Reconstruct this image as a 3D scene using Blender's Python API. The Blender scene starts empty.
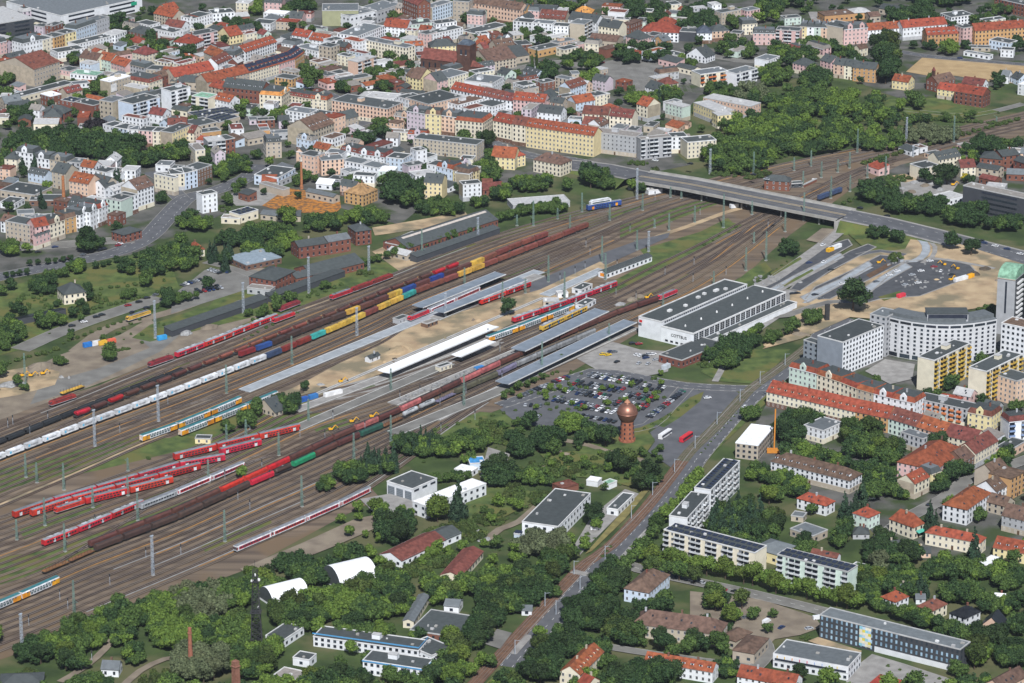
import bpy, math, random
import numpy as np
from mathutils import Vector, Matrix
R = math.radians
rnd = random.Random(7)
scn = bpy.context.scene
COL = scn.collection
# ---------------------------------------------------------------- camera, world, sun, exposure
CH, TH, FPX = 700.0, R(19.0), 3546.0
cam_d = bpy.data.cameras.new('camera'); cam = bpy.data.objects.new('camera', cam_d); COL.objects.link(cam)
cam.location = (0, 0, CH); cam.rotation_euler = (math.pi/2-TH, 0, 0)
cam_d.sensor_width = 36; cam_d.lens = FPX/1024*36; cam_d.clip_start = 5; cam_d.clip_end = 60000
scn.camera = cam
SUN_EL, SUN_AZ = R(47), R(175)        # azimuth clockwise from +Y (view direction)
w = bpy.data.worlds.new('World'); scn.world = w; w.use_nodes = True
nt = w.node_tree; bg = nt.nodes['Background']
sky = nt.nodes.new('ShaderNodeTexSky'); sky.sky_type = 'NISHITA'; sky.sun_disc = False
sky.sun_elevation = SUN_EL; sky.sun_rotation = SUN_AZ; sky.altitude = 100
nt.links.new(sky.outputs[0], bg.inputs[0]); bg.inputs[1].default_value = 0.062
sd = bpy.data.lights.new('sun', 'SUN'); sd.energy = 5.0 # W/m2; sd.angle = R(0.53); sd.color = (1, 0.965, 0.91)
sun = bpy.data.objects.new('sun', sd); COL.objects.link(sun)
sdir = Vector((math.sin(SUN_AZ)*math.cos(SUN_EL), math.cos(SUN_AZ)*math.cos(SUN_EL), math.sin(SUN_EL)))
sun.rotation_euler = sdir.to_track_quat('Z', 'Y').to_euler(); sun.location = (0, 1000, 900)
scn.view_settings.view_transform = 'Standard'; scn.view_settings.look = 'None'
scn.view_settings.exposure = 0.1; scn.view_settings.gamma = 1
scn.view_settings.use_curve_mapping = False
scn.render.engine = 'CYCLES'
scn.cycles.max_bounces = 4; scn.cycles.diffuse_bounces = 2; scn.cycles.glossy_bounces = 2
scn.cycles.caustics_reflective = False; scn.cycles.caustics_refractive = False
# ---------------------------------------------------------------- where things stand: surveyed points to ground metres
FW = Vector((0, math.cos(TH), -math.sin(TH))); UP = Vector((0, math.sin(TH), math.cos(TH)))
def P(x, y, z=0.0):
    d = FW + Vector((1, 0, 0))*((x-512)/FPX) - UP*((y-341.5)/FPX)
    t = (z-CH)/d.z
    return Vector((d.x*t, d.y*t, z))
def px(v):
    d = Vector((v[0], v[1], v[2]-CH)); f = d.dot(FW)
    return 512+d.x/f*FPX, 341.5-d.dot(UP)/f*FPX
# ---------------------------------------------------------------- materials
MATS = {}
def nmat(name, c1, c2=None, scale=.3, rough=.85, metal=0, island=0, objr=0.0, stretch=None, spec=.3, emis=None, detail=4, c3=None, scale3=.02, contrast=(.35,.65)):
    if name in MATS: return MATS[name]
    m = bpy.data.materials.new(name); m.use_nodes = True; nt = m.node_tree; N = nt.nodes; L = nt.links
    b = N['Principled BSDF']; b.inputs['Roughness'].default_value = rough; b.inputs['Metallic'].default_value = metal
    b.inputs['Specular IOR Level'].default_value = spec
    c2 = c2 or tuple(v*.75 for v in c1)
    mix = N.new('ShaderNodeMix'); mix.data_type = 'RGBA'
    mix.inputs['A'].default_value = (*c1, 1); mix.inputs['B'].default_value = (*c2, 1)
    g = N.new('ShaderNodeNewGeometry')
    if island:
        L.new(g.outputs['Random Per Island'], mix.inputs['Factor'])
    else:
        mp = N.new('ShaderNodeMapping')
        if stretch:
            mp.inputs['Rotation'].default_value = (0, 0, stretch[0]); mp.inputs['Scale'].default_value = (stretch[1], stretch[2], 1)
        nz = N.new('ShaderNodeTexNoise'); nz.inputs['Scale'].default_value = scale; nz.inputs['Detail'].default_value = detail
        L.new(g.outputs['Position'], mp.inputs[0]); L.new(mp.outputs[0], nz.inputs['Vector'])
        rp = N.new('ShaderNodeMapRange'); rp.inputs[1].default_value = contrast[0]; rp.inputs[2].default_value = contrast[1]
        L.new(nz.outputs['Fac'], rp.inputs[0]); L.new(rp.outputs[0], mix.inputs['Factor'])
    out = mix.outputs['Result']
    if c3:
        nz3 = N.new('ShaderNodeTexNoise'); nz3.inputs['Scale'].default_value = scale3; nz3.inputs['Detail'].default_value = 5
        L.new(g.outputs['Position'], nz3.inputs['Vector'])
        r3 = N.new('ShaderNodeMapRange'); r3.inputs[1].default_value = .48; r3.inputs[2].default_value = .6
        L.new(nz3.outputs['Fac'], r3.inputs[0])
        m3 = N.new('ShaderNodeMix'); m3.data_type = 'RGBA'; m3.inputs['B'].default_value = (*c3, 1)
        L.new(r3.outputs[0], m3.inputs['Factor']); L.new(out, m3.inputs['A']); out = m3.outputs['Result']
    if objr:
        oi = N.new('ShaderNodeObjectInfo'); hs = N.new('ShaderNodeHueSaturation')
        r = N.new('ShaderNodeMapRange'); r.inputs[3].default_value = 1-objr; r.inputs[4].default_value = 1+objr
        L.new(oi.outputs['Random'], r.inputs[0]); L.new(r.outputs[0], hs.inputs['Value'])
        r2 = N.new('ShaderNodeMapRange'); r2.inputs[3].default_value = .5-objr*.06; r2.inputs[4].default_value = .5+objr*.06
        mm = N.new('ShaderNodeMath'); mm.operation = 'FRACT'; m2 = N.new('ShaderNodeMath'); m2.operation = 'MULTIPLY'; m2.inputs[1].default_value = 7.3
        L.new(oi.outputs['Random'], m2.inputs[0]); L.new(m2.outputs[0], mm.inputs[0]); L.new(mm.outputs[0], r2.inputs[0]); L.new(r2.outputs[0], hs.inputs['Hue'])
        L.new(out, hs.inputs['Color']); out = hs.outputs[0]
    L.new(out, b.inputs['Base Color'])
    MATS[name] = m
    return m
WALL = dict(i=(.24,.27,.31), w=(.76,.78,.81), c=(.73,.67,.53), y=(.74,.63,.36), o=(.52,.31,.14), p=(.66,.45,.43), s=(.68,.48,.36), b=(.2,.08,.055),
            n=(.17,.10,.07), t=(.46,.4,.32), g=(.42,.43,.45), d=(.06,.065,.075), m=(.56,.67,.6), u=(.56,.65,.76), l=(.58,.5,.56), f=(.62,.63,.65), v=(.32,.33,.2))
WNAME = dict(i='slate grey', w='white', c='cream', y='yellow', o='ochre', p='pink', s='peach', b='brick', n='brown', t='tan', g='grey', d='black', m='mint', u='pale blue', l='lilac', f='cream', v='olive')
ROOF = dict(r=(.235,.062,.03), R=(.15,.05,.038), e=(.24,.29,.34), O=(.48,.23,.06), n=(.12,.075,.055), k=(.06,.069,.07), g=(.13,.145,.155), l=(.42,.42,.42), w=(.78,.79,.82),
            S=(.05,.055,.065), v=(.2,.36,.26), i=(.06,.075,.1), t=(.24,.22,.2), o=(.35,.2,.1), d=(.02,.022,.025), u=(.06,.25,.55), c=(.5,.45,.4))
RNAME = dict(e='blue-grey', r='red', R='dark red', O='orange', n='brown', k='dark', g='grey', l='pale grey', w='white', S='solar-panelled', v='green', i='slate', t='grey-brown', o='rust', d='black', u='blue', c='pale')
def wallm(k):
    c = WALL[k]; return nmat('wall_'+k, c, tuple(v*.86 for v in c), scale=.25, objr=.1, rough=.9)
def roofm(k):
    c = ROOF[k]
    q = .12 if k in 'kgtlwceS' else .3
    return nmat('roof_'+k, tuple(min(1, v*(1+q)) for v in c), tuple(v*(1-q) for v in c), scale=.45, objr=.16 if k not in 'wl' else .03, rough=.8 if k != 'd' else .35, detail=8)
GLASS = nmat('glass', (.03,.038,.05), (.018,.024,.034), rough=.3, spec=.3, objr=.5)
FRAME = nmat('window_frame', (.7,.7,.7), objr=.1)
SOLAR = nmat('solar', (.028,.037,.065), (.02,.026,.045), rough=.35, spec=.4)
METAL_G = nmat('mast_green', (.2,.3,.26), (.15,.22,.19), rough=.6)
METAL_B = nmat('mast_grey', (.42,.47,.53), (.33,.37,.42), rough=.5)
DARK = nmat('dark_iron', (.03,.03,.032), (.05,.05,.05), rough=.6)
def pm(name, c, rough=.5, objr=0, **k): return nmat(name, c, tuple(v*.85 for v in c), scale=1.0, rough=rough, objr=objr, **k)
# ---------------------------------------------------------------- mesh builder
class MB:
    def __init__(s): s.v = []; s.f = []; s.m = []
    def quad(s, *p, m=0):
        n = len(s.v); s.v += [tuple(q) for q in p]; s.f.append(tuple(range(n, n+len(p)))); s.m.append(m)
    def box(s, x0, x1, y0, y1, z0, z1, m=0):
        n = len(s.v)
        s.v += [(x0,y0,z0),(x1,y0,z0),(x1,y1,z0),(x0,y1,z0),(x0,y0,z1),(x1,y0,z1),(x1,y1,z1),(x0,y1,z1)]
        for f in ((0,3,2,1),(4,5,6,7),(0,1,5,4),(1,2,6,5),(2,3,7,6),(3,0,4,7)):
            s.f.append(tuple(n+i for i in f)); s.m.append(m)
    def prism(s, pts, z0, z1, m=0, cap=True):
        n = len(s.v); k = len(pts)
        s.v += [(p[0],p[1],z0) for p in pts]+[(p[0],p[1],z1) for p in pts]
        for i in range(k):
            j = (i+1) % k; s.f.append((n+i, n+j, n+k+j, n+k+i)); s.m.append(m)
        if cap: s.f.append(tuple(n+k+i for i in range(k))); s.m.append(m)
    def rings(s, rings, m=0, cap=True):
        n = len(s.v); k = len(rings[0])
        for r in rings: s.v += [tuple(p) for p in r]
        for a in range(len(rings)-1):
            for i in range(k):
                j = (i+1) % k; s.f.append((n+a*k+i, n+a*k+j, n+(a+1)*k+j, n+(a+1)*k+i)); s.m.append(m)
        if cap:
            s.f.append(tuple(n+i for i in range(k))[::-1]); s.m.append(m)
            s.f.append(tuple(n+(len(rings)-1)*k+i for i in range(k))); s.m.append(m)
    def lathe(s, prof, seg=20, m=0, cx=0, cy=0):
        s.rings([[(cx+r*math.cos(2*math.pi*i/seg), cy+r*math.sin(2*math.pi*i/seg), z) for i in range(seg)] for r, z in prof], m)
    def bar(s, a, b, t, m=0):
        a = Vector(a); b = Vector(b); d = (b-a).normalized()
        u = d.cross(Vector((0,0,1)) if abs(d.z) < .9 else Vector((1,0,0))).normalized()*t; v = d.cross(u).normalized()*t
        s.rings([[a+u+v, a-u+v, a-u-v, a+u-v], [b+u+v, b-u+v, b-u-v, b+u-v]], m)
    def mesh(s, name, mats):
        me = bpy.data.meshes.new(name); me.from_pydata(s.v, [], s.f)
        for q in (mats if isinstance(mats, (list, tuple)) else [mats]): me.materials.append(q)
        if any(s.m): me.polygons.foreach_set('material_index', s.m)
        me.validate(); me.update(); return me
    def build(s, name, mats, parent=None):
        return put(name, s.mesh(name, mats), parent)
def put(name, me, parent=None, loc=None, rz=None, sc=None):
    o = bpy.data.objects.new(name, me); COL.objects.link(o)
    if parent: o.parent = parent
    if loc: o.location = loc
    if rz is not None: o.rotation_euler = (0, 0, rz)
    if sc: o.scale = sc
    return o
def tag(o, label=None, cat=None, group=None, kind=None):
    if label: o['label'] = label
    if cat: o['category'] = cat
    if group: o['group'] = group
    if kind: o['kind'] = kind
    return o
def empty(name, loc, rz=0, **k):
    o = bpy.data.objects.new(name, None); COL.objects.link(o); o.location = loc; o.rotation_euler = (0, 0, rz); o.empty_display_size = .1
    return tag(o, **k)
# landmarks for telling look-alikes apart by what they stand next to
LM = [(100,25,'the white shopping centre'),(20,38,'the dark parking deck'),(30,62,'the white corner townhouse'),(45,68,'the run-down tan tenement'),(150,85,'the cream villa with brown mansard'),
(205,68,'the long red-tiled hall'),(245,92,'the Gothic brick school'),(262,60,'the row of solar panelled roofs'),(345,15,'the olive windowless hall'),(465,55,'the dark brick church'),(412,12,'the tall red brick block'),
(380,125,'the curved cream corner block'),(430,125,'the ornate gabled row'),(610,85,'the coach park'),(680,35,'the red-hipped white villa'),(560,135,'the long yellow row'),(635,150,'the grey modern block'),
(760,200,'the road bridge'),(775,178,'the brick signal box'),(735,100,'the yellow and peach flats'),(800,25,'the pastel terrace'),(890,60,'the tall poplars'),(960,75,'the sandy field'),(925,85,'the brick chapel'),
(985,35,'the long ochre tenements'),(990,195,'the black glass office'),(940,170,'the scrap yard'),(1000,150,'the brick factory yard'),(940,340,'the curved pale office'),(1010,290,'the green-capped tower'),
(710,310,'the station hall'),(627,425,'the copper water tower'),(600,395,'the big car park'),(300,235,'the long brick depot'),(230,290,'the brick freight office'),(470,230,'the old freight shed'),
(300,190,'the burnt orange timber yard'),(303,180,'the striped chimney'),(345,190,'the ochre brick villa'),(430,185,'the white block with the banner'),(180,195,'the road fork'),(130,235,'the black-roofed brick cottage'),
(65,180,'the old factory chimney'),(30,225,'the sand-coloured firewall'),(70,300,'the burnt-out villa'),(210,290,'the small railway car park'),(100,330,'the orange shunter'),(30,360,'the excavator yard'),
(430,350,'the white platform canopies'),(455,295,'the grey platform canopies'),(520,300,'the round platform tree'),(570,370,'the long station platform'),(800,370,'the avenue junction'),(720,480,'the slab with striped solar roof'),
(830,375,'the ornate gabled row by the avenue'),(960,380,'the twin cream slab blocks'),(820,470,'the long white row with dormers'),(760,505,'the dark pine grove'),(820,560,'the mint solar slab'),(710,545,'the cream solar slab'),
(890,640,'the anthracite school'),(810,655,'the sports hall'),(700,620,'the sand-coloured barracks'),(650,585,'the pale blue schoolhouse'),(555,510,'the flat-roofed works hall'),(440,495,'the long white workshop'),
(350,575,'the large white vaulted hall'),(270,595,'the small white vaulted hall'),(257,610,'the lattice tower'),(380,640,'the pavilions with blue roof edges'),(440,620,'the hall with red walls'),(470,560,'the rust red barn'),
(590,560,'the tram crossing'),(650,510,'the tram track'),(520,625,'the tram stop'),(190,640,'the slim brick chimney'),(800,270,'the road works'),(850,300,'the dug-up square'),(980,500,'the corner house with red dormers'),
(930,600,'the gardens'),(880,515,'the mint green villa'),(600,215,'the blue and white double-deck car'),(250,400,'the orange and blue trains'),(100,510,'the red double-deck trains'),(60,620,'the yard throat'),(780,620,'the dirt car park'),(590,660,'the red-roofed cottages')]
def rel(x, y, skip=0):
    c = sorted(LM, key=lambda l: (l[0]-x)**2+((l[1]-y)*1.8)**2)[skip]
    dx, dy = x-c[0], (y-c[1])*1.8
    if dx*dx+dy*dy < 100: return 'next to '+c[2]
    if abs(dx) > abs(dy): return ('right of ' if dx > 0 else 'left of ')+c[2]
    return ('in front of ' if dy > 0 else 'behind ')+c[2]
USED = {}
def uniq(base_fn):
    for k in range(14):
        l = base_fn(k)
        if l not in USED and len(l.replace('-', ' ').split()) <= 16: USED[l] = 1; return l
    n = 2
    ords = ['second','third','fourth','fifth','sixth','seventh','eighth','ninth','tenth']
    for o_ in ords:
        l = o_+' '+base_fn(0)
        if l not in USED and len(l.split()) <= 16: USED[l] = 1; return l
    return base_fn(0)
def mkline(pts, step=None):
    """ground polyline through surveyed points, smoothed"""
    g = [P(*p) for p in pts]
    out = []
    for i in range(len(g)-1):
        p0 = g[max(i-1, 0)]; p1 = g[i]; p2 = g[i+1]; p3 = g[min(i+2, len(g)-1)]
        n = max(2, int((p2-p1).length/12))
        for k in range(n):
            t = k/n
            out.append(.5*((2*p1)+(p2-p0)*t+(2*p0-5*p1+4*p2-p3)*t*t+(3*p1-p0-3*p2+p3)*t**3))
    out.append(g[-1]); return out
def ribbon(mb, line, off0, off1, z, m=0, h=0):
    L = []
    for i, p in enumerate(line):
        a = line[max(i-1, 0)]; b = line[min(i+1, len(line)-1)]
        d = (b-a); d.z = 0; d.normalize(); n = Vector((-d.y, d.x, 0))
        L.append((p+n*off0, p+n*off1))
    for i in range(len(L)-1):
        a, b = L[i]; c, d = L[i+1]
        q = [Vector((v.x, v.y, v.z+z)) for v in (a, b, d, c)]
        if h:
            up = Vector((0, 0, h)); t = [v+up for v in q]
            mb.quad(t[0], t[3], t[2], t[1], m=m); mb.quad(q[0], q[3], t[3], t[0], m=m); mb.quad(q[1], t[1], t[2], q[2], m=m)
        else: mb.quad(q[0], q[3], q[2], q[1], m=m)
# ================================================================ ground, yard, roads (setting)
TD = P(590,227)-P(97,423); TA = math.atan2(TD.y, TD.x)
M_GR = nmat('ground_grass', (.06,.09,.026), (.028,.048,.014), scale=.05, rough=1, detail=8, c3=(.1,.1,.045), scale3=.03)
M_CITY = nmat('ground_city', (.13,.125,.115), (.06,.062,.055), scale=.06, rough=1, detail=8, c3=(.04,.06,.02), scale3=.035)
M_BAL = nmat('ballast', (.195,.148,.105), (.09,.068,.052), scale=1, rough=1, detail=6, stretch=(-TA, .006, .16), c3=(.15,.105,.065), scale3=.03)
M_ASP = nmat('asphalt', (.115,.118,.128), (.085,.088,.096), scale=.12, rough=.9, detail=6)
M_ASP2 = nmat('asphalt_light', (.2,.195,.18), (.14,.135,.125), scale=.1, rough=.95, detail=6)
M_SAND = nmat('sand', (.45,.34,.21), (.31,.22,.135), scale=.08, rough=1, detail=8, c3=(.2,.17,.11), scale3=.04)
M_FIELD = nmat('field_sand', (.42,.30,.16), (.33,.23,.12), scale=.1, rough=1, detail=8)
M_PAV = nmat('paving', (.30,.29,.275), (.22,.21,.2), scale=.2, rough=.95, detail=6)
M_PAVB = nmat('paving_blue', (.34,.37,.4), (.26,.28,.3), scale=.2, rough=.9)
M_LAWN = nmat('lawn', (.105,.14,.038), (.042,.07,.02), scale=.12, rough=1, detail=8, c3=(.12,.12,.035), scale3=.05)
M_DIRT = nmat('dirt', (.24,.2,.15), (.16,.13,.1), scale=.1, rough=1, detail=8)
M_ORD = nmat('orange_dirt', (.38,.2,.07), (.24,.14,.06), scale=.2, rough=1)
M_MARK = nmat('marking', (.75,.75,.72), (.6,.6,.58), scale=.5, rough=.8)
M_RAIL = nmat('rail_steel', (.2,.15,.12), (.3,.27,.25), scale=.03, rough=.45, metal=.2)
M_TBED = nmat('tram_bed', (.165,.092,.058), (.105,.062,.042), scale=.3, rough=1)
M_REDC = nmat('red_court', (.33,.05,.035), scale=.4, rough=.9)
M_BURN = nmat('burnt_orange', (.45,.18,.03), (.17,.09,.04), scale=.35, rough=1, detail=10, contrast=(.42,.58))
M_POOL = nmat('pool_water', (.1,.55,.7), rough=.1)
mb = MB(); S = 14000
mb.quad((-S,-2000,0),(S,-2000,0),(S,26000,0),(-S,26000,0))
tag(mb.build('ground', M_GR), kind='structure')
LAYER = [0.0]
def area(name, pts, mat, kind='structure', dens=None):
    LAYER[0] += .005
    mb = MB(); g = [P(*p) for p in pts]
    mb.quad(*[(v.x, v.y, .08+LAYER[0]) for v in g])
    me = mb.mesh(name, mat)
    if me.polygons and me.polygons[0].normal.z < 0: me.flip_normals()
    return tag(put(name, me), kind=kind)
ROADP = []
def outline(name, pts, mat, w=.5, h=.13):
    g = [P(*p) for p in pts]; mb = MB()
    for i in range(len(g)):
        a, b = g[i], g[(i+1) % len(g)]; ribbon(mb, [a, b], -w/2, w/2, .09+LAYER[0], h=h)
    return tag(mb.build(name, mat), kind='structure')
def road(name, pts, width, mat, lines=False, kerb=True, z=0):
    LAYER[0] += .005
    line = mkline(pts) if not isinstance(pts[0], Vector) else pts
    ROADP.extend((p.x, p.y, width/2) for p in line)
    mb = MB(); ribbon(mb, line, -width/2, width/2, .08+LAYER[0]+z)
    o = tag(mb.build(name, mat), kind='structure')
    if kerb:
        mk = MB()
        for s in (-1, 1): ribbon(mk, line, s*width/2, s*(width/2+.3), .08+LAYER[0]+z, h=.12) if s > 0 else ribbon(mk, line, -width/2-.3, -width/2, .08+LAYER[0]+z, h=.12)
        tag(mk.build('kerb', M_PAV), kind='structure')
    if lines:
        ml = MB(); acc = 0
        for i in range(len(line)-1):
            a, b = line[i], line[i+1]; d = (b-a); L = d.length; d.normalize(); n = Vector((-d.y, d.x, 0)); t = 0
            zz = Vector((0, 0, .1+LAYER[0]+z))
            while t < L-3:
                for off in ([0] if width < 10 else [-width/4, width/4] if width > 14 else [0, -width/2+.6, width/2-.6]):
                    w_ = .09
                    p = a+d*t+n*off+zz; q = p+d*2.6
                    ml.quad(p-n*w_, q-n*w_, q+n*w_, p+n*w_)
                t += 8
        tag(ml.build('road_markings', M_MARK), kind='structure')
    return o
# town ground
area('town_ground', [(-60,-60),(1090,-60),(1090,70),(905,100),(880,92),(835,72),(700,95),(660,140),(690,165),(640,175),(600,170),(560,172),(500,188),(430,200),(400,225),(330,205),(250,215),(235,208),(180,235),(130,255),(-60,285)], M_CITY)
area('town_ground', [(790,365),(1090,300),(1090,560),(900,560),(860,520),(760,480),(745,440)], M_CITY)
area('town_ground', [(860,185),(900,160),(1090,130),(1090,230),(960,215)], M_CITY)
area('ballast_ground', [(-60,445),(0,416),(100,385),(200,342),(330,292),(420,262),(500,234),(590,210),(640,197),(720,176),(850,152),(1090,96),(1090,120),(900,165),(850,190),(790,235),(745,275),(700,298),(640,332),(520,402),(450,428),(400,452),(362,478),(380,498),(340,518),(290,545),(240,572),(100,624),(0,660),(-60,684)], M_BAL)
# grass strips inside the yard
for g in ([(0,470),(60,455),(120,440),(170,438),(225,420),(258,408),(300,415),(330,412),(300,428),(200,446),(100,470),(0,490)],
          [(0,558),(60,548),(110,528),(150,515),(215,490),(240,482),(215,500),(140,535),(60,566),(0,585)],
          [(600,288),(650,262),(690,240),(730,222),(745,226),(700,250),(640,282),(600,300)],
          [(620,226),(680,205),(715,198),(718,204),(670,222),(620,238)],
          [(580,222),(620,210),(660,200),(662,204),(625,216),(585,230)],
          [(640,250),(700,232),(728,218),(734,224),(706,240),(650,262)],
          [(735,282),(750,270),(765,262),(772,270),(750,285),(735,292)],
          [(200,545),(240,530),(270,518),(272,524),(240,538),(205,552)],
          [(430,430),(480,412),(520,415),(510,440),(470,450),(430,445)],
          [(310,425),(345,418),(352,424),(318,434)],
          [(20,530),(70,512),(100,502),(102,506),(70,520),(24,540)]):
    area('yard_grass', g, M_LAWN)
# waste land & grass north-west
area('meadow', [(-60,300),(60,275),(150,252),(170,262),(180,290),(150,305),(80,330),(20,350),(-60,372)], M_LAWN)
area('meadow', [(240,275),(330,262),(400,262),(480,240),(560,215),(610,205),(600,210),(520,232),(420,266),(330,295),(240,330),(180,345),(175,340)], M_LAWN)
area('sand_yard', [(-20,395),(60,355),(120,335),(150,318),(160,330),(140,345),(230,318),(262,316),(220,335),(120,376),(60,398),(0,420),(-20,425)], M_DIRT)
area('yard_paving', [(40,385),(100,368),(150,348),(140,340),(170,322),(240,300),(250,305),(180,335),(160,352),(90,385),(30,405)], M_ASP2)
area('sand_yard', [(0,372),(35,366),(60,372),(55,385),(20,395),(-10,400)], M_SAND)
area('weeds', [(132,338),(150,325),(200,308),(290,292),(292,300),(250,318),(200,330),(150,342)], M_LAWN)
road('service_road', [(20,350),(60,332),(110,314),(160,298)], 13, M_ASP2)
road('service_road', [(75,352),(110,328),(171,312),(230,288),(262,268)], 9, M_DIRT, kerb=False)
area('small_car_park', [(172,296),(205,270),(243,268),(262,272),(252,288),(171,314)], M_ASP2)
road('service_road', [(205,262),(230,268),(252,276)], 6, M_ASP2)
# streets of the town
road('street', [(-30,284),(0,277),(69,263),(121,251),(147,238),(160,225),(171,213),(187,198),(212,192),(247,178),(262,165)], 15, M_ASP, lines=True)
road('street', [(-30,262),(0,250),(50,246),(110,241),(135,240)], 14, M_ASP2)
road('street', [(181,199),(172,190),(165,180),(150,172)], 12, M_ASP)
road('street', [(85,92),(60,88),(25,85),(0,92)], 9, M_ASP2)
road('street', [(320,92),(360,108),(400,112),(440,118),(513,152),(570,160),(610,169)], 13, M_ASP, lines=True)
road('street', [(345,130),(380,118),(410,112)], 9, M_ASP)
road('street', [(470,55),(478,66),(500,72),(520,68),(560,62),(585,68)], 10, M_ASP2)
road('street', [(684,48),(720,58),(752,62),(770,58)], 9, M_ASP2)
road('street', [(813,12),(822,30),(840,47)], 8, M_PAV)
road('street', [(900,52),(924,56),(960,60),(1040,66)], 9, M_ASP, lines=True)
road('street', [(890,108),(930,113),(975,115),(1024,104)], 7, M_ASP2)
area('coach_park', [(598,64),(620,58),(650,62),(700,70),(700,82),(640,92),(600,88)], M_ASP2)
for i in range(9):
    mbs = MB()
    for j in range(26):
        q0 = P(618+i*8.5+j*.4, 66+j*.85+i*.6); q1 = P(623+i*8.5+j*.4, 66.8+j*.85+i*.6)
        if px(q1)[0] > 698: continue
        d_ = Vector((0, .5, 0)); z_ = Vector((0, 0, .13+LAYER[0])); mbs.quad(q0+z_, q1+z_, q1+z_+d_, q0+z_+d_)
    if mbs.v: tag(mbs.build('parking_markings', M_PAV), kind='structure')
area('timber_yard', [(255,204),(272,194),(286,188),(312,192),(340,200),(341,208),(335,214),(300,213),(272,209)], M_BURN)
area('concrete_yard', [(226,196),(250,188),(285,190),(262,206),(236,206)], M_PAV)
area('sandy_field', [(906,72),(922,58),(1050,68),(1050,90),(1003,82),(990,82),(955,76),(928,76)], M_FIELD)
area('school_lawn', [(875,100),(940,98),(1000,112),(960,122),(900,118),(860,122)], M_LAWN)
area('park_lawn', [(760,118),(810,118),(840,125),(830,138),(780,138)], M_LAWN)
area('sandy_strip', [(372,228),(420,220),(465,212),(468,216),(430,228),(375,236)], M_SAND)
area('sandy_strip', [(372,252),(400,240),(432,262),(400,272)], M_SAND)
area('scrap_yard', [(900,182),(925,178),(958,184),(950,196),(905,200)], M_PAV)
area('rubble', [(892,176),(905,174),(918,180),(905,183)], M_SAND)
# dirt track beside the yard, middle
road('service_track', [(560,292),(610,262),(650,240),(690,226),(728,212),(745,208)], 5, M_SAND, kerb=False)
area('grey_siding', [(530,300),(600,268),(640,250),(668,238),(670,233),(640,240),(590,258),(530,284)], M_ASP)
# sandy building site between the platforms
area('platform_site', [(255,405),(300,385),(410,325),(440,318),(540,290),(600,262),(610,268),(560,300),(500,330),(376,376),(330,398),(285,410)], M_SAND)
area('site_road', [(345,385),(400,370),(470,338),(500,335),(505,345),(440,368),(360,398),(320,402)], M_PAV)
# station square, car parks
area('upper_car_park', [(575,358),(612,342),(640,350),(672,352),(668,372),(640,378),(600,372)], M_PAV)
area('car_park', [(500,410),(520,396),(560,388),(590,370),(640,378),(690,384),(700,392),(672,412),(650,424),(620,432),(560,432),(515,422)], M_ASP)
road('street', [(500,406),(560,386),(592,372),(640,378),(684,386),(753,389),(790,385)], 10, M_ASP, lines=True)
road('street', [(686,388),(668,408),(650,426),(620,431),(600,434)], 9, M_ASP)
area('bus_turning_area', [(648,452),(674,470),(690,450),(744,397),(733,390),(700,390),(690,402),(668,420),(650,433),(655,442)], M_ASP)
area('verge', [(612,442),(650,448),(655,440),(648,432),(668,416),(640,428),(610,434)], M_LAWN)
area('verge', [(652,424),(672,412),(690,398),(704,392),(700,402),(680,418),(664,428)], M_LAWN)
area('tower_lawn', [(575,455),(590,440),(620,432),(650,448),(640,462),(600,458)], M_LAWN)
road('footpath', [(560,440),(590,446),(620,456),(650,462)], 5, M_DIRT, kerb=False)
area('square_lawn', [(700,372),(735,350),(790,350),(760,385),(720,382)], M_LAWN)
road('footpath', [(715,382),(728,360),(745,345)], 4, M_PAV, kerb=False)
area('station_apron', [(690,352),(740,332),(795,310),(800,290),(752,290),(780,318),(740,345)], M_PAV)
# avenue with tram reservation
TRAM = [(468,692),(513,642),(547,605),(570,580),(587,563),(610,547),(644,511),(674,473),(690,452),(715,428),(743,397),(755,386),(790,361),(810,345)]
area('avenue_verge', [(470,700),(520,650),(560,600),(610,555),(650,512),(680,474),(700,448),(760,385),(800,362),(810,372),(770,400),(700,466),(640,535),(560,640),(515,700)], M_LAWN)
AVE = [(512,668),(540,634),(565,607),(598,572),(625,541),(661,504),(685,476),(704,450),(748,401),(788,370),(815,348),(824,332),(845,318)]
road('avenue', AVE, 12, M_ASP, lines=True)
road('pavement', [(522,672),(549,638),(574,611),(607,576),(634,545),(670,508),(694,480)], 3, M_PAV, kerb=False)
LAYER[0] += .05
tram = mkline(TRAM); ROADP.extend((p.x, p.y, 5) for p in tram); mb = MB(); isp = min(range(len(tram)), key=lambda i: (tram[i]-P(680,466)).length); ribbon(mb, tram[:isp+1], -3.6, 3.6, .05+LAYER[0]); tag(mb.build('tram_bed', M_TBED), kind='structure')
mb = MB(); ribbon(mb, tram[isp:], -3.6, 3.6, .05+LAYER[0]); tag(mb.build('tram_bed', nmat('tram_bed_grey', (.13,.11,.08), (.08,.085,.045), scale=.3, rough=1)), kind='structure')
mb = MB()
for c in (-1.7, 1.7):
    for r_ in (-.72, .72): ribbon(mb, tram, c+r_-.06, c+r_+.06, .05+LAYER[0], h=.15)
tag(mb.build('tram_track', M_RAIL), kind='structure')
LAYER[0] += .1
road('tram_crossing', [(572,572),(590,576),(602,577)], 5, M_PAV, kerb=False)
road('platform_path', [(513,655),(530,636)], 3, M_PAV)
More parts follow.
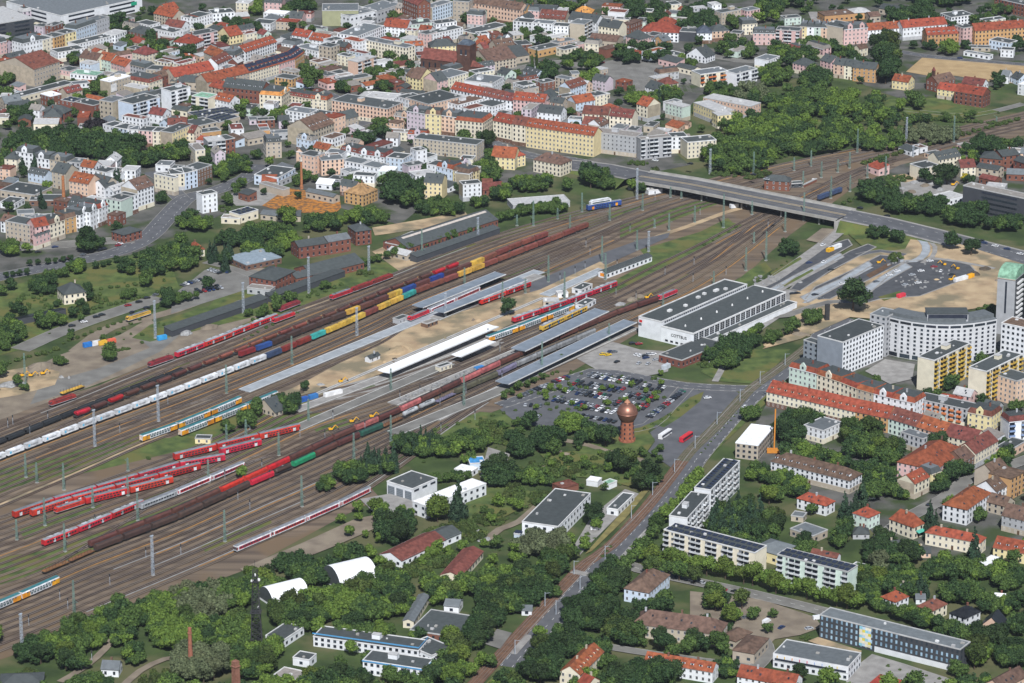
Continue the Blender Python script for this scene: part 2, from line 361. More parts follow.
# lower right streets, yards
road('street', [(612,560),(640,570),(684,580),(753,595),(822,612),(880,628)], 9, M_ASP2, lines=True)
area('dirt_car_park', [(690,592),(760,600),(815,618),(822,628),(800,636),(775,640),(765,650),(745,640),(725,632),(690,618)], M_DIRT)
road('street', [(762,640),(768,655),(752,672),(745,690)], 7, M_ASP2)
road('street', [(610,648),(660,656),(720,664),(750,668)], 6, M_ASP2)
road('street', [(880,540),(910,517),(945,499),(965,482),(1000,470),(1040,455)], 9, M_ASP2)
area('school_yard', [(850,672),(872,655),(905,665),(960,683),(960,700),(840,700)], M_PAV)
area('ball_court', [(862,690),(880,675),(912,684),(925,700),(860,700)], M_REDC)
area('play_sand', [(808,642),(818,638),(862,652),(855,658)], M_SAND)
area('hotel_yard', [(865,372),(885,360),(915,365),(912,380),(890,385)], M_PAV)
area('work_yard', [(575,545),(590,520),(600,510),(625,490),(640,495),(610,525),(590,545),(580,556)], M_PAV)
area('dry_verge', [(585,555),(620,515),(645,488),(650,490),(625,520),(592,552)], nmat('dry_grass', (.22,.19,.07), (.15,.13,.05), scale=.2, rough=1))
road('service_road', [(488,540),(500,530),(520,522),(545,500)], 5, M_DIRT, kerb=False)
area('work_yard', [(360,500),(405,492),(420,515),(400,522),(372,512)], M_PAV)
area('work_yard', [(488,448),(510,455),(500,480),(480,478)], M_PAV)
area('weeds', [(462,492),(520,485),(540,500),(500,520),(470,520)], M_LAWN)
area('weeds', [(540,455),(600,450),(660,475),(640,490),(600,480),(560,476)], M_LAWN)
area('dirt_strip', [(240,570),(300,545),(355,520),(380,515),(385,525),(340,545),(290,565),(255,580)], M_DIRT)
road('footpath', [(60,683),(85,668),(105,650),(112,640)], 4, M_DIRT, kerb=False)
road('footpath', [(120,690),(140,672),(165,660),(190,657)], 4, M_DIRT, kerb=False)
area('small_yard', [(485,645),(497,630),(512,634),(500,650)], M_ASP2)
# dug-up square right of the station
area('dug_up_square', [(762,350),(800,328),(790,305),(790,296),(850,262),(900,232),(918,228),(960,245),(1040,270),(1040,300),(930,316),(905,322),(850,318),(800,340)], M_SAND)
area('grass_bank', [(845,232),(868,222),(915,232),(905,250),(870,254)], M_LAWN)
for a in ([(752,300),(760,286),(790,268),(832,245),(848,240),(852,246),(800,275),(775,292),(768,300)],
          [(790,290),(800,280),(850,252),(868,245),(876,248),(830,272),(800,292)],
          [(805,300),(815,288),(850,272),(880,256),(900,258),(905,262),(870,280),(830,300)],
          [(862,305),(872,292),(905,262),(948,260),(970,266),(978,275),(920,297),(880,300)]):
    outline('kerb', a, M_PAV, 1.0); area('new_asphalt', a, nmat('asphalt_new', (.06,.063,.07), (.085,.088,.095), scale=.2, rough=.9))
for a in ([(766,292),(795,276),(840,254),(844,258),(800,280),(775,297)], [(800,298),(840,280),(868,262),(872,266),(845,284),(808,304)],
          [(862,290),(885,275),(905,264),(912,268),(890,280),(868,294)]):
    outline('kerb', a, M_PAV, .8); area('new_paving', a, M_PAVB)
road('street', [(745,293),(770,282),(800,262),(830,240),(845,226),(850,212)], 8, M_PAV)
area('gravel_patch', [(806,241),(822,229),(836,230),(820,244)], M_DIRT)
road('new_lane', [(904,231),(918,238),(926,247),(924,256),(914,262),(900,262)], 5, M_PAVB)
road('new_lane', [(912,233),(926,240),(935,248),(932,258),(922,264)], 2.5, M_PAV)
road('new_lane', [(931,259),(957,262.5),(994.6,269.5)], 3, M_PAV)
road('new_lane', [(858,256),(880,252),(905,256)], 5, M_ASP)
road('new_lane', [(768,298),(800,281),(836,262)], 2.2, M_PAV); road('new_lane', [(804,304),(840,285),(872,268)], 2, M_PAVB); road('new_lane', [(752,302),(775,318),(800,312),(830,303),(862,303)], 6, M_ASP2)
area('earth_ridge', [(866,276),(888,264),(892,266),(870,279)], nmat('dark_earth_g', (.14,.08,.045), (.09,.055,.035), scale=.4)); area('green_strip', [(782,286),(812,270),(814,272),(785,288)], M_LAWN); area('green_strip', [(770,274),(800,258),(802,260),(773,277)], M_LAWN); area('green_strip', [(878,298),(900,292),(902,296),(884,302)], M_LAWN)
road('footpath', [(1000,650),(1030,655)], 4, M_DIRT, kerb=False)
# raised road and its ramps (centre line at deck level 7 m)
DECK = [P(560,164,0), P(600,168,2.5), P(640,176,6.5), P(690,184,7), P(770,200,7), P(846,215,6.5), P(885,223,4), P(930,234,1.2), P(980,247,.2), P(1040,262,.1)]
def sub(g):
    out = []
    for i in range(len(g)-1):
        for k in range(4): out.append(g[i].lerp(g[i+1], k/4))
    return out+[g[-1]]
deckl = sub(DECK)
for (i0, i1) in ((0, 8), (20, 37)):
    seg = deckl[i0:i1+1]; mb = MB(); W = 14
    for i in range(len(seg)-1):
        def ofs(j):
            p = seg[j]; a = seg[max(j-1,0)]; b = seg[min(j+1,len(seg)-1)]; d = b-a; d.z = 0; d.normalize(); n = Vector((-d.y,d.x,0))
            zt = p.z-.1
            return [p+n*W+Vector((0,0,-.1)), p+n*(W+zt*1.6)+Vector((0,0,-p.z)), p-n*W+Vector((0,0,-.1)), p-n*(W+zt*1.6)+Vector((0,0,-p.z))]
        a = ofs(i); b = ofs(i+1)
        mb.quad(a[0], b[0], b[1], a[1]); mb.quad(a[2], a[3], b[3], b[2]); mb.quad(a[0], a[2], b[2], b[0])
    tag(mb.build('embankment', M_LAWN), kind='structure')
    LAYER[0] = 0
    road('raised_road', seg, 22, M_ASP, lines=True, z=.05)
    mbt = MB(); ribbon(mbt, seg, 11.3, 13.6, .1); ribbon(mbt, seg, -13.6, -11.3, .1); tag(mbt.build('pavement', M_PAV), kind='structure')
# ---------------------------------------------------------------- the road bridge
bt = empty('road_bridge', P(743,196), label='long grey concrete road bridge carrying a wide street over all the tracks', cat='bridge')
def rloc(o):  # meshes given in world coordinates under a parent at bt
    o.matrix_parent_inverse = Matrix.Translation(-bt.location); return o
seg = deckl[8:21]
m_con = nmat('concrete', (.36,.35,.33), (.28,.27,.25), scale=.2)
mb = MB(); ribbon(mb, seg, -14, 14, -1.1, h=1.05)
a, b = seg[0], seg[-1]
rloc(mb.build('deck', m_con, bt))
mb = MB(); ribbon(mb, seg, -10.5, 10.5, -.03); rloc(mb.build('carriageway', M_ASP, bt))
for s in (-1, 1):
    mb = MB(); ribbon(mb, seg, s*13.9-.15, s*13.9+.15, -.05, h=1.1); rloc(mb.build('parapet', m_con, bt))
mb = MB()
for s in (-1, 1): ribbon(mb, seg, s*5.5-.1, s*5.5+.1, -.01)
for s in (-1, 1): ribbon(mb, seg, s*1-.5, s*1+.5, -.005)
rloc(mb.build('markings', nmat('lane_yellowish', (.4,.32,.2)), bt))
for i in range(1, len(seg)-1, 2):
    p = seg[i]; d = (seg[i+1]-seg[i-1]).normalized(); n = Vector((-d.y, d.x, 0))
    # columns follow the direction of the tracks
    t = Vector((TD.x, TD.y, 0)).normalized()
    for k in (-10, -3.5, 3.5, 10):
        q = p+n*k; mb = MB(); mb.lathe([(.7, 0), (.7, p.z-1.1)], 10, cx=q.x, cy=q.y); rloc(mb.build('column', m_con, bt))
for e_ in (0, -1):
    p = seg[e_]; d = (seg[1]-seg[0]).normalized(); n = Vector((-d.y, d.x, 0)); mb = MB()
    q = [p+n*14.2-d*1.5, p+n*14.2+d*1.5, p-n*14.2+d*1.5, p-n*14.2-d*1.5]
    mb.prism(q, 0, p.z-1.12); rloc(mb.build('abutment', m_con, bt))
# ---------------------------------------------------------------- railway tracks
T1L = [(-60,486),(0,462),(97,425),(171,398),(276,358),(342,330),(416,297),(481,272),(530,253),(590,230),(650,206),(720,186),(800,166),(900,145),(1060,110)]
TOP1 = [(-60,448),(0,425),(75,396),(148,366),(220,339),(294,308),(371,281),(450,250),(520,226),(600,205),(660,191),(720,178),(800,160),(900,140),(1060,106)]
BOT2 = [(-60,535),(0,510),(80,476),(140,449),(200,425),(258,399),(300,381),(380,346),(409,328),(480,300),(532,280),(600,250),(640,232),(684,214),(740,196),(800,177),(900,151),(1060,113)]
TOP3 = [(-60,540),(0,515),(110,476),(200,443),(258,414),(294,396),(376,378),(463,348),(510,325),(577,300),(610,288),(650,267),(700,243),(760,212),(800,195),(860,168),(940,145),(1060,116)]
FB = [(-60,612),(0,592),(43,576),(89,556),(171,525),(245,491),(300,467),(391,427),(455,397),(513,371),(599,334),(654,308),(684,295),(730,266),(780,226),(820,200),(900,162),(1060,121)]
BOT4 = [(-60,678),(0,655),(100,614),(200,572),(260,546),(342,509),(400,470),(450,430),(504,394),(560,368),(640,330)]
def resample(line, n):
    L = [0]
    for i in range(len(line)-1): L.append(L[-1]+(line[i+1]-line[i]).length)
    out = []; j = 0
    for k in range(n):
        s = L[-1]*k/(n-1)
        while j < len(L)-2 and L[j+1] < s: j += 1
        t = (s-L[j])/max(1e-6, L[j+1]-L[j]); out.append(line[j].lerp(line[j+1], min(1, t)))
    return out
M_SLP = [nmat('sleepers_%d' % i, c, tuple(v*.65 for v in c), scale=1, stretch=(-TA, .01, .4), rough=1) for i, c in enumerate([(.075,.052,.038),(.11,.082,.058),(.055,.04,.032),(.15,.112,.072)])]
NTR = 0
def bundle(top, bot, n, minsp=3.6, frac=(0, 1), name='railway_track'):
    global NTR
    A = resample(mkline(top), 130); B = resample(mkline(bot), 130)
    for k in range(n):
        f = frac[0]+(frac[1]-frac[0])*(k+.5)/n
        line = []
        for i in range(130):
            sp = (A[i]-B[i]).length*(frac[1]-frac[0])/n
            # perpendicular spacing
            d = (A[min(i+1,129)]-A[max(i-1,0)]).normalized(); v = A[i]-B[i]; sp = abs(v.x*d.y-v.y*d.x)/n
            q = 1
            while sp*q < minsp and q < 8: q *= 2
            if k % q:
                if len(line) > 6: _track(line, name); 
                line = []; continue
            line.append(A[i].lerp(B[i], f))
        if len(line) > 3: _track(line, name)
def connector(top, bot, f0, f1, i0, i1):
    A = resample(mkline(top), 130); B = resample(mkline(bot), 130); line = []
    for i in range(i0, i1):
        t = (i-i0)/(i1-i0-1); t = t*t*(3-2*t); line.append(A[i].lerp(B[i], f0+(f1-f0)*t))
    _track(line, 'railway_track')
def _track(line, name):
    global NTR
    NTR += 1; r_ = random.Random(NTR)
    mb = MB(); ribbon(mb, line, -1.35, 1.35, .34+.004*(NTR % 5), m=0)
    for s in (-.75, .75): ribbon(mb, line, s-.075, s+.075, .36, m=1, h=.16)
    tag(mb.build(name, [M_SLP[r_.choice([0,0,1,2,3])], M_RAIL]), kind='structure')
    if r_.random() < .4:
        o0 = r_.choice([-1, 1])*2.2; mb = MB(); L = len(line); i0 = r_.randrange(0, L//2); i1 = r_.randrange(i0+3, L)
        ribbon(mb, line[i0:i1], o0-.5, o0+.5, .3); tag(mb.build('cable_trough', r_.choice([M_ORD, M_ORD, M_PAV])), kind='structure')
bundle(TOP1, T1L, 9)
bundle(T1L, BOT2, 9)
bundle(TOP3, FB, 13)
bundle([(x, y) for x, y in FB if x < 620]+[(640,316)], BOT4, 10)

for (t_, b_, f0, f1, i0, i1) in ((TOP1,T1L,.1,.9,60,95),(TOP1,T1L,.8,.2,5,30),(T1L,BOT2,.1,.85,10,45),(T1L,BOT2,.9,.3,55,80),(T1L,BOT2,.2,.9,84,112),(TOP3,FB,.05,.6,4,30),(TOP3,FB,.2,.9,8,40),(TOP3,FB,.95,.4,6,26),(TOP3,FB,.1,.5,30,50),(TOP3,FB,.6,.1,74,98),(TOP3,FB,.2,.9,80,110),(TOP3,FB,.9,.3,84,104),(TOP3,FB,.05,.45,90,120),(TOP3,FB,.8,.5,40,56)):
    connector(t_, b_, f0, f1, i0, i1)
for i in range(26):      # weedy strips between the tracks
    q = random.Random(300+i); t_, b_ = q.choice([(TOP1,T1L),(T1L,BOT2),(TOP3,FB),(TOP3,FB)]); A = resample(mkline(t_), 130); B = resample(mkline(b_), 130)
    f = q.random(); i0 = q.randrange(0, 108); i1 = i0+q.randrange(6, 18); w_ = q.uniform(.5, 1.4); line = [A[k].lerp(B[k], f) for k in range(i0, i1)]
    mb = MB(); ribbon(mb, line, -w_, w_, .31+.001*i); tag(mb.build('yard_grass', q.choice([M_LAWN, M_LAWN, M_DIRT, M_SAND])), kind='structure')
DATA = """@0 0
O 11 352 92 822 -12 0 18 f w g L|huge white shopping centre with a flat grey roof and white rim
O 13 -80 150 195 105 -60 50 f d l L|dark parking deck with a pale canopy before the shopping centre
A 14 135 250 245 225 42 238 m w k|white corner townhouse with dark mansard and little dormers
A 13 0 245 38 235 d12 m p k
A 13 248 232 310 215 d12 f c k
A 13 312 218 375 198 d12 f o k
A 13 377 196 440 180 d12 f y k
A 14 443 168 558 128 d12 m u k
A 14 560 122 633 98 d12 f g g
A 8 445 258 665 205 d11 f w k
A 9 667 205 735 180 d12 f w l
A 14 195 400 345 355 30 345 g t R F|tan run-down tenement with patchy rusty roof and bare firewall
A 8 335 305 490 280 d13 f w k
A 9 460 330 560 348 d12 g c n
A 9 565 335 640 352 d12 g m r
A 8 642 360 725 385 d12 g p r
V 8 765 300 845 318 d14 h c R
A 7 405 425 560 440 d13 f w v
A 7 340 400 402 412 d12 f p k
A 9 865 480 940 455 770 440 m c R D|cream villa with broad brown mansard and rows of dormers
A 13 635 475 755 440 d10 f t w F|blank beige tower house with a white advertising board
A 8 815 515 862 500 718 495 f c l F
A 15 770 604 925 562 655 590 f u k B|pastel blue and pink block with stacked balconies
A 14 575 580 650 592 d16 f t g F
A 10 860 655 940 668 d11 g w R
V 8 290 560 355 545 228 545 f b w|small brick villa with a white flat roof
A 9 540 612 607 592 425 590 f b k
A 8 352 578 425 592 d11 f b S
A 7 245 640 372 655 d12 h b k
W 5 90 568 430 480 d11 f c k
A 9 752 372 835 392 d11 m g k
A 10 845 400 985 412 d13 f t k
A 8 935 425 1005 430 d12 g t r
A 6 865 530 970 560 d12 f g k
H 6 425 490 520 480 d9 f w g
A 8 890 75 1000 100 d14 g t r
H 6 785 130 865 148 d12 f w k
A 7 870 162 1000 190 d12 f w k
A 7 745 178 845 200 d13 h b k
H 5 30 600 130 585 d12 g t g
H 6 0 560 60 560 d10 f w l
@171 0
A 11 210 475 455 418 d14 g t r F
A 11 457 418 625 368 d14 g c S F|cream tenement with blue solar panels over its whole red roof
A 11 627 368 718 338 d14 g p S F|raspberry pink tenement with solar panels on its roof
A 11 720 337 772 300 d14 g o S F
A 9 20 445 250 400 d15 g t r|long low hall with bright red tiles and a strip of roof glazing
A 13 300 500 525 525 d15 g b k D|large dark brick Gothic school with steep dark roof
A 8 215 495 298 515 d12 g t r
A 13 640 555 688 520 525 535 m c O D|cream mansion with golden orange mansard and round gables
A 8 680 550 798 570 d12 m c R D
A 8 800 570 902 580 d12 m c r D
A 8 660 640 798 660 d14 f w g
A 7 800 655 900 672 d12 f w k
A 12 120 555 215 570 d13 f c v B
A 10 250 570 340 590 d11 g w r
A 15 0 530 112 505 d12 f w k B
A 11 430 300 612 240 d12 g w r D|long white tenement with red dormered roof and white gable end
A 9 270 370 372 325 d12 g w R D
A 11 375 320 430 290 d12 m g k
A 12 140 205 268 180 d12 f p k B
A 11 130 110 238 80 d14 f w k
A 10 240 80 368 70 d14 f w k
H 7 340 210 415 195 285 185 g y r
H 6 470 130 575 140 d14 f w k
H 5 535 75 660 85 d12 f w w
H 7 683 100 755 105 d12 g p k
W 13 875 62 1085 60 d24 f v g N|olive green windowless hall with flat roof
A 8 640 250 718 262 d12 m w g
A 8 720 270 850 300 d14 f w g
A 13 855 262 925 275 d11 f t k
A 11 927 240 1000 225 d10 f w k B
A 8 700 200 790 215 d12 g w r
A 8 800 225 905 240 d12 g w r
A 7 -20 60 45 45 d12 g t r
A 7 -40 145 60 160 d12 g w R
A 7 62 118 125 132 d12 g w r
A 8 15 240 130 255 d16 h w r
A 9 375 15 450 20 d12 f c l
A 9 540 10 640 15 d12 g p k
W 5 170 690 400 655 d22 f t S
H 6 600 445 700 460 d12 f o k
W 4 860 420 990 390 d10 f t n
A 9 190 300 262 330 d13 g t r
W 6 0 465 190 480 d16 g t k
@342 0
A 12 105 225 370 278 d11 f c g|cream slab with dark red brick panels between its stairwells
A 12 0 225 100 245 d11 f w r
A 11 90 212 245 150 10 180 f w g
A 12 92 360 200 328 0 358 f s l B|peach flat-roofed block with corner balconies and white stair tower
A 12 262 632 352 594 -45 575 f s k|long cream corner block with dark flat roof over a wide crossing
V 8 135 560 300 575 d16 f w l
A 12 553 472 612 457 475 450 g p k F
H 8 370 435 448 455 d13 g y n
H 9 450 458 535 430 d10 x y n
A 11 620 452 732 420 580 410 f c g
A 11 870 485 940 445 745 445 f w g
A 10 630 512 800 548 d12 g w r
A 10 802 548 930 575 d13 g w R D
A 10 932 575 1040 590 d12 g w R
A 10 500 605 700 558 d26 f s k
A 16 375 641 480 658 d12 m l k|pale lilac townhouse with a pointed gable, left end of its row
A 16 482 659 571 664 d12 m y n|bright yellow townhouse with gables in the ornate row
A 15 573 666 667 679 d12 m s k
A 15 815 710 872 672 669 684 m c r|cream corner house with red mansard and roof garden
A 8 850 358 1010 332 762 308 g t n|long low stone terrace with brown roof on the curved street
A 19 350 -5 438 30 d12 g b R|tall red brick gabled block towering over flat roofs
A 9 442 25 500 30 d12 g c k
A 15 525 45 640 10 d10 f u g F|tall pale blue-grey firewall building beside the red brick block
A 17 643 5 735 12 d12 f t k
A 14 737 10 1030 58 d13 g s n|very long peach tenement under a plain brown roof
A 9 385 145 535 128 d14 f m k
A 9 545 140 665 125 d12 f w k
A 8 240 150 375 162 d14 g w r
H 7 335 222 435 240 d13 f m l
A 12 440 188 490 200 d12 f p k
A 11 495 205 700 160 d11 f w k
A 8 515 270 660 262 d13 h y k
W 6 765 195 960 145 d14 f c k
H 6 755 265 820 280 d12 g b r
H 6 825 285 880 275 d12 g t R
W 10 45 95 200 62 d24 f w g
W 10 205 68 345 22 d20 f g g
A 9 385 580 480 560 d15 f w k
A 8 672 610 830 570 d14 f w n
W 5 0 470 175 440 d10 f t k
W 3 335 530 470 545 d8 g o k
A 10 895 270 1000 255 d12 g t n
A 8 870 620 1000 580 d16 f w k
@513 0
A 13 0 52 72 60 d12 g o k
A 12 74 58 150 62 d12 m p g
A 9 152 100 300 112 d15 g t R
H 6 355 70 455 75 d12 h o O
A 10 320 108 480 132 d14 g w k
A 11 495 148 612 165 d13 g c k|cream tenement with dark gabled roof and white gable firewall
H 7 550 68 650 75 d12 f w R N|windowless white box with a brown roof by the park
A 11 0 122 110 132 d12 f w k
A 11 112 132 228 140 d12 f w g
A 11 230 150 320 155 d12 f w k
A 15 415 142 460 117 325 135 f t g B|tall narrow tenement with ladder of timber balconies
W 6 440 225 600 240 d16 g t n
W 7 540 288 615 268 d8 f b n N|roofless looking brick wall shed above the coach park
A 9 735 228 800 212 615 218 h p k|pink villa with grey hipped roof above the coach park
A 8 802 225 865 235 d12 h w g
A 8 868 240 915 228 d10 g o g
O 8 740 180 958 190 d17 h w r|wide white villa with large red hipped roof
A 9 832 132 935 138 d12 h w r
O 8 965 182 1060 187 d14 f d k N|black cube annex beside the red-roofed villa
W 6 0 330 95 315 -90 285 g t k
W 6 145 292 280 262 d12 f o k
A 12 335 512 425 482 257 500 g u R F|pale blue tenement with a bare ochre-brown firewall
A 9 365 597 475 577 296 580 g u r F
A 11 480 558 548 542 d11 f c k
A 12 0 575 180 592 d13 g p r D
A 12 185 585 260 548 d12 g p k
A 13 558 668 688 682 d13 g c R D
A 12 402 655 550 665 d13 g c R
A 13 140 645 275 660 d12 g w k
A 12 716 600 778 616 d14 g c r F|narrow cream house with steep red roof and blank gable
H 6 765 500 832 520 d12 g w k
H 7 880 490 958 478 d12 h t R
H 4 510 405 550 395 d8 f t l
H 5 340 430 388 428 d10 f t g
A 8 0 480 60 500 d12 f w k
A 7 65 520 150 505 d12 f t k
A 7 0 205 60 200 d12 f t l
A 8 30 262 110 255 d14 f b k
@684 0
A 10 400 190 530 192 d12 m p k D
A 12 532 172 670 180 d12 f p k B
A 12 672 152 833 160 d12 m y+w+m+s k
A 9 75 190 162 190 d14 h w i
A 9 163 180 262 174 d12 h s k
A 9 337 140 425 135 d14 m c k
A 12 162 30 217 25 d10 f w l
A 10 218 75 330 55 d10 f t k
A 10 95 432 255 410 5 414 f c g B|grey-roofed block with red and orange balconies in the park
A 10 305 428 425 396 d12 f w g B
A 10 200 652 290 637 10 602 f y l|yellow wing of low flats with pale roof, in the trees
A 10 385 618 445 596 130 558 f s l|peach wing of low flats with pale roof, in the trees
A 8 490 352 555 326 430 330 f w g
A 8 630 362 712 380 d12 h p k
A 8 790 345 850 362 d12 g p k
A 11 865 368 990 385 d11 g s+c k
H 5 125 332 180 312 35 305 g w k|small white house with black gabled roof near a path
W 6 815 92 985 78 d15 f o n
A 14 915 162 992 138 868 120 f t k
A 13 928 170 1065 158 d12 m p k|pink mansion with white pilasters and dark mansard
H 5 268 190 330 195 d10 f t k
@853 0
A 11 290 160 545 138 d13 g w r
A 9 75 175 285 160 d12 g w r
A 10 430 202 632 190 d12 g o r
A 15 640 164 705 153 d11 f p k
A 13 707 178 1000 156 d13 g o r|very long ochre tenement with a bright orange-red roof, top right
O 8 570 102 700 85 515 76 f w k
W 6 0 75 105 68 d14 h o l
A 7 788 230 905 252 d12 f u k
H 6 855 287 930 292 d9 f w k|small white cubic house at the edge of the sandy field
W 3 675 275 795 278 d8 f t k
A 11 0 388 132 400 d11 g o k
H 7 226 462 320 476 d11 g y r|yellow house with red gabled roof below the sandy field
A 8 488 512 586 526 d11 g y r
A 10 587 526 752 552 d13 g b r|long dark brick house with red roof and pink end wall
H 7 630 478 750 495 d11 g w R
H 6 857 437 900 442 d10 g w g
H 5 915 442 960 458 d10 g u k
H 8 955 487 1010 497 d10 f w w
A 10 820 -10 1010 32 d10 f b k
W 5 150 45 260 65 d14 g t k
W 5 100 95 160 90 d12 g t n
W 3 640 300 790 325 d6 f w g
@0 114
A 9 25 255 95 262 d12 h c k
A 13 92 215 190 228 d12 m w k|white gabled mansion standing behind two dark cypresses
A 10 192 250 285 262 d12 m w k
A 10 287 262 380 275 d12 m t k
A 9 382 278 465 285 d12 f g g
A 12 300 330 378 345 d14 g t k
A 11 465 300 540 312 d10 g w r
A 9 545 295 640 300 d12 f p l
A 9 520 322 615 340 d12 f w k
A 8 617 335 700 345 d12 f w k
A 9 703 325 785 330 d12 f w l
A 12 400 385 510 405 d14 g s r|salmon tenement with bright red gabled roof behind the factory chimney
A 9 512 395 605 418 d14 g t k
A 9 607 425 670 405 d12 g w k
A 15 798 440 890 410 718 410 g w n F|tall white corner tenement with steep brown roof and ochre firewall
A 13 615 490 700 505 d14 f m k|mint green tenement block with dark flat roof beside the crossing
A 13 702 500 798 465 d12 f w k
A 13 892 345 1010 370 815 335 f c k|cream corner block with arched ground floor at the road fork
W 5 0 440 200 470 d22 f t k
W 4 170 500 360 500 d14 f n k
W 4 0 510 85 520 d14 f w k
A 12 30 620 200 650 d14 f t k F|tenement with a huge blank sand-coloured firewall at the left edge
A 13 203 655 285 640 d12 g p r|pink and white ornate townhouse with red roof and pointed gable
A 13 287 640 375 610 d12 m c n|cream ornate townhouse with curved gable beside the pink one
A 11 377 605 460 585 d12 m o n
A 12 462 585 520 560 d14 m w k
A 13 522 568 570 545 d14 m w k
A 13 572 548 625 525 d14 m w S
A 9 390 525 500 545 d14 g w k
A 11 650 75 735 90 d13 f u k
A 11 737 92 800 92 d12 f w g
A 12 802 95 880 100 d12 f p k
A 12 882 100 970 105 d12 f c k
A 11 595 60 655 75 d12 f w k
W 5 900 295 985 300 d12 f w g
H 5 100 580 200 575 d10 f t g
W 5 145 610 330 600 d10 f g g
V 7 250 15 355 15 d14 h b k
@171 114
A 12 -5 350 78 345 d14 f c k|cream end section of the corner block at the road fork
A 12 80 343 153 325 d13 f u k|sky blue tenement with flat roof between cream and brown ones
A 12 155 325 237 295 d13 f n k
A 13 180 470 268 455 100 460 f w k|narrow white tenement alone between the street and the trees
A 9 15 95 130 110 d12 g c R
A 13 10 110 128 60 d11 f y k F|pale yellow blank gable house with white balcony front
W 7 110 80 270 45 d18 f t k
W 6 275 50 395 15 d18 f t S
W 6 130 115 290 95 d10 f o k|ochre low workshop wall along a yard
A 12 213 160 315 150 d12 f g l B
A 11 317 150 370 140 d12 f b k F
W 6 515 95 572 92 450 80 f o g|orange cube shaped workshop with pale roof
A 12 550 165 640 160 d14 m t k D|dark mansard tenement with pointed dormers near the brick firewall
A 13 820 95 945 50 665 70 g t n F|grey brown tenement with stepped dark roof and bare firewall
A 14 945 25 1010 5 d12 f s r
A 13 725 215 765 220 635 190 x s k F|salmon pink gabled house with a blank side, left of its twin
A 13 830 248 890 225 765 225 f s k|salmon pink flat-fronted tenement with rows of small windows
W 7 620 370 720 315 540 320 f u k|grey workshop with pale blue wall and dark flat roof
W 5 525 390 610 390 445 355 g t r F
W 4 615 395 740 345 d8 f g g
W 5 510 400 650 440 d6 f t t N
W 6 400 585 505 555 360 560 f c S
W 4 290 600 400 605 d8 f c t
W 4 518 577 645 592 d9 g t g
W 4 650 590 750 590 d12 g t k
W 4 840 400 930 410 d12 g w w
W 5 780 445 940 480 d7 g t g
A 11 870 270 1000 260 d12 f s g
A 8 890 225 990 235 d12 f w g
A 11 -20 60 90 60 d10 g w R
@342 114
A 11 415 140 780 180 d14 f t k|long tan brick school-like block with dark flat roof
A 8 -10 205 85 225 d13 m w R D
A 8 88 228 245 250 d14 m w R D
A 9 0 270 110 290 d13 f w g
A 9 112 295 210 315 d13 f w g
A 9 212 330 300 335 d12 f m w
A 9 255 250 355 262 d14 f u k|pale blue house with an arched central window and flat roof
A 13 430 215 492 205 355 205 f w k|white cube shaped stair block with blue-black roof
W 6 495 255 552 235 d12 f w k
A 10 490 290 545 300 d12 f w k
A 11 548 300 640 320 d12 m u r|pale blue gabled townhouse with red mansard
A 11 642 325 735 345 d12 m y n
A 11 738 350 805 305 d11 f c k F|cream blank gable end behind the white mural block
A 12 475 392 578 400 d13 g y k|pale yellow tenement joined to the white mural block
A 12 700 410 808 400 580 398 f w k F|white block whose side wall carries a colourful painted banner
A 8 425 360 540 345 d12 f w l
W 4 812 400 870 400 d10 g b R
W 4 815 440 945 425 d14 g b R
V 8 120 470 205 435 0 455 h o o|ochre brick villa with flat hipped orange roof in the trees
A 15 875 35 1000 60 d13 g c r|white tenement with bright red roof, left end of the long yellow row
V 9 865 245 1000 255 d16 g y r
A 10 -10 35 95 10 d12 g t k
W 5 -10 320 45 340 d12 f w g
W 4 55 330 130 340 d10 f w g
@513 114
A 16 75 68 468 125 d13 g y r|very long pale yellow tenement with a bright red roof
A 16 -5 55 73 66 d13 g c R
A 15 468 105 712 135 d13 f g t|grey modern apartment block with staggered little windows
A 15 740 148 918 130 712 135 f g t B|curved end of the grey modern block with strip balconies
A 12 918 135 1010 130 d12 f w k
V 9 118 262 275 292 d14 h c n|cream three storey villa with brown hipped roof below the long yellow row
H 8 0 250 72 235 d12 h y r
W 4 0 530 330 505 d16 f g l|pale metal-roofed end of the old freight hall
A 7 140 30 280 45 d10 f g k
A 7 400 55 505 65 d12 g w R
A 7 510 70 592 30 d12 g w n F
W 3 785 445 865 435 d6 f w l N
@684 114
A 12 20 165 188 150 d14 f c k|cream block with black upper storey at the end of its street
S 7 465 382 610 392 d9 h b k|old brick signal box with hipped dark roof beyond the bridge
W 3 612 405 690 400 d6 f d k
W 2 695 410 770 375 d1 f b k N|red graffiti covered low wall behind the signal box
A 10 195 10 290 0 d10 f y l
@853 114
A 9 405 315 498 295 350 285 f c k|small cream house with scaffolding on its end wall
A 12 497 265 625 240 445 240 g c k
V 8 625 310 712 305 560 285 g c R|cream house with dark red roof and a yellow bush in front
F 9 735 250 865 262 d16 h b k|dark brick factory hall with slate hipped roof, largest of its yard
F 11 867 245 965 232 d14 g b k
F 7 715 305 840 325 d10 g t k
F 5 730 365 820 385 d9 g b R
F 9 930 265 1010 290 d12 g b k
F 5 890 345 1000 350 d12 g b g
W 5 770 415 880 425 d9 f g l
W 5 530 497 637 470 445 475 f w l
O 17 638 415 1060 505 700 398 f d t|black glass office slab with pale roof and lined window bands
H 6 970 225 1010 228 d8 g s g
@0 228
V 7 370 385 500 368 300 350 h c k|old cream villa with charred dark hipped roof alone on the grass
W 3 350 462 75 520 d7 s d d N|collapsed black roofed shed in the overgrown plot
W 6 715 40 820 10 d12 h b k|red brick cottage with black half-hipped roof at the road bend
A 10 203 45 290 15 d2 g p k
@171 228
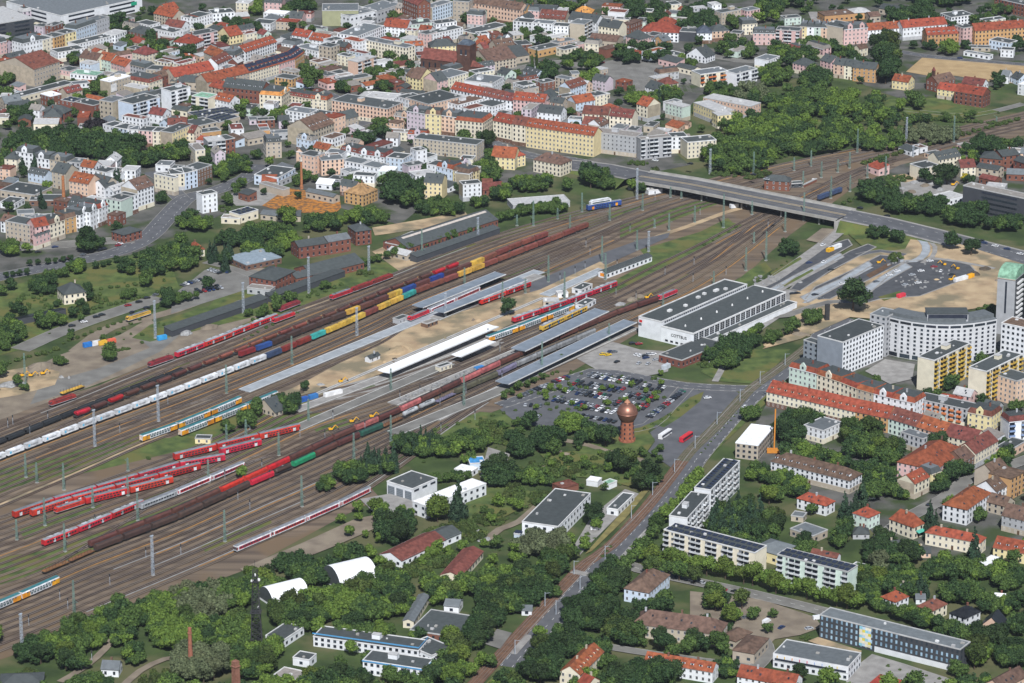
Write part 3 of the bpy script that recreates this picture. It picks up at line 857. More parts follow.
W 4 435 215 640 170 325 165 f n e|low brick workshop with wide blue-grey metal roof
H 5 140 130 195 120 95 105 h c r|tiny cottage with orange-red hipped roof among trees
F 8 600 305 720 245 470 270 h b k|brick freight office with chimneys and dark hipped roof by the rails
F 5 725 290 855 262 d12 g b k
F 4 440 345 575 360 d8 f g t
F 8 740 110 910 85 655 85 g b k|long red brick depot with arched windows and slate roof
F 9 912 80 1040 58 d12 g b g
@342 228
F 10 80 20 170 8 d14 h b k|tall brick head building at the right end of the depot
W 5 250 85 360 108 d30 f b k|brick gable end of the long old freight shed
W 4 260 130 375 160 d10 g t l|loose piece of dark shed roof on the sandy lot
@513 228
W 4 540 260 805 160 490 250 g w k|long narrow white platform hut with dark roof and orange end mural
W 3 395 360 460 325 350 345 f w k|small white cabin with dark roof left of the red railcar
W 3 415 450 480 415 370 435 f w k|small white cabin with dark roof right of the red railcar
W 3 260 380 320 375 d5 f w l|tiny white pavilion on the sandy platform lot
W 3 175 425 265 425 d7 f t l|pale flat hut on the sandy platform lot
@853 228
@0 0 1
W 5 408 248 498 219 383.5 241 g b k|very long old freight shed with dark roof and pale skylight strip
W 4 417 257 500 228 d6 s d k N|low black platform roof running along the old freight shed
W 5 313 275 364 262 293 268 g b k|shorter freight shed with dark roof joined to the brick office
W 4 172 331 268 298 d7 s d k N|long black sagging platform roof with weeds, left of the brick office
W 4 272 297 345 271 d6 s d k N|black platform roof in front of the brick freight office
V 8 937.6 82.6 955.2 78.6 922.6 80.3 g b n|dark brick chapel with grey-brown roof and small belfry
O 4 698 346 797 302.5 d7 f w k N|low white-edged canopy wing along the front of the station hall
F 5 681.8 360.5 724 343 661 353.5 f b k|low red brick annex at the corner of the station hall
O 36 997.7 277.2 1015.4 279.8 d22 v g v N|tall grey tower with a curved green copper cap
O 25 870 314 886.5 317.5 d15 f g g|end pavilion of the curved pale office with corner terrace
H 3 440 367.5 452 363.5 d4 f c k|small beige kiosk on the grey platform left of the white canopy
H 3 370 358.5 380 354.5 d4 g w k|tiny white hut with dark roof on the sandy site
H 3 399 320 409 316 d5 f g k|dark waiting shelter at the end of the back platform
H 3 427 324 438 320 d5 f n t|brown waiting shelter beside the sandy site
@684 342
O 9 430 600 520 492 300 582 f t w|beige building with plain white roof at the building site by the avenue
A 8 808 515 920 465 675 490 f w g|new white cubic villa with roof terrace and scaffolding among trees
A 13 610 142 768 183 d14 m m r|mint white ornate mansion at the head of the long gabled row
A 13 770 185 905 230 d14 m c r|brick and cream ornate house next to the mint white mansion
@853 342
A 9 -500 285 13 402 d14 g c r|very long cream row with bright red roof beside the avenue
A 9 15 402 203 440 d14 g o r|orange house in the long red-roofed row, between trees
A 9 205 440 362 487 d14 g m R|mint green house in the long red-roofed row
A 9 364 487 520 535 d14 g s r
A 9 522 535 700 580 d14 g c R
A 9 710 645 840 570 d13 g c R
A 8 640 690 705 655 d13 g n n
A 13 -73 230 20 267 d14 m c r
A 13 22 268 118 296 d14 m t r
A 13 120 297 226 324 d14 m w r
A 13 228 325 355 352 d14 m w r|brick and white striped gabled house, right end of the ornate row
A 11 363 328 662 392 d12 f g k|plain grey block with small orange balconies beside the ornate row
A 12 665 405 802 432 d14 m y R|yellow house with curved gable beside the plain grey block
A 12 905 462 1010 450 806 430 m w R B|white corner house with red mansard and blue balconies
A 20 472 108 680 8 360 92 f c k B|tall cream slab block with yellow balconies, left of its twin
A 20 775 172 980 72 663 150 f c k B|tall cream slab block with yellow balconies, right of its twin
A 15 950 228 1040 195 d16 f s k
V 9 475 740 658 620 330 645 h p r|pink villa with broad red roof and little balconies
@684 456
W 6 400 530 545 572 d16 h y g|cream pavilion with slate grey roof between the two solar blocks
A 8 503 28 958 142 d13 h w n D|long white row with brown hipped roof and dormers
H 6 655 242 822 287 885 262 h w r|white detached house with bright red hipped roof behind the pines
W 4 745 465 832 428 700 385 f t g
H 6 735 560 885 590 912 572 g w R
H 3 620 345 690 355 d7 f t g
@853 456
V 7 0 328 90 356 153 325 h m r|mint green villa with red hipped roof
A 9 358 160 443 118 262 130 g c r F|cream house with patchy pink-red roof and grey firewall
A 9 455 105 512 85 d10 m y k
V 9 660 310 800 212 533 270 h w r|white house with red hipped roof and white dormers at the street corner
A 8 830 205 920 155 d13 g w n
H 6 775 262 880 290 915 252 g t n
A 9 862 340 1060 388 d13 g g n
V 7 350 412 412 388 190 370 h c r|cream villa with turquoise and orange awnings under a red roof
V 7 420 440 735 502 778 472 h c r|long peach double villa with red roof and rounded bay
A 6 812 527 1060 575 d12 g y r|yellow row house with dark red tiles at the right edge
H 4 778 637 855 590 725 622 f u w|small blue shed with a white roof in the gardens
A 12 915 135 1000 90 d14 f o n
A 9 820 110 905 70 d13 g t n
H 3 0 450 95 450 d8 h g k
H 3 200 530 285 525 d7 g g k
H 3 370 560 450 560 d6 g s k
H 3 -20 640 40 655 d7 f w g
@513 456
F 8 262 410 450 217 48 385 f w k|white flat-roofed works hall with dark roof and blue stair
W 4 608 312 702 222 545 300 f w k|narrow white garage with dark roof beside the tram track
W 3 425 140 490 150 515 128 f w w N|white site cabin near the works hall
W 3 555 165 602 145 d5 f w v N|white site cabin with green roof near the works hall
W 3 285 190 380 165 d9 f b R N
W 2 5 450 40 455 d4 f u S N
@342 456
F 7 408 192 550 130 242 155 f w k G|white fire-station-like garage with three grey roller doors
F 7 490 292 835 160 395 268 f w w|long white workshop with a bright white roof
W 4 345 605 600 482 195 577 g w R|long shed with dark red roof among bushes
W 4 602 480 690 442 d13 g w k|white end of the long shed with grey roof
W 3 650 75 745 95 d8 f w w|small white shed next to the blue tarpaulin shelter
W 4 740 45 830 40 d10 f u u N|bright blue tarpaulin shelter on the works yard
@250 503 3.796
W 4 800 280 885 182 735 257 g c R|rust red barn with gabled roof surrounded by bushes
W 1 345 335 488 301 d20 v w w N|large white barrel-vaulted hall half hidden by bushes
W 1 88 392 226 358 d15 v w w N|smaller white barrel-vaulted hall near the lattice tower
O 5 240 507 640 562 275 467 f w k|long white pavilion with blue roof edge and dark roof
O 7 428 597 660 632 690 592 f w k|two storey white block with blue roof edge and porch
O 4 690 580 770 548 d18 f w k
W 4 130 520 205 470 45 513 f w k
@342 565
W 4 665 420 785 300 385 385 f b k|low hall with broad black roof and bright red walls
W 4 415 325 505 175 365 300 g c g
W 4 590 232 675 240 d9 g w g
@171 565
W 4 705 535 800 552 840 515 f w k
W 4 590 640 720 668 790 620 f c t|black-roofed shed in the trees right of the tall chimney
@0 565
H 4 585 600 685 605 d8 g w g|small white cottage with grey roof by a path
W 4 0 700 250 690 d14 h g k
@513 565
V 7 785 160 907 55 632 143 h u n|pale blue-white schoolhouse with steep brown hipped roof
A 7 690 335 1195 402 d15 h t n|long sand-coloured former barracks with hipped brown roof
A 6 388 635 525 500 285 600 g c r|row of cottages with red roof, ridge running away, awnings behind
A 5 375 675 430 700 d9 g c r
A 6 762 552 1155 618 1185 577 g w r|long white row of cottages with orange-red roof at the bottom edge
W 3 50 260 108 262 d7 g w g
@684 565
W 5 208 412 300 440 d14 h t n
W 6 405 512 490 422 280 492 h t n|wing of the sand-coloured barracks beside the dirt car park
A 5 308 642 640 702 d11 g w r
@764 503 3.796
O 12 212 425 745 557 792 530 f d g|anthracite school building with coloured window panels
O 7 35 572 320 624 392 574 f w g|white and grey sports hall with coloured slits below the school
@853 565
V 6 247 213 322 180 145 190 h w r|white villa with orange-red pyramid roof and skylights
V 6 460 265 545 223 357 243 h c R|cream villa with crimson hipped roof beside a small pool
V 6 650 308 738 268 545 282 h w d|white villa with glossy black pyramid roof
H 6 738 350 862 370 d11 x s d|light brown gabled house with dark roof and skylight
H 4 860 720 1010 640 d10 g s n
H 3 290 145 345 130 d6 g w g
H 3 365 195 420 195 d5 g w g
H 2 820 190 880 195 d5 g w w
@0 0 1
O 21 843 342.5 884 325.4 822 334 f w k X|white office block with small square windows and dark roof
O 15 823.5 346 830.5 343.5 803.7 340 f i k|slate grey stair block attached to the white office block
A 15 687.5 518.3 709.3 494.2 668.2 516.7 f w k B|white slab block with black roof and no panels, beside the avenue
A 16 711 490.2 740 461 693 489 f w S B|white slab block with striped solar roof beside the avenue
A 14 663.9 529.7 754.8 553 766.6 545.8 f c S B|long cream slab block with solar roof behind a row of trees
A 14 777.2 554.4 848 572 859.4 566 f m S B|long mint slab block with solar roof behind a row of trees
O 20 1001.5 323 1040 331 d14 f w n|white office with dark brown roof beside the green-capped tower
H 3 195 438.5 210.5 439 d6 f y k|yellow hut with black flat roof between parked trains
H 3 275 412.5 287 408 258 404.5 g t k|grey roofed hut under trees beside the orange and blue trains"""
# ================================================================ buildings
FOOT = []     # footprints (cx, cy, half-length, half-depth, angle, height) that keep trees off
_wcache = {}
def winmesh(kind):
    if kind in _wcache: return _wcache[kind]
    mb = MB()
    if kind == 'std':      # unit 1 x 1, with a frame and a mullion
        mb.box(-.5,.5,-.06,.02,0,1,m=0)
        for a in ((-.5,-.42,0,1),(.42,.5,0,1),(-.42,.42,0,.07),(-.42,.42,.93,1),(-.03,.03,.07,.93)): mb.box(a[0],a[1],-.1,-.06,a[2],a[3],m=1)
    elif kind == 'dark':
        mb.box(-.5,.5,-.06,.02,0,1,m=0); mb.box(-.5,.5,-.12,-.06,-.06,0,m=1)
    elif kind == 'band':
        mb.box(-.5,.5,-.08,.02,0,1,m=0)
        for i in range(1, 12): mb.box(-.5+i/12-.004,-.5+i/12+.004,-.13,-.08,0,1,m=1)
    elif kind == 'door':
        mb.box(-.5,.5,-.08,.02,0,1,m=0)
        for i in range(1,5): mb.box(-.5,.5,-.12,-.08,i/5-.01,i/5+.01,m=1)
    if kind == 'light': mb.box(-.5,.5,-.06,.02,0,1,m=0)
    m = {'light': [nmat('glass_light', (.35,.5,.62), (.12,.2,.28), scale=.25, rough=.3)], 'std': [GLASS, FRAME], 'dark': [GLASS, FRAME], 'band': [GLASS, DARK], 'door': [pm('roller_door', (.2,.23,.26)), DARK]}[kind]
    _wcache[kind] = mb.mesh('window_'+kind, m); return _wcache[kind]
def facade(par, L, axis, pos, h, kind, wk, fl, seed, cnt, style='std', z0=.9, ww=1.15, wh=1.65, pitch=2.95, floors=None, skip=()):
    """windows of one side as parts; axis 0: front (y=0), 1: side x=L, -1: side x=0"""
    if L < 3 or h < 2.3: return
    n = floors or max(1, int(round(h/3.15))); fh = h/n
    cols = max(1, int((L-.8)/pitch)); dp = L/cols
    me = winmesh(style)
    for j in range(n):
        for i in range(cols):
            if (i, j) in skip: continue
            if cnt[0] >= 100:
                cnt[1].append((axis, pos, (i+.5)*dp, j*fh+z0*fh/3.15, ww, min(wh, fh*.62))); continue
            cnt[0] += 1
            c = (i+.5)*dp; z = j*fh+z0*fh/3.15
            if axis == 0: put('window', me, par, (c, pos, z), 0, (ww, 1, min(wh, fh*.62)))
            elif axis == 1: put('window', me, par, (pos, c, z), math.pi/2, (ww, 1, min(wh, fh*.62)))
            else: put('window', me, par, (pos, c, z), -math.pi/2, (ww, 1, min(wh, fh*.62)))
def rest(par, cnt):
    if not cnt[1]: return
    mb = MB()
    for (axis, pos, c, z, a, b) in cnt[1]:
        if axis == 0: mb.box(c-a/2, c+a/2, pos-.08, pos+.02, z, z+b)
        elif axis == 1: mb.box(pos-.02, pos+.08, c-a/2, c+a/2, z, z+b)
        else: mb.box(pos-.08, pos+.02, c-a/2, c+a/2, z, z+b)
    tag(mb.build('windows', GLASS, par), kind='stuff')
def chimney(par, x, y, z, h=1.6, wk='b', s=.45):
    mb = MB(); mb.box(-s,s,-s*.8,s*.8,0,h); mb.box(-s*1.15,s*1.15,-s,s,h,h+.15)
    put('chimney', mb.mesh('chimney', wallm(wk)), par, (x, y, z))
KIND = dict(A='apartment_building', H='house', V='villa', W='warehouse', F='brick_works', O='office_building', S='signal_box')
CATS = dict(A='apartment building', H='house', V='villa', W='shed', F='works building', O='office building', S='signal box')
_DM = {}
def dormer_mesh(rk, wk):
    k = (rk, wk)
    if k not in _DM:
        mb = MB(); mb.box(-.8,.8,0,2.6,0,1.3,m=0); mb.quad((-1,-.2,1.3),(1,-.2,1.3),(1,3,1.6),(-1,3,1.6),m=1); mb.quad((-1,-.2,1.3),(-1,3,1.6),(-1,3,1.4),m=1); mb.box(-.5,.5,-.05,0,.25,1.05,m=2)
        _DM[k] = mb.mesh('dormer', [wallm(wk), roofm(rk), GLASS])
    return _DM[k]
def building(code, h, A, B, C, D, rt, wk, rk, fl, label, seed):
    rr = random.Random(seed); h += (seed//10 % 11)*.017
    a = P(*A, h); b = P(*B, h); a.z = b.z = 0
    u = (b-a); L = u.length; u.normalize(); v = Vector((-u.y, u.x, 0))
    if C is not None:
        c = P(*C, h); c.z = 0; D = abs((c-a).dot(v))
        if D < 4: D = 4
    ang = math.atan2(u.y, u.x)
    cx = (A[0]+B[0])/2; cy = (A[1]+B[1])/2+h*1.6
    ctr = a+u*L/2+v*D/2
    FOOT.append((ctr.x, ctr.y, L/2, D/2, ang, h))
    if not label:
        fn = max(1, round(h/3.1)); num = ['', 'one', 'two', 'three', 'four', 'five', 'six', 'seven'][min(fn, 7)]
        k = {'A': 'tenement' if h > 8 else 'apartment house', 'H': 'house', 'V': 'villa', 'W': 'shed', 'F': 'works building', 'O': 'office block', 'S': 'cabin'}[code]
        shp = {'f': 'flat', 'g': 'gabled', 'x': 'gabled', 'h': 'hipped', 'm': 'mansard', 'v': 'vaulted', 's': 'sloping'}[rt]
        sz = 'long ' if L > 45 else 'small ' if L < 12 else ''
        rn = ('%s %s roof' % (RNAME[rk], shp))
        bases = [lambda k_: '%s%s %s-storey %s with %s, %s' % (sz, WNAME[wk], num, k, rn, rel(cx, cy, k_))]
        label = uniq(bases[0])
    else: USED[label] = 1
    kn, kc = KIND[code], CATS[code]
    if code == 'A':
        if 5000*1 <= seed < 9000: kn, kc = 'rear_building', 'rear building'
        elif 'B' in fl: kn, kc = 'apartment_block', 'apartment block'
        elif h > 8.5: kn, kc = 'tenement', 'tenement'
        else: kn, kc = 'apartment_house', 'apartment house'
    root = empty(kn, a, ang, label=label, cat=kc)
    W = wallm(wk); ov = .35
    # walls
    mb = MB(); mb.prism([(0,0),(L,0),(L,D),(0,D)], 0, h, cap=False)
    rh = {'g': .36, 'x': .5, 'h': .34}.get(rt, 0)
    if code in 'WF': rh *= .55
    ridge = h+min(rh*(D if rt != 'x' else L), 6.5)
    if rt == 'g': mb.quad((0,D,h),(0,0,h),(0,D/2,ridge-.1)); mb.quad((L,0,h),(L,D,h),(L,D/2,ridge-.1))
    if rt == 'x': mb.quad((0,0,h),(L,0,h),(L/2,0,ridge-.1)); mb.quad((L,D,h),(0,D,h),(L/2,D,ridge-.1))
    if rt == 's': mb.quad((0,D,h),(0,0,h),(0,D,h+D*.2)); mb.quad((L,0,h),(L,D,h),(L,D,h+D*.2)); mb.quad((L,D,h),(0,D,h),(0,D,h+D*.2),(L,D,h+D*.2))
    mats = [W]
    if wk == 'n' and code == 'A': pass
    if rt in 'f':
        pass
    mb.build('wall', mats, root)
    if code == 'A' and h > 7 and wk in 'wcypslmgu' and rr.random() < .55 and 'B' not in fl:   # socle storey of another tone
        mb = MB(); mb.box(-.06, L+.06, -.08, D*.98, 0, 3.0); k2 = rr.choice('tgcn') ; mb.build('ground_storey', wallm(k2 if k2 != wk else 't'), root)
    # roofs
    RM = roofm('r' if rk == 'S' and rt != 'f' else 'k' if rk == 'S' else rk)
    mb = MB()
    if rt == 'f':
        t = .3; rim = .35
        mb.prism([(t,t),(L-t,t),(L-t,D-t),(t,D-t)], h-.3, h-.02, m=0)
        rm = FRAME if wk in 'wcu' else roofm('l') if rk in 'kgtS' else roofm(rk)
        for bx in ((-.12,L+.12,-.12,t),(-.12,L+.12,D-t,D+.12),(-.12,t,t,D-t),(L-t,L+.12,t,D-t)): mb.box(bx[0],bx[1],bx[2],bx[3],h-.25,h+rim,m=1)
        roof = mb.build('roof', [RM, rm], root)
        n = int(L*D/220)+1
        if L > 8 and code != 'H':
            for i in range(min(n, 7)):
                s = rr.uniform(.4, 1.0); hh = rr.uniform(.5, 1.1); mb = MB(); mb.box(-s,s,-s*.8,s*.8,0,hh)
                put('roof_vent', mb.mesh('roof_vent', rr.choice([FRAME, m_con, roofm('l')])), roof, (rr.uniform(1.5, L-1.5), rr.uniform(1.5, max(1.6, D-1.5)), h-.02))
        if code in 'AO' and L > 18 and D > 9 and rr.random() < .6 and rk != 'S':
            s = rr.uniform(1.8, 2.6); mb = MB(); mb.box(-s,s,-s*.7,s*.7,0,2.3,m=0); mb.box(-s-.15,s+.15,-s*.7-.15,s*.7+.15,2.3,2.45,m=1)
            put('stair_head', mb.mesh('stair_head', [wallm('g' if wk in 'gd' else wk), roofm('l')]), roof, (L*rr.uniform(.25,.75), D*.6, h-.02))
        if rk == 'S':
            nx = max(2, int(L/3.4)); rows = 2 if D < 16 else 3
            mb = MB(); mb.quad((-1.25,-.9,0),(1.25,-.9,0),(1.25,.9,.55),(-1.25,.9,.55)); mb.quad((-1.25,.9,0),(1.25,.9,0),(1.25,.9,.55),(-1.25,.9,.55)); pme = mb.mesh('solar_panel', SOLAR)
            c_ = 0
            for j in range(rows):
                for i in range(nx):
                    if c_ < 90: put('solar_panel', pme, roof, ((i+.5)*L/nx, (j+.5)*D/rows, h+.12), 0, (1, 1.3, 1)); c_ += 1
    else:
        if rt == 'g':
            e = h-ov*.5
            for t_ in (0, 1):
                y0, y1 = (-ov, D/2) if t_ == 0 else (D+ov, D/2)
                q = [(-.3,y0,e),(L+.3,y0,e),(L+.3,y1,ridge),(-.3,y1,ridge)]
                mb.quad(*(q if t_ == 0 else q[::-1])); mb.quad((-.3,y0,e),(-.3,y0,e-.22),(L+.3,y0,e-.22),(L+.3,y0,e)); 
                for xx in (-.3, L+.3): mb.quad((xx,y0,e),(xx,y1,ridge),(xx,y1,ridge-.22),(xx,y0,e-.22))
        elif rt == 'x':
            e = h-ov*.7
            for t_ in (0, 1):
                x0 = -ov if t_ == 0 else L+ov
                q = [(x0,-.3,e),(L/2,-.3,ridge),(L/2,D+.3,ridge),(x0,D+.3,e)]
                mb.quad(*q)
                for yy in (-.3, D+.3): mb.quad((x0,yy,e),(L/2,yy,ridge),(L/2,yy,ridge-.22),(x0,yy,e-.22))
        elif rt == 'h':
            e = h-.1; k = min(L, D)/2*.92; o = ov
            if L >= D: r1, r2 = (k, D/2, ridge), (L-k, D/2, ridge)
            else: r1, r2 = (L/2, k, ridge), (L/2, D-k, ridge)
            c = [(-o,-o,e),(L+o,-o,e),(L+o,D+o,e),(-o,D+o,e)]
            if L >= D: mb.quad(c[0],c[1],r2,r1); mb.quad(c[1],c[2],r2); mb.quad(c[2],c[3],r1,r2); mb.quad(c[3],c[0],r1)
            else: mb.quad(c[0],c[1],r1); mb.quad(c[1],c[2],r2,r1); mb.quad(c[2],c[3],r2); mb.quad(c[3],c[0],r1,r2)
            for i in range(4): p, q = c[i], c[(i+1)%4]; mb.quad(p, (p[0],p[1],e-.25), (q[0],q[1],e-.25), q)
        elif rt == 'm':
            z1 = h+2.7; i_ = min(1.5, D*.2, L*.2); o = .25
            c = [(-o,-o,h-.05),(L+o,-o,h-.05),(L+o,D+o,h-.05),(-o,D+o,h-.05)]
            dd = [(0 if 'E' not in fl else i_, i_, z1),(L, i_, z1),(L, D-i_, z1),(0, D-i_, z1)]
            dd = [(i_*.5,i_,z1),(L-i_*.5,i_,z1),(L-i_*.5,D-i_,z1),(i_*.5,D-i_,z1)]
            for i in range(4): mb.quad(c[i], c[(i+1)%4], dd[(i+1)%4], dd[i], m=0)
            top = (L/2, D/2, z1+.5); mb.quad(*[(p[0],p[1],z1) for p in dd], m=1)
            ridge = z1
        elif rt == 'v':
            n = 14; H = D*(.5 if code == 'W' else .27)
            ring0 = [(0, D/2-D/2*math.cos(math.pi*i/n), h+H*math.sin(math.pi*i/n)) for i in range(n+1)]
            ring1 = [(L, p[1], p[2]) for p in ring0]
            for i in range(n): mb.quad(ring0[i], ring1[i], ring1[i+1], ring0[i+1], m=0)
            mb.quad(*ring0[::-1], m=2); mb.quad(*ring1, m=0); ridge = h+H
        elif rt == 's':
            mb.quad((-.3,-.3,h),(L+.3,-.3,h),(L+.3,D+.3,h+D*.2),(-.3,D+.3,h+D*.2)); ridge = h+D*.2
        roof = mb.build('roof', [RM, roofm('k') if rk not in 'k' else roofm('g'), roofm('k')], root)
        if rt in 'ghm' and code in 'AHVF' and rt != 'v':
            for i in range(max(1, int(L/13))):
                y = D*rr.uniform(.42, .6); z = ridge-.8 if rt != 'm' else ridge
                chimney(roof, min(L-1, max(1, (i+rr.uniform(.3,.7))*L/max(1,int(L/13)))), y, z, 1.9, rr.choice('bbntg'))
        if rk == 'S' and rt == 'g':
            nx = max(2, int(L/6)); sl = math.atan2(ridge-h, D/2); pl = (D/2)/math.cos(sl)*.42
            mb = MB(); mb.box(-.5,.5,-.5,.5,0,.12); pme = mb.mesh('solar_panel', SOLAR)
            for i in range(nx):
                for j in (0, 1):
                    o = put('solar_panel', pme, roof, ((i+.5)*L/nx, D/2*(.28+.46*j), h+(ridge-h)*(.28+.46*j)+.06), 0, (L/nx*.95, pl, 1)); o.rotation_euler = (sl, 0, 0)
        if 'D' in fl or (rt in 'gm' and code == 'A' and L > 14 and rr.random() < .5):
            n = max(1, int(L/4.2)); n = min(n, 24)
            for i in range(n):
                if rt == 'm': y, z = .35, h+.75
                else: y, z = D*.16, h+(ridge-h)*.3
                put('dormer', dormer_mesh(rk if rk != 'S' else 'r', wk if wk in 'wc' else 'w'), roof, ((i+.5)*L/n, y, z-.2), 0, (1, 1 if rt == 'm' else .9, 1))
        elif rt in 'gh' and code in 'AHV' and L > 9:
            sl = math.atan2(ridge-h, D/2); mb = MB(); mb.box(-.45,.45,-.6,.6,0,.1); sme = mb.mesh('skylight', GLASS)
            for i in range(int(L/9)+1):
                t = rr.uniform(.3, .7); x = rr.uniform(.25, .75)*L if L < 20 else rr.uniform(2, L-2)
                o = put('skylight', sme, roof, (x, D/2*t, h+(ridge-h)*t+.04)); o.rotation_euler = (sl, 0, 0)
        if rt == 'm' and ('gable' in label or 'ornate' in label or rr.random() < .45) and L > 9:
            n = 1 if L < 20 else 2
            for i in range(n):
                mb = MB(); mb.rings([[(-2.1,-.3,0),(-2.1,.5,0),(2.1,.5,0),(2.1,-.3,0)], [(-2.1,-.3,2.6),(-2.1,.5,2.6),(2.1,.5,2.6),(2.1,-.3,2.6)], [(-1.1,-.3,3.7),(-1.1,.5,3.7),(1.1,.5,3.7),(1.1,-.3,3.7)], [(-.3,-.3,4.6),(-.3,.5,4.6),(.3,.5,4.6),(.3,-.3,4.6)]]); mb.box(-.6,.6,-.36,-.3,.7,2.2,m=1)
                put('front_gable', mb.mesh('front_gable', [W, GLASS]), root, ((i+.5)*L/n, 0, h-.05))
    # cornice
    if code in 'AOV' and h > 6 and rt != 'f':
        mb = MB(); mb.box(-.1, L+.1, -.28, 0.02, h-.55, h-.12); mb.build('cornice', wallm('c' if wk in 'cy' else 'w' if wk in 'wumlsp' else 't'), root)
    cam2 = Vector((-a.x, -a.y, 0)).normalized()
    cnt = [0, []]
    vis_r = u.dot(cam2) > .12; vis_l = (-u).dot(cam2) > .12
    if 'N' not in fl:
        st = 'std' if rr.random() < .6 and wk != 'd' else 'dark'; kw = {}
        if code == 'W' or code == 'F': st = 'dark'; kw = dict(pitch=4.2, ww=1.7, wh=1.5, floors=1 if h < 6.5 else 2)
        if wk == 'b': kw = dict(pitch=3.4, ww=1.2, wh=1.9, floors=max(1, round(h/4)))
        if code == 'O': kw = dict(pitch=3.0, ww=1.5, wh=1.5); st = 'dark'
        if 'coloured window panels' in label: st = 'light'; kw = dict(pitch=2.6, ww=1.0, wh=1.8)
        if 'L' in fl: st = 'band'; kw = dict(pitch=max(6, L/3), ww=max(6, L/3)*.94, wh=1.5)
        if 'G' in fl: st = 'dark'; kw = dict(pitch=6, ww=4, wh=1.2, floors=1, z0=2.2)
        if 'lined window' in label: st = 'band'; kw = dict(pitch=L/2, ww=L/2*.97, wh=1.3)
        bal = {}
        if 'B' in fl:
            n = max(1, int(round(h/3.0))); fh = h/n; cols = max(2, int(L/3.2)); dp = L/cols
            pc = {'yellow balc': (.62,.42,.08), 'orange balc': (.6,.2,.06), 'blue balc': (.25,.35,.55)}
            pcol = next((v_ for k_, v_ in pc.items() if k_ in label), (.62,.64,.66))
            mb = MB(); bw = dp*.92
            mb.box(-bw/2,bw/2,-1.2,0,-.12,.05,m=0); mb.box(-bw/2,bw/2,-1.28,-1.2,-.12,.95,m=1)
            for s in (-1, 1): mb.box(s*bw/2-.04,s*bw/2+.04,-1.2,0,-.12,.95,m=1)
            mb.box(-bw/2+.1,bw/2-.1,-.05,.0,.05,fh*.72,m=2)
            bme = mb.mesh('balcony', [m_con, pm('balc_%s' % str(pcol), pcol, objr=.15), GLASS])
            skip = set(); c_ = 0
            for j in range(0 if 'tall cream' in label else (1 if h > 10 else 0), n):
                for i in range(cols):
                    if i % 3 != 1 and c_ < 95:
                        skip.add((i, j)); c_ += 1; put('balcony', bme, root, ((i+.5)*dp, 0, j*fh+.25))
            kw = dict(pitch=L/cols*.999, skip=skip, floors=n)
        facade(root, L, 0, 0, h, code, wk, fl, seed, cnt, st, **kw)
        kw.pop('skip', None)
        if 'B' in fl: kw = {}
        if 'L' in fl and D > 8: kw.update(pitch=D/2, ww=D/2*.94)
        if 'G' in fl:
            for i in range(3): put('roller_door', winmesh('door'), root, (0, D*(i+.5)/3, .05), -math.pi/2, (D/3*.78, 1, h*.72))
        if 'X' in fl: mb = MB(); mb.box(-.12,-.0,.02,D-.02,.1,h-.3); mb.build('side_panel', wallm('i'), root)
        blank = 'F' in fl or 'X' in fl or 'B' in fl or (code == 'A' and rt in 'gf' and rr.random() < .35)
        if not blank and 'G' not in fl and D > 5:
            if vis_r: facade(root, D, 1, L, h, code, wk, fl, seed, cnt, st, **kw)
            if vis_l: facade(root, D, -1, 0, h, code, wk, fl, seed, cnt, st, **kw)
        elif 'F' in fl and code == 'A':
            for xx, s in ((0, -1), (L, 1)):
                mb = MB(); mb.quad((xx+s*.03,.3,.1),(xx+s*.03,D-.3,.1),(xx+s*.03,D-.3,h-.2),(xx+s*.03,.3,h-.2))
                mb.build('firewall', nmat('firewall', (.42,.36,.27), (.3,.26,.2), scale=.35, rough=1, objr=.15, detail=8), root)
        if code in 'AV' and 'B' not in fl:
            mb = MB(); mb.box(-.6,.6,-.1,0,0,2.3); put('door', mb.mesh('door', pm('door_wood', (.12,.07,.04))), root, (L*.5+.01, -.02, 0))
        rest(root, cnt)
    return root, L, D, ang
def parse(txt):
    ox = oy = 0; sc = 5.79; seed = 0; roots = {}
    for ln in txt.strip().split('\n'):
        ln = ln.strip()
        if not ln: continue
        if ln[0] == '@':
            q = ln[1:].split(); ox, oy = float(q[0]), float(q[1]); sc = float(q[2]) if len(q) > 2 else 5.79; continue
        seed += 1
        body, _, label = ln.partition('|'); q = body.split(); code = q[0]; h = float(q[1])
        def pt(i): return (ox+float(q[i])/sc, oy+float(q[i+1])/sc)
        A, B = pt(2), pt(4)
        if q[6][0] == 'd': C = None; D = float(q[6][1:]); i = 7
        else: C = pt(6); D = None; i = 8
        rt, wk, rk = q[i], q[i+1], q[i+2]; fl = q[i+3] if len(q) > i+3 else ''
        parts = wk.split('+')
        for n, k in enumerate(parts):
            a = (A[0]+(B[0]-A[0])*n/len(parts), A[1]+(B[1]-A[1])*n/len(parts)); b = (A[0]+(B[0]-A[0])*(n+1)/len(parts), A[1]+(B[1]-A[1])*(n+1)/len(parts))
            roots[label] = building(code, h, a, b, C, D, rt, k, rk, fl, label if len(parts) == 1 else '', seed*10+n)
    return roots
BLD = parse(DATA)
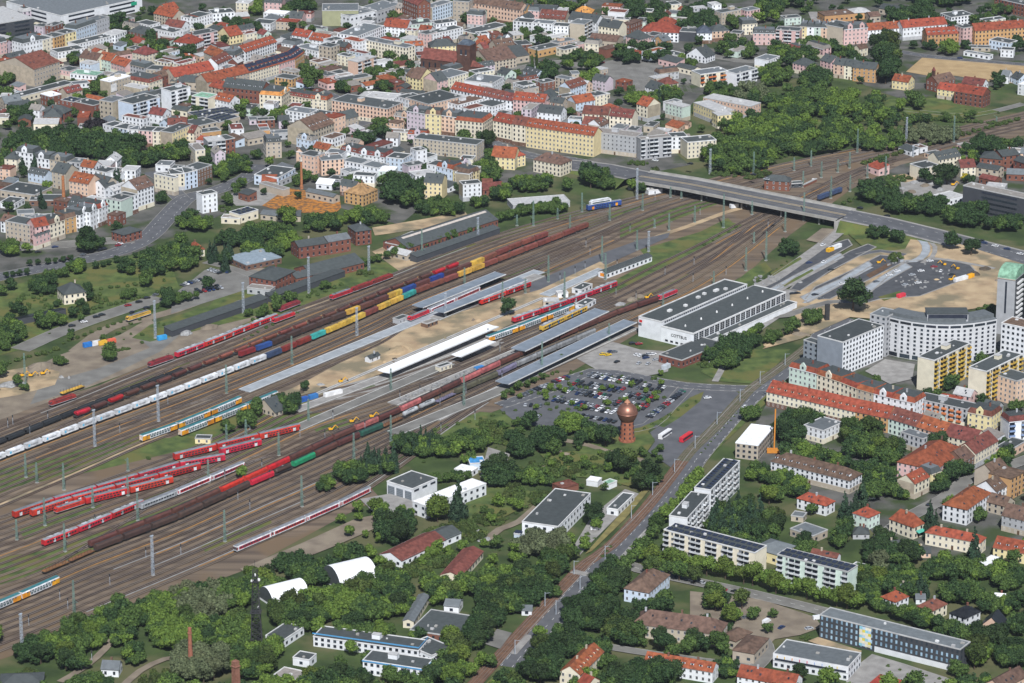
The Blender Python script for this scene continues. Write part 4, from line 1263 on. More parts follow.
# ---------------------------------------------------------------- rear buildings that fill the town blocks
ir = random.Random(99)
TOWN = [((0,20),(330,130),190), ((330,10),(690,150),170), ((0,165),(180,235),22), ((180,110),(480,200),38), ((690,20),(1000,60),14), ((870,150),(1020,180),6), ((900,400),(1020,480),8)]
def free(c, r):
    for f in FOOT:
        dx, dy = c.x-f[0], c.y-f[1]; ca, sa = math.cos(f[4]), math.sin(f[4])
        lx = abs(dx*ca+dy*sa)-f[2]; ly = abs(-dx*sa+dy*ca)-f[3]
        if lx < r and ly < r: return False
    for q in ROADP:
        if (q[0]-c.x)**2+(q[1]-c.y)**2 < (q[2]+r+2)**2: return False
    return True
INF = 0
NOB = [(45,150,75,20),(610,72,55,16),(800,100,90,22),(885,60,22,20),(960,75,60,12),(640,100,40,12),(205,225,40,14),(590,60,30,8),(400,190,30,12),(150,160,40,10),(570,75,30,12),(300,200,45,12),(125,190,25,12)]
for (p0, p1, n) in TOWN:
    for _ in range(n*5):
        if n <= 0: break
        x, y = ir.uniform(p0[0], p1[0]), ir.uniform(p0[1], p1[1])
        if any(((x-a)/c)**2+((y-b)/d)**2 < 1 for a, b, c, d in NOB): continue
        c = P(x, y)
        Lb, Db = ir.uniform(8, 20), ir.uniform(7, 10)
        if not free(c, max(Db*.5, Lb*.4)+.8): continue
        near = min(FOOT, key=lambda f: (f[0]-c.x)**2+(f[1]-c.y)**2)
        ang = near[4]+ir.choice([0, 0, math.pi/2]); 
        while ang > math.pi/2.2: ang -= math.pi
        while ang < -math.pi/2.2: ang += math.pi
        h = ir.choice([3.5, 5, 6.5, 8, 9.5, 11]); h = min(h, max(4, near[5]))
        u = Vector((math.cos(ang), math.sin(ang), 0)); v = Vector((-u.y, u.x, 0))
        a = c-u*Lb/2-v*Db/2; b = a+u*Lb; a.z = b.z = h
        building('A' if h > 6 else 'W', h, px(a), px(b), None, Db, ir.choice('fffggm' if h > 6 else 'ffgs'), ir.choice('wwcctpsgmlub'), ir.choice('kkkgRrtntl'), '', '', 5000+INF)
        INF += 1; n -= 1
print('INFILL', INF)
# ================================================================ one-off structures
def W2(mb, name, mats, root):
    o = mb.build(name, mats, root); o.matrix_parent_inverse = root.matrix_basis.inverted() if False else Matrix.Translation(-root.location); return o
# station hall: high rear hall with clerestory, front hall with tall windows
def framep(A, B, C, h):
    a = P(*A, h); b = P(*B, h); c = P(*C, h); a.z = b.z = c.z = 0
    u = b-a; L = u.length; u.normalize(); v = Vector((-u.y, u.x, 0)); return a, u, v, L, abs((c-a).dot(v)), math.atan2(u.y, u.x)
a, u, v, L, D, ang = framep((693.5,333.7), (785.9,292.3), (657.2,327.8), 10)
FOOT.append(tuple((a+u*L/2+v*D*.8)[:2])+(L/2+6, D+6, ang, 12))
st = empty('station_hall', a, ang, label='large white railway station hall with dark flat roofs and tall glazed front', cat='station')
WH = wallm('w'); RK = roofm('k')
mb = MB(); mb.prism([(0,0),(L,0),(L,D),(0,D)], 0, 10, cap=False); mb.build('front_hall_wall', WH, st)
mb = MB(); mb.prism([(.5,.5),(L-.5,.5),(L-.5,D),(.5,D)], 9.5, 9.9); rf = mb.build('front_roof', RK, st)
mb = MB(); mb.box(-.15,L+.15,-.15,.5,9.4,10.3); mb.box(-.15,.5,.5,D,9.4,10.3); mb.box(L-.5,L+.15,.5,D,9.4,10.3); mb.build('parapet', FRAME, st)
n = 18
mbw = MB(); wd = L/n*.78
mbw.box(-wd/2,wd/2,-.1,.02,0,4.6,m=0)
for i in range(1,4): mbw.box(-wd/2,wd/2,-.16,-.1,i*1.15-.05,i*1.15+.05,m=1)
mbw.box(-.05,.05,-.16,-.1,0,4.6,m=1)
wm_ = mbw.mesh('hall_window', [GLASS, FRAME])
for i in range(n): put('hall_window', wm_, st, ((i+.5)*L/n, 0, 4.7))
for i in range(6):
    mb = MB(); mb.lathe([(.6,0),(.5,.8),(.2,1.3)], 10); put('roof_vent', mb.mesh('roof_vent', FRAME), rf, ((i+.5)*L/6, D*.5, 9.9))
# rear hall
D2 = 17; L0 = 2; L1 = L-8
mb = MB(); mb.prism([(L0-2,D+.02),(L1,D+.02),(L1,D+D2),(L0-2,D+D2)], 0, 12.6, cap=False); mb.build('rear_hall_wall', WH, st)
mb = MB(); mb.prism([(L0-1.5,D+.5),(L1-.5,D+.5),(L1-.5,D+D2-.5),(L0-1.5,D+D2-.5)], 12, 12.4); rf2 = mb.build('rear_roof', RK, st)
mb = MB()
for bx in ((L0-2.1,L1+.1,D-.1,D+.5),(L0-2.1,L1+.1,D+D2-.5,D+D2+.1),(L0-2.1,L0-1.5,D+.5,D+D2-.5),(L1-.5,L1+.1,D+.5,D+D2-.5)): mb.box(bx[0],bx[1],bx[2],bx[3],12.1,12.9)
mb.build('rear_parapet', FRAME, st)
mb = MB(); mb.box(-.8,.8,-.06,.02,0,.9); cw = mb.mesh('clerestory_window', GLASS)
for i in range(40): put('clerestory_window', cw, st, (L0+1+(i+.5)*(L1-L0-2)/40, D, 11.0))
for i, (x, y, s) in enumerate([(20,8,3),(34,6,2),(52,9,2.5),(60,10,2),(70,8,4),(76,5,2)]):
    mb = MB(); mb.box(-s/2,s/2,-1,1,0,1.2); put('roof_unit', mb.mesh('roof_unit', FRAME), rf2, (x, D+y, 12.4))
def text(body, size, mat, parent, loc, rot, name='lettering'):
    c = bpy.data.curves.new(name, 'FONT'); c.body = body; c.size = size; c.extrude = .06; c.materials.append(mat); c.align_x = 'CENTER'
    to = bpy.data.objects.new('tmp', c); me = bpy.data.meshes.new_from_object(to); bpy.data.objects.remove(to)
    o = bpy.data.objects.new(name, me); COL.objects.link(o); o.parent = parent; o.location = loc; o.rotation_euler = rot; return o
text('COTTBUS', 2.6, DARK, st, (-.12, D*.45, 5.0), (math.pi/2, 0, -math.pi/2))
mb = MB(); mb.box(-.15,-.02,-1.1,1.1,0,1.6,m=0); put('logo_sign', mb.mesh('logo_sign', [pm('logo_red', (.6,.02,.02)), FRAME]), st, (-1.9+L0-2+.0, D+D2-3, 10))
mb = MB()
for i in range(5): mb.box(-.08,.0,D*.15+i*D*.16,D*.15+i*D*.16+2,1,2.2)
mb.build('entrance_window', GLASS, st)
# curved office
pts = [(886.7,316.4),(899.6,319.5),(912,321.8),(925.5,323.5),(937,324.4),(949.7,324.7),(962,324.2),(974,323),(986,321.2),(997,319)]
G = [P(x, y, 24) for x, y in pts]
for g in G: g.z = 0
org = G[4].copy()
co = empty('office_building', org, 0, label='curved pale grey office with a concave front and glazed penthouse', cat='office building')
G = [g-org for g in G]; nrm = []
for i in range(len(G)):
    d = G[min(i+1,len(G)-1)]-G[max(i-1,0)]; d.normalize(); nrm.append(Vector((-d.y, d.x, 0)))
Bk = [g+n*14 for g, n in zip(G, nrm)]
poly = [tuple(g[:2]) for g in G]+[tuple(g[:2]) for g in Bk[::-1]]
mb = MB(); mb.prism(poly, 0, 24, cap=False); mb.build('wall', wallm('f'), co)
mb = MB(); mb.prism(poly, 24.05, 24.4); rfo = mb.build('roof', roofm('g'), co)
inner = [g+n*3 for g, n in zip(G, nrm)]
mb = MB(); mb.prism([tuple(g[:2]) for g in inner]+[tuple((g+n*13)[:2]) for g, n in zip(G[::-1], nrm[::-1])], 24.42, 26.4); mb.build('attic', roofm('g'), rfo)
cnt = 0; extra = MB(); wme = winmesh('dark')
for i in range(len(G)-1):
    a_, b_ = G[i], G[i+1]; d = b_-a_; l = d.length; d.normalize(); an = math.atan2(d.y, d.x); nc = 2
    for j in range(7):
        for k in range(nc):
            p = a_+d*(l*(k+.5)/nc)
            z = 3.6+j*2.55
            if cnt < 92: put('window', wme, co, (p.x, p.y, z), an, (1.5, 1, 1.4)); cnt += 1
            else:
                nn = Vector((-d.y, d.x, 0))*-.1; q0 = p-d*.75+nn; q1 = p+d*.75+nn
                extra.quad((q0.x,q0.y,z),(q1.x,q1.y,z),(q1.x,q1.y,z+1.4),(q0.x,q0.y,z+1.4))
    m_ = (a_+b_)/2; put('window_band', winmesh('band'), co, (m_.x, m_.y, 21.6), an, (l*.86, 1, 1.5))
    put('shop_window', winmesh('dark'), co, (m_.x, m_.y, .4), an, (l*.8, 1, 2.5))
if extra.v: tag(extra.build('windows', GLASS, co), kind='stuff')
ph = P(927,313,29)-org; p2 = P(968,313,29)-org; mb = MB(); 
mb.box(ph.x, p2.x, ph.y-2, ph.y+9, 24.4, 29, m=0); mb.box(ph.x-.3, p2.x+.3, ph.y-2.3, ph.y+9.3, 29, 29.5, m=1); mb.box(ph.x+.5, p2.x-.5, ph.y-2.1, ph.y-2.0, 25.6, 28.6, m=2)
mb.build('penthouse', [wallm('g'), RK, GLASS], co)
FOOT.append((org.x, org.y+8, 75, 12, 0, 24))
# church tower on the dark brick nave
a, u, v, L, D, ang = framep((420.6,57.9), (456,62.2), (420.6,57.9), 11); D = 15
ch = empty('church', a, ang, label='dark brick church with steep brown-red nave roof and massive square tower', cat='church')
bm_ = nmat('church_brick', (.11,.055,.04), (.07,.038,.03), scale=.3)
mb = MB(); mb.prism([(0,0),(L,0),(L,D),(0,D)], 0, 11, cap=False); mb.quad((0,D,11),(0,0,11),(0,D/2,17.5)); mb.build('nave_wall', bm_, ch)
mb = MB(); mb.quad((-.3,-.4,10.8),(L,-.4,10.8),(L,D/2,17.8),(-.3,D/2,17.8)); mb.quad((-.3,D+.4,10.8),(L,D+.4,10.8),(L,D/2,17.8),(-.3,D/2,17.8)); mb.build('nave_roof', roofm('R'), ch)
mb = MB(); mb.box(L,L+11,2,13,0,24); mb.box(L-.2,L+11.2,1.8,13.2,24,24.8); mb.build('tower', bm_, ch)
mb = MB(); mb.rings([[(L,2,24.8),(L+11,2,24.8),(L+11,13,24.8),(L,13,24.8)],[(L+3,6,28),(L+8,6,28),(L+8,9,28),(L+3,9,28)]]); mb.build('tower_roof', roofm('i'), ch)
for i in range(6): put('window', winmesh('dark'), ch, ((i+.5)*L/6, 0, 3.5), 0, (1.3, 1, 5))
for i in range(2): put('louvre', winmesh('dark'), ch, (L+3.5+i*4, 2, 17), 0, (1.6, 1, 4))
mb = MB(); mb.prism([(L+11,3),(L+19,4.5),(L+20,7.5),(L+19,10.5),(L+11,12)], 0, 8, cap=False); mb.build('apse_wall', bm_, ch)
mb = MB(); mb.rings([[(L+11,2.5,8),(L+19.5,4,8),(L+20.6,7.5,8),(L+19.5,11,8),(L+11,12.5,8)],[(L+11,7,12),(L+11.5,7.2,12),(L+12,7.5,12),(L+11.5,7.8,12),(L+11,8,12)]]); mb.build('apse_roof', roofm('R'), ch)
FOOT.append(tuple((a+u*(L/2+5)+v*D/2)[:2])+(L/2+14, D/2, ang, 20))
# chapel belfry
cp = BLD.get('dark brick chapel with grey-brown roof and small belfry')
if cp:
    mb = MB(); mb.box(-1,1,-1,1,0,4.5,m=0); mb.rings([[(-1.2,-1.2,4.5),(1.2,-1.2,4.5),(1.2,1.2,4.5),(-1.2,1.2,4.5)],[(-.1,-.1,7.5),(.1,-.1,7.5),(.1,.1,7.5),(-.1,.1,7.5)]],m=1)
    put('belfry', mb.mesh('belfry', [bm_, roofm('R')]), cp[0], (1.5, cp[2]/2, 11.5))
# water tower
wt = empty('water_tower', P(627,441), 0, label='old brick water tower with a copper-coloured ball tank', cat='water tower')
br = nmat('tower_brick', (.33,.12,.065), (.24,.085,.05), scale=.6, rough=.9)
mb = MB(); mb.lathe([(4.6,0),(4.5,1.4),(4.2,1.6),(3.6,12.2),(3.9,12.6),(3.9,13)], 28); sh = mb.build('shaft', br, wt)
cop = nmat('copper', (.33,.16,.11), (.26,.12,.085), scale=.4, rough=.45, metal=.6, spec=.5)
mb = MB(); mb.lathe([(3.9,12.4),(4.5,13.3),(5.1,14.5),(5.6,15.8),(5.78,16.6)], 36); mb.build('tank_base', nmat('copper_dark', (.2,.095,.06), rough=.55, metal=.4), wt)
mb = MB(); mb.lathe([(5.8,16.6),(5.98,16.7),(5.98,17.0),(5.8,17.1)]+[(5.8*math.cos(R(t)), 17+5.8*math.sin(R(t))) for t in range(3, 75, 6)]+[(1.5,22.7),(1.5,23.1)], 40)
tk = mb.build('tank', cop, wt); tk.data.polygons.foreach_set('use_smooth', [True]*len(tk.data.polygons))
mb = MB(); mb.lathe([(1.8,23.1),(1.8,23.25),(.15,25.0)], 16); mb.build('lantern_roof', nmat('copper_tip', (.42,.2,.12), rough=.6), wt)
for i in range(4):
    for j in range(4):
        t = -math.pi/2-1.1+i*.73; r_ = 4.15-j*.15
        mb = MB(); mb.box(-.35,.35,-.2,.1,0,1.1); put('window', mb.mesh('window', GLASS), wt, (r_*math.cos(t), r_*math.sin(t), 2.5+j*2.6), t+math.pi/2)
for i in range(12):
    t = 2*math.pi*i/12; mb = MB(); mb.box(-.3,.3,-.35,.2,0,2.4); put('buttress', mb.mesh('buttress', br), wt, (4.3*math.cos(t), 4.3*math.sin(t), 0), t+math.pi/2)
FOOT.append((wt.location.x, wt.location.y, 8, 8, 0, 20))
# chimneys
def stack(px_, py_, H, r0, r1, mat, label, sq=False, tip=None):
    c = empty('chimney_stack', P(px_, py_), 0, label=label, cat='chimney')
    seg = 4 if sq else 14
    mb = MB(); mb.lathe([(r0*1.3,0),(r0*1.3,H*.1),(r0,H*.11),(r1,H*.86)], seg); mb.build('shaft', mat, c)
    mb = MB(); mb.lathe([(r1,H*.86),(r1*1.25,H*.87),(r1*1.25,H*.89),(r1,H*.9),(r1,H)], seg); mb.build('head', tip or mat, c)
brk = nmat('chimney_brick', (.42,.17,.07), (.28,.12,.06), scale=.8)
stack(301.7, 189, 23, .95, .7, brk, 'ochre brick chimney with a white banded top in the timber yard', tip=nmat('white_brick', (.6,.56,.5)))
stack(64, 204, 20, 1.3, .95, brk, 'plain orange-brown factory chimney rising above the flat sheds')
stack(191, 672, 23, 1.3, .9, nmat('chimney_red', (.34,.13,.08), (.22,.09,.06), scale=.8), 'slim round red brick chimney standing in the woods')
stack(236.6, 704, 22, 2.2, 1.9, nmat('chimney_brown', (.27,.13,.09), (.2,.09,.06), scale=.8), 'thick square brown brick chimney with a metal collar', sq=True)
# lattice tower
lt = empty('lattice_tower', P(257,654), 0, label='tall dark steel lattice tower with white antennas in the trees', cat='radio tower')
mb = MB(); H = 44
def r_(z): return 2.9-1.9*z/H
for sx, sy in ((-1,-1),(1,-1),(1,1),(-1,1)): mb.bar((sx*r_(0), sy*r_(0), 0), (sx*r_(H), sy*r_(H), H), .16)
k = 0
for i in range(15):
    z0, z1 = H*i/15, H*(i+1)/15; c0 = [(-1,-1),(1,-1),(1,1),(-1,1)]
    for j in range(4):
        p, q = c0[j], c0[(j+1)%4]
        mb.bar((p[0]*r_(z0),p[1]*r_(z0),z0),(q[0]*r_(z1),q[1]*r_(z1),z1),.09); mb.bar((q[0]*r_(z0),q[1]*r_(z0),z0),(p[0]*r_(z1),p[1]*r_(z1),z1),.09); mb.bar((p[0]*r_(z1),p[1]*r_(z1),z1),(q[0]*r_(z1),q[1]*r_(z1),z1),.09)
mb.build('frame', DARK, lt)
for z in (22, 38): mb = MB(); s = r_(z)+.7; mb.box(-s,s,-s,s,z,z+.35); mb.build('platform', DARK, lt)
for t, z in ((0,39),(2,40),(4,38.6),(1,24),(5,42)):
    mb = MB(); mb.lathe([(.1,0),(.8,.1),(.8,.6),(.1,.7)], 12); o = put('dish', mb.mesh('dish', FRAME), lt, (1.7*math.cos(t), 1.7*math.sin(t), z)); o.rotation_euler = (math.pi/2, 0, t)
mb = MB(); mb.bar((0,0,44),(0,0,49),.08); mb.build('spike', DARK, lt)
# platforms and canopies
def strip_px(name, A, B, C, h, z0, mat, label=None, cat=None, kind=None, D=None):
    a, u, v, L, D_, ang = framep(A, B, C, h); D_ = D or D_
    return a, u, v, L, D_, ang
PN = [0]
def platform(A, B, wdt, mat=M_PAVB, h=.7):
    PN[0] += 1; h += .025*PN[0]
    a = P(*A, h); b = P(*B, h); a.z = b.z = 0; u = b-a; L = u.length; ang = math.atan2(u.y, u.x)
    mb = MB(); mb.box(0, L, 0, wdt, 0, h)
    o = mb.build('station_platform', mat); o.location = a; o.rotation_euler = (0, 0, ang); tag(o, kind='structure')
    mb = MB(); mb.box(0, L, .3, .6, h, h+.012); mb.box(0, L, wdt-.6, wdt-.3, h, h+.012); e_ = mb.build('platform_edge_line', M_MARK); e_.location = a; e_.rotation_euler = (0, 0, ang); tag(e_, kind='structure')
def canopy(A, B, C, zt, rk, label, gap=10, dv=None):
    a, u, v, L, D, ang = framep(A, B, C, zt)
    if dv: D = dv
    c = empty('platform_canopy', a, ang, label=label, cat='platform canopy')
    mb = MB(); y = D/2
    mb.rings([[(0,0,zt-.35),(0,y,zt-.7),(0,D,zt-.35),(0,D,zt),(0,y,zt-.3),(0,0,zt)], [(L,0,zt-.35),(L,y,zt-.7),(L,D,zt-.35),(L,D,zt),(L,y,zt-.3),(L,0,zt)]])
    mb.build('roof', rk, c)
    mb = MB(); mb.box(0,L,-.12,0,zt-.55,zt+.1); mb.box(0,L,D,D+.12,zt-.55,zt+.1); mb.build('fascia', FRAME, c)
    n = max(2, int(L/gap))
    mb = MB(); mb.box(-.18,.18,-.18,.18,0,zt-.6); mb.bar((0,-D*.35,zt-.5),(0,0,zt-1.6),.1); mb.bar((0,D*.35,zt-.5),(0,0,zt-1.6),.1); cm = mb.mesh('column', nmat('steel_blue', (.2,.23,.27)))
    for i in range(n): put('column', cm, c, ((i+.5)*L/n, D/2, 0))
    if zt > 4 and L > 60 and 'white' not in label:
        for i in range(int(L/22)):
            mb = MB(); mb.box(-2.5,2.5,-1.2,1.2,.76,3); put('shelter', mb.mesh('shelter', [GLASS]), c, ((i+.5)*22, D/2+1.3, 0))
cb = nmat('canopy_bluegrey', (.21,.245,.29), (.17,.2,.235), scale=.2, rough=.5)
cw_ = nmat('canopy_white', (.85,.86,.88), (.8,.81,.84), scale=.2, rough=.5)
platform((250,392), (545,272), 9); platform((300,402), (545,298), 3, M_PAV)
platform((440,320), (545,276), 9, M_PAV)
platform((300,412), (548,318), 8, M_PAV)
platform((300,431), (455,364), 9, M_ASP2); platform((398,405), (556,338), 8, M_PAV)
platform((440,420), (640,328), 8, M_PAV)
platform((400,435), (512,390), 10, M_ASP2)
platform((550,296), (608,270), 8)
canopy((423,307.5), (506,274), (414.5,304), 5.2, cb, 'blue-grey platform canopy furthest back, over the red loco-hauled train')
canopy((444,312.6), (528,279.5), (436,309), 5.2, cb, 'blue-grey platform canopy between the red train and the red railcar')
canopy((389.5,373), (499,326.5), (376.5,370.5), 5.5, cw_, 'brand new long bright white platform canopy beside the sandy site')
canopy((461,356.7), (496,341.5), (452.5,354), 5.2, cw_, 'short bright white platform canopy right of the long white one')
canopy((525,351), (609,311), (515,346), 5.2, cb, 'grey platform canopy between the yellow railcar and the freight train')
canopy((508.6,384), (637,322), (500.5,378.5), 5.2, cb, 'longest grey platform canopy, reaching up to the white station hall')
for i, (x, y, l_) in enumerate([(468,373,'small beige kiosk on the grey middle platform'),(369,355.5,'tiny white hut with dark roof on the sandy site'),(348,400,'dark waiting shelter at the platform end')]):
    pass
# ================================================================ trains
C_ = dict(red=(.55,.02,.025), dred=(.28,.03,.03), brown=(.13,.05,.04), rbrown=(.24,.075,.055), teal=(.05,.4,.36), yellow=(.68,.42,.07), white=(.75,.77,.8), blue=(.03,.08,.3),
          navy=(.05,.08,.16), green=(.02,.3,.13), dgreen=(.03,.11,.08), olive=(.12,.115,.075), grey=(.3,.31,.32), rust=(.25,.12,.05), pink=(.45,.13,.13), lilac=(.22,.2,.3), dark=(.035,.04,.045),
          silver=(.5,.53,.57), orange=(.85,.36,.02), sky=(.25,.42,.55), lblue=(.1,.3,.6), dbrown=(.085,.05,.04), tank=(.42,.44,.46))
def cm(n): return nmat('paint_'+n, C_[n], tuple(v*.55+.012 for v in C_[n]), scale=.35, rough=.55, objr=.16, detail=8)
TGL = nmat('train_glass', (.10,.135,.16), (.05,.07,.085), scale=.5, rough=.25, spec=.5)
ROOFG = nmat('train_roof', (.22,.235,.26), (.15,.16,.18), scale=.5, rough=.6, objr=.15)
MC = {}
TXT = None
def under(mb, L, m=0):
    mb.box(-L/2+.4, L/2-.4, -1.1, 1.1, 1.0, 1.25, m)
    for s in (-1, 1):
        for t in (-.9, .9):
            x = s*(L/2-2.4)+t
            for y in (-.75, .75): mb.box(x-.42, x+.42, y-.08, y+.08, .15, .95, m)
        mb.box(s*(L/2-2.4)-1.6, s*(L/2-2.4)+1.6, -1.05, 1.05, .5, .8, m)
        mb.box(min(s*(L/2-.4), s*L/2), max(s*(L/2-.4), s*L/2), -.9, .9, .9, 1.15, m)
def parts_of(kind, c):
    """list of (part name, mesh, children[(name, mesh, loc)]) and length"""
    key = (kind, c)
    if key in MC: return MC[key]
    P_ = []
    if kind == 'cont':
        L = 13.4; mb = MB(); under(mb, L); P_.append(('chassis', mb.mesh('chassis', DARK), []))
        mb = MB(); mb.box(-6.1,6.1,-1.25,1.25,1.3,4.0)
        for i in range(20): x = -5.9+i*.62; mb.box(x-.1,x+.1,-1.31,1.31,1.45,3.85)
        ch = []
        if c == 'white':
            lg = MB()
            for s in (-1,1): lg.box(-4.9,-3.5,s*1.33-.01,s*1.33+.01,2.0,3.4)
            ch.append(('logo_square', lg.mesh('logo_square', pm('logo_blue', (.15,.5,.75))), None)); ch.append(('TEXT', 'MAERSK', None))
        P_.append(('container', mb.mesh('container', cm(c)), ch))
    elif kind == 'swap':   # boxy tall container pair
        L = 12.6; mb = MB(); under(mb, L); P_.append(('chassis', mb.mesh('chassis', DARK), []))
        for s in (-1, 1):
            mb = MB(); mb.box(s*3.05-2.95,s*3.05+2.95,-1.25,1.25,1.3,4.1)
            for i in range(8): x = s*3.05-2.6+i*.74; mb.box(x-.1,x+.1,-1.3,1.3,1.45,3.95)
            P_.append(('container', mb.mesh('container', cm(c)), []))
    elif kind == 'hop':
        L = 13; mb = MB(); under(mb, L); P_.append(('chassis', mb.mesh('chassis', DARK), []))
        mb = MB(); x0, x1 = -5.2, 5.2
        prof = [(-1.0,1.5),(-1.4,2.6),(-1.4,3.4),(-.9,3.9),(.9,3.9),(1.4,3.4),(1.4,2.6),(1.0,1.5)]
        mb.rings([[(x0+.9,y,z) if z < 2 else (x0,y,z) for y,z in prof],[(x1-.9,y,z) if z < 2 else (x1,y,z) for y,z in prof]])
        for i in range(7): x = -4.5+i*1.5; mb.box(x-.07,x+.07,-1.45,1.45,2.5,3.4)
        P_.append(('hopper', mb.mesh('hopper', cm(c)), []))
        mb = MB(); mb.box(x0+.3,x1-.3,-.55,.55,3.9,4.0); P_.append(('lid', mb.mesh('lid', cm('dbrown' if c != 'red' else 'dred')), []))
        mb = MB()
        for s in (-1,1): mb.box(min(s*5.2,s*6.2),max(s*5.2,s*6.2),-1.1,1.1,1.25,1.4); mb.bar((s*6.1,-1,1.4),(s*6.1,-1,2.6),.05); mb.bar((s*6.1,1,1.4),(s*6.1,1,2.6),.05)
        P_.append(('end_platform', mb.mesh('end_platform', DARK), []))
    elif kind == 'cover':
        L = 19; mb = MB(); under(mb, L); P_.append(('chassis', mb.mesh('chassis', DARK), []))
        mb = MB(); x1 = 9.0; prof = [(-1.4,1.3),(-1.45,3.3),(-1.0,4.0),(0,4.25),(1.0,4.0),(1.45,3.3),(1.4,1.3)]
        mb.rings([[(-x1,y,z) for y,z in prof],[(x1,y,z) for y,z in prof]])
        for i in range(9): x = -8+i*2; mb.rings([[(x-.08,y*1.03,z+.04) for y,z in prof],[(x+.08,y*1.03,z+.04) for y,z in prof]])
        P_.append(('covered_body', mb.mesh('covered_body', cm(c)), []))
        mb = MB(); mb.box(-x1,x1,-.35,.35,4.2,4.32); P_.append(('roof_walk', mb.mesh('roof_walk', DARK), []))
    elif kind == 'tank':
        L = 15; mb = MB(); under(mb, L); P_.append(('chassis', mb.mesh('chassis', DARK), []))
        mb = MB(); n = 16; rr_ = [(-6.4,.3),(-6.2,1.0),(-5.8,1.35),(5.8,1.35),(6.2,1.0),(6.4,.3)]
        mb.rings([[(x,r*math.cos(2*math.pi*i/n),2.75+r*math.sin(2*math.pi*i/n)) for i in range(n)] for x,r in rr_])
        P_.append(('tank', mb.mesh('tank', cm(c)), []))
        mb = MB(); mb.lathe([(.5,4.0),(.5,4.4),(.3,4.45)], 10); P_.append(('dome', mb.mesh('dome', cm('grey')), []))
        mb = MB(); mb.box(-3,3,-.9,-.5,4.1,4.16); mb.box(-3,3,.5,.9,4.1,4.16); P_.append(('walkway', mb.mesh('walkway', DARK), []))
    elif kind == 'flat':
        L = 18; mb = MB(); under(mb, L); P_.append(('chassis', mb.mesh('chassis', DARK), []))
        mb = MB(); mb.box(-8.6,8.6,-1.35,1.35,1.25,1.42); mb.box(-8.6,8.6,-1.4,-1.3,1.42,1.75); mb.box(-8.6,8.6,1.3,1.4,1.42,1.75); P_.append(('deck', mb.mesh('deck', cm(c)), []))
        mb = MB()
        for i in range(8):
            for s in (-1,1): x = -8+i*2.28; mb.bar((x,s*1.35,1.4),(x,s*1.35,3.2),.05)
        P_.append(('stakes', mb.mesh('stakes', DARK), []))
    elif kind == 'low':   # long dark gondola
        L = 14; mb = MB(); under(mb, L); P_.append(('chassis', mb.mesh('chassis', DARK), []))
        mb = MB(); mb.box(-6.6,6.6,-1.4,-1.3,1.25,3.0); mb.box(-6.6,6.6,1.3,1.4,1.25,3.0); mb.box(-6.6,6.6,-1.3,1.3,1.25,2.4); mb.box(-6.6,-6.5,-1.3,1.3,1.25,3); mb.box(6.5,6.6,-1.3,1.3,1.25,3)
        P_.append(('gondola', mb.mesh('gondola', cm(c)), []))
    elif kind == 'loco':
        L = 19; mb = MB(); under(mb, L)
        P_.append(('bogies', mb.mesh('bogies', DARK), []))
        mb = MB(); prof = lambda x, t: [(x,-1.48,1.1),(x,-1.48,2.9),(x-t,-1.3,3.6),(x-t,1.3,3.6),(x,1.48,2.9),(x,1.48,1.1)]
        mb.rings([prof(-9.3,-.9), prof(9.3,.9)]); 
        ch = []
        g = MB(); 
        for s in (-1,1):
            x = s*9.0; g.quad((x,-1.1,2.75),(x,1.1,2.75),(s*8.55,1.05,3.45),(s*8.55,-1.05,3.45))
            g.quad((s*9.34,-1.1,2.2),(s*9.34,1.1,2.2),(s*9.36,1.1,2.85),(s*9.36,-1.1,2.85))
        ch.append(('cab_window', g.mesh('cab_window', GLASS), None))
        g = MB(); g.box(-6,6,-1.51,1.51,2.75,3.05); ch.append(('grille', g.mesh('grille', DARK), None))
        g = MB(); g.box(-9.32,9.32,-1.5,1.5,1.1,1.35); ch.append(('skirt', g.mesh('skirt', cm('silver')), None))
        P_.append(('body', mb.mesh('body', cm(c)), ch))
        mb = MB(); mb.box(-7.9,7.9,-1.1,1.1,3.6,3.75); mb.box(-3,3,-.7,.7,3.75,4.0); mb.box(-6,-4,-.5,.5,3.75,3.95)
        P_.append(('roof', mb.mesh('roof', cm('dred') if c == 'dred' else ROOFG), []))
        mb = MB(); 
        for s in (-1,1):
            for y in (-.6,.6): mb.bar((s*6.5,y,3.8),(s*5.2,y,4.5),.05); mb.bar((s*5.2,y,4.5),(s*6.6,y*.6,5.1),.05)
            mb.bar((s*6.6,-.8,5.1),(s*6.6,.8,5.1),.05)
        P_.append(('pantograph', mb.mesh('pantograph', DARK), []))
    elif kind in ('dd', 'coach', 'rail'):
        L = {'dd': 26.8, 'coach': 26.4, 'rail': 24.0}[kind]; H = 4.5 if kind == 'dd' else 4.0; hl = L/2-.15
        mb = MB(); under(mb, L); P_.append(('bogies', mb.mesh('bogies', DARK), []))
        body = {'red': 'red', 'orange': 'white', 'silver': 'silver', 'redwhite': 'white', 'yellow': 'yellow', 'blue': 'blue'}[c]
        mb = MB(); prof = [(-1.4,.9),(-1.45,1.2),(-1.45,H-.9),(-1.15,H-.25),(1.15,H-.25),(1.45,H-.9),(1.45,1.2),(1.4,.9)]
        mb.rings([[(-hl,y,z) for y,z in prof],[(hl,y,z) for y,z in prof]]); ch = []
        def bands(zs, name='window_band'):
            for z0, z1, x0, x1 in zs:
                g = MB(); n = max(3, int((x1-x0)/1.9)); dx = (x1-x0)/n
                for i in range(n): g.box(x0+i*dx+.3,x0+(i+1)*dx-.3,-1.5,1.5,z0,z1)
                ch.append((name, g.mesh(name, TGL if c == 'orange' else GLASS), None))
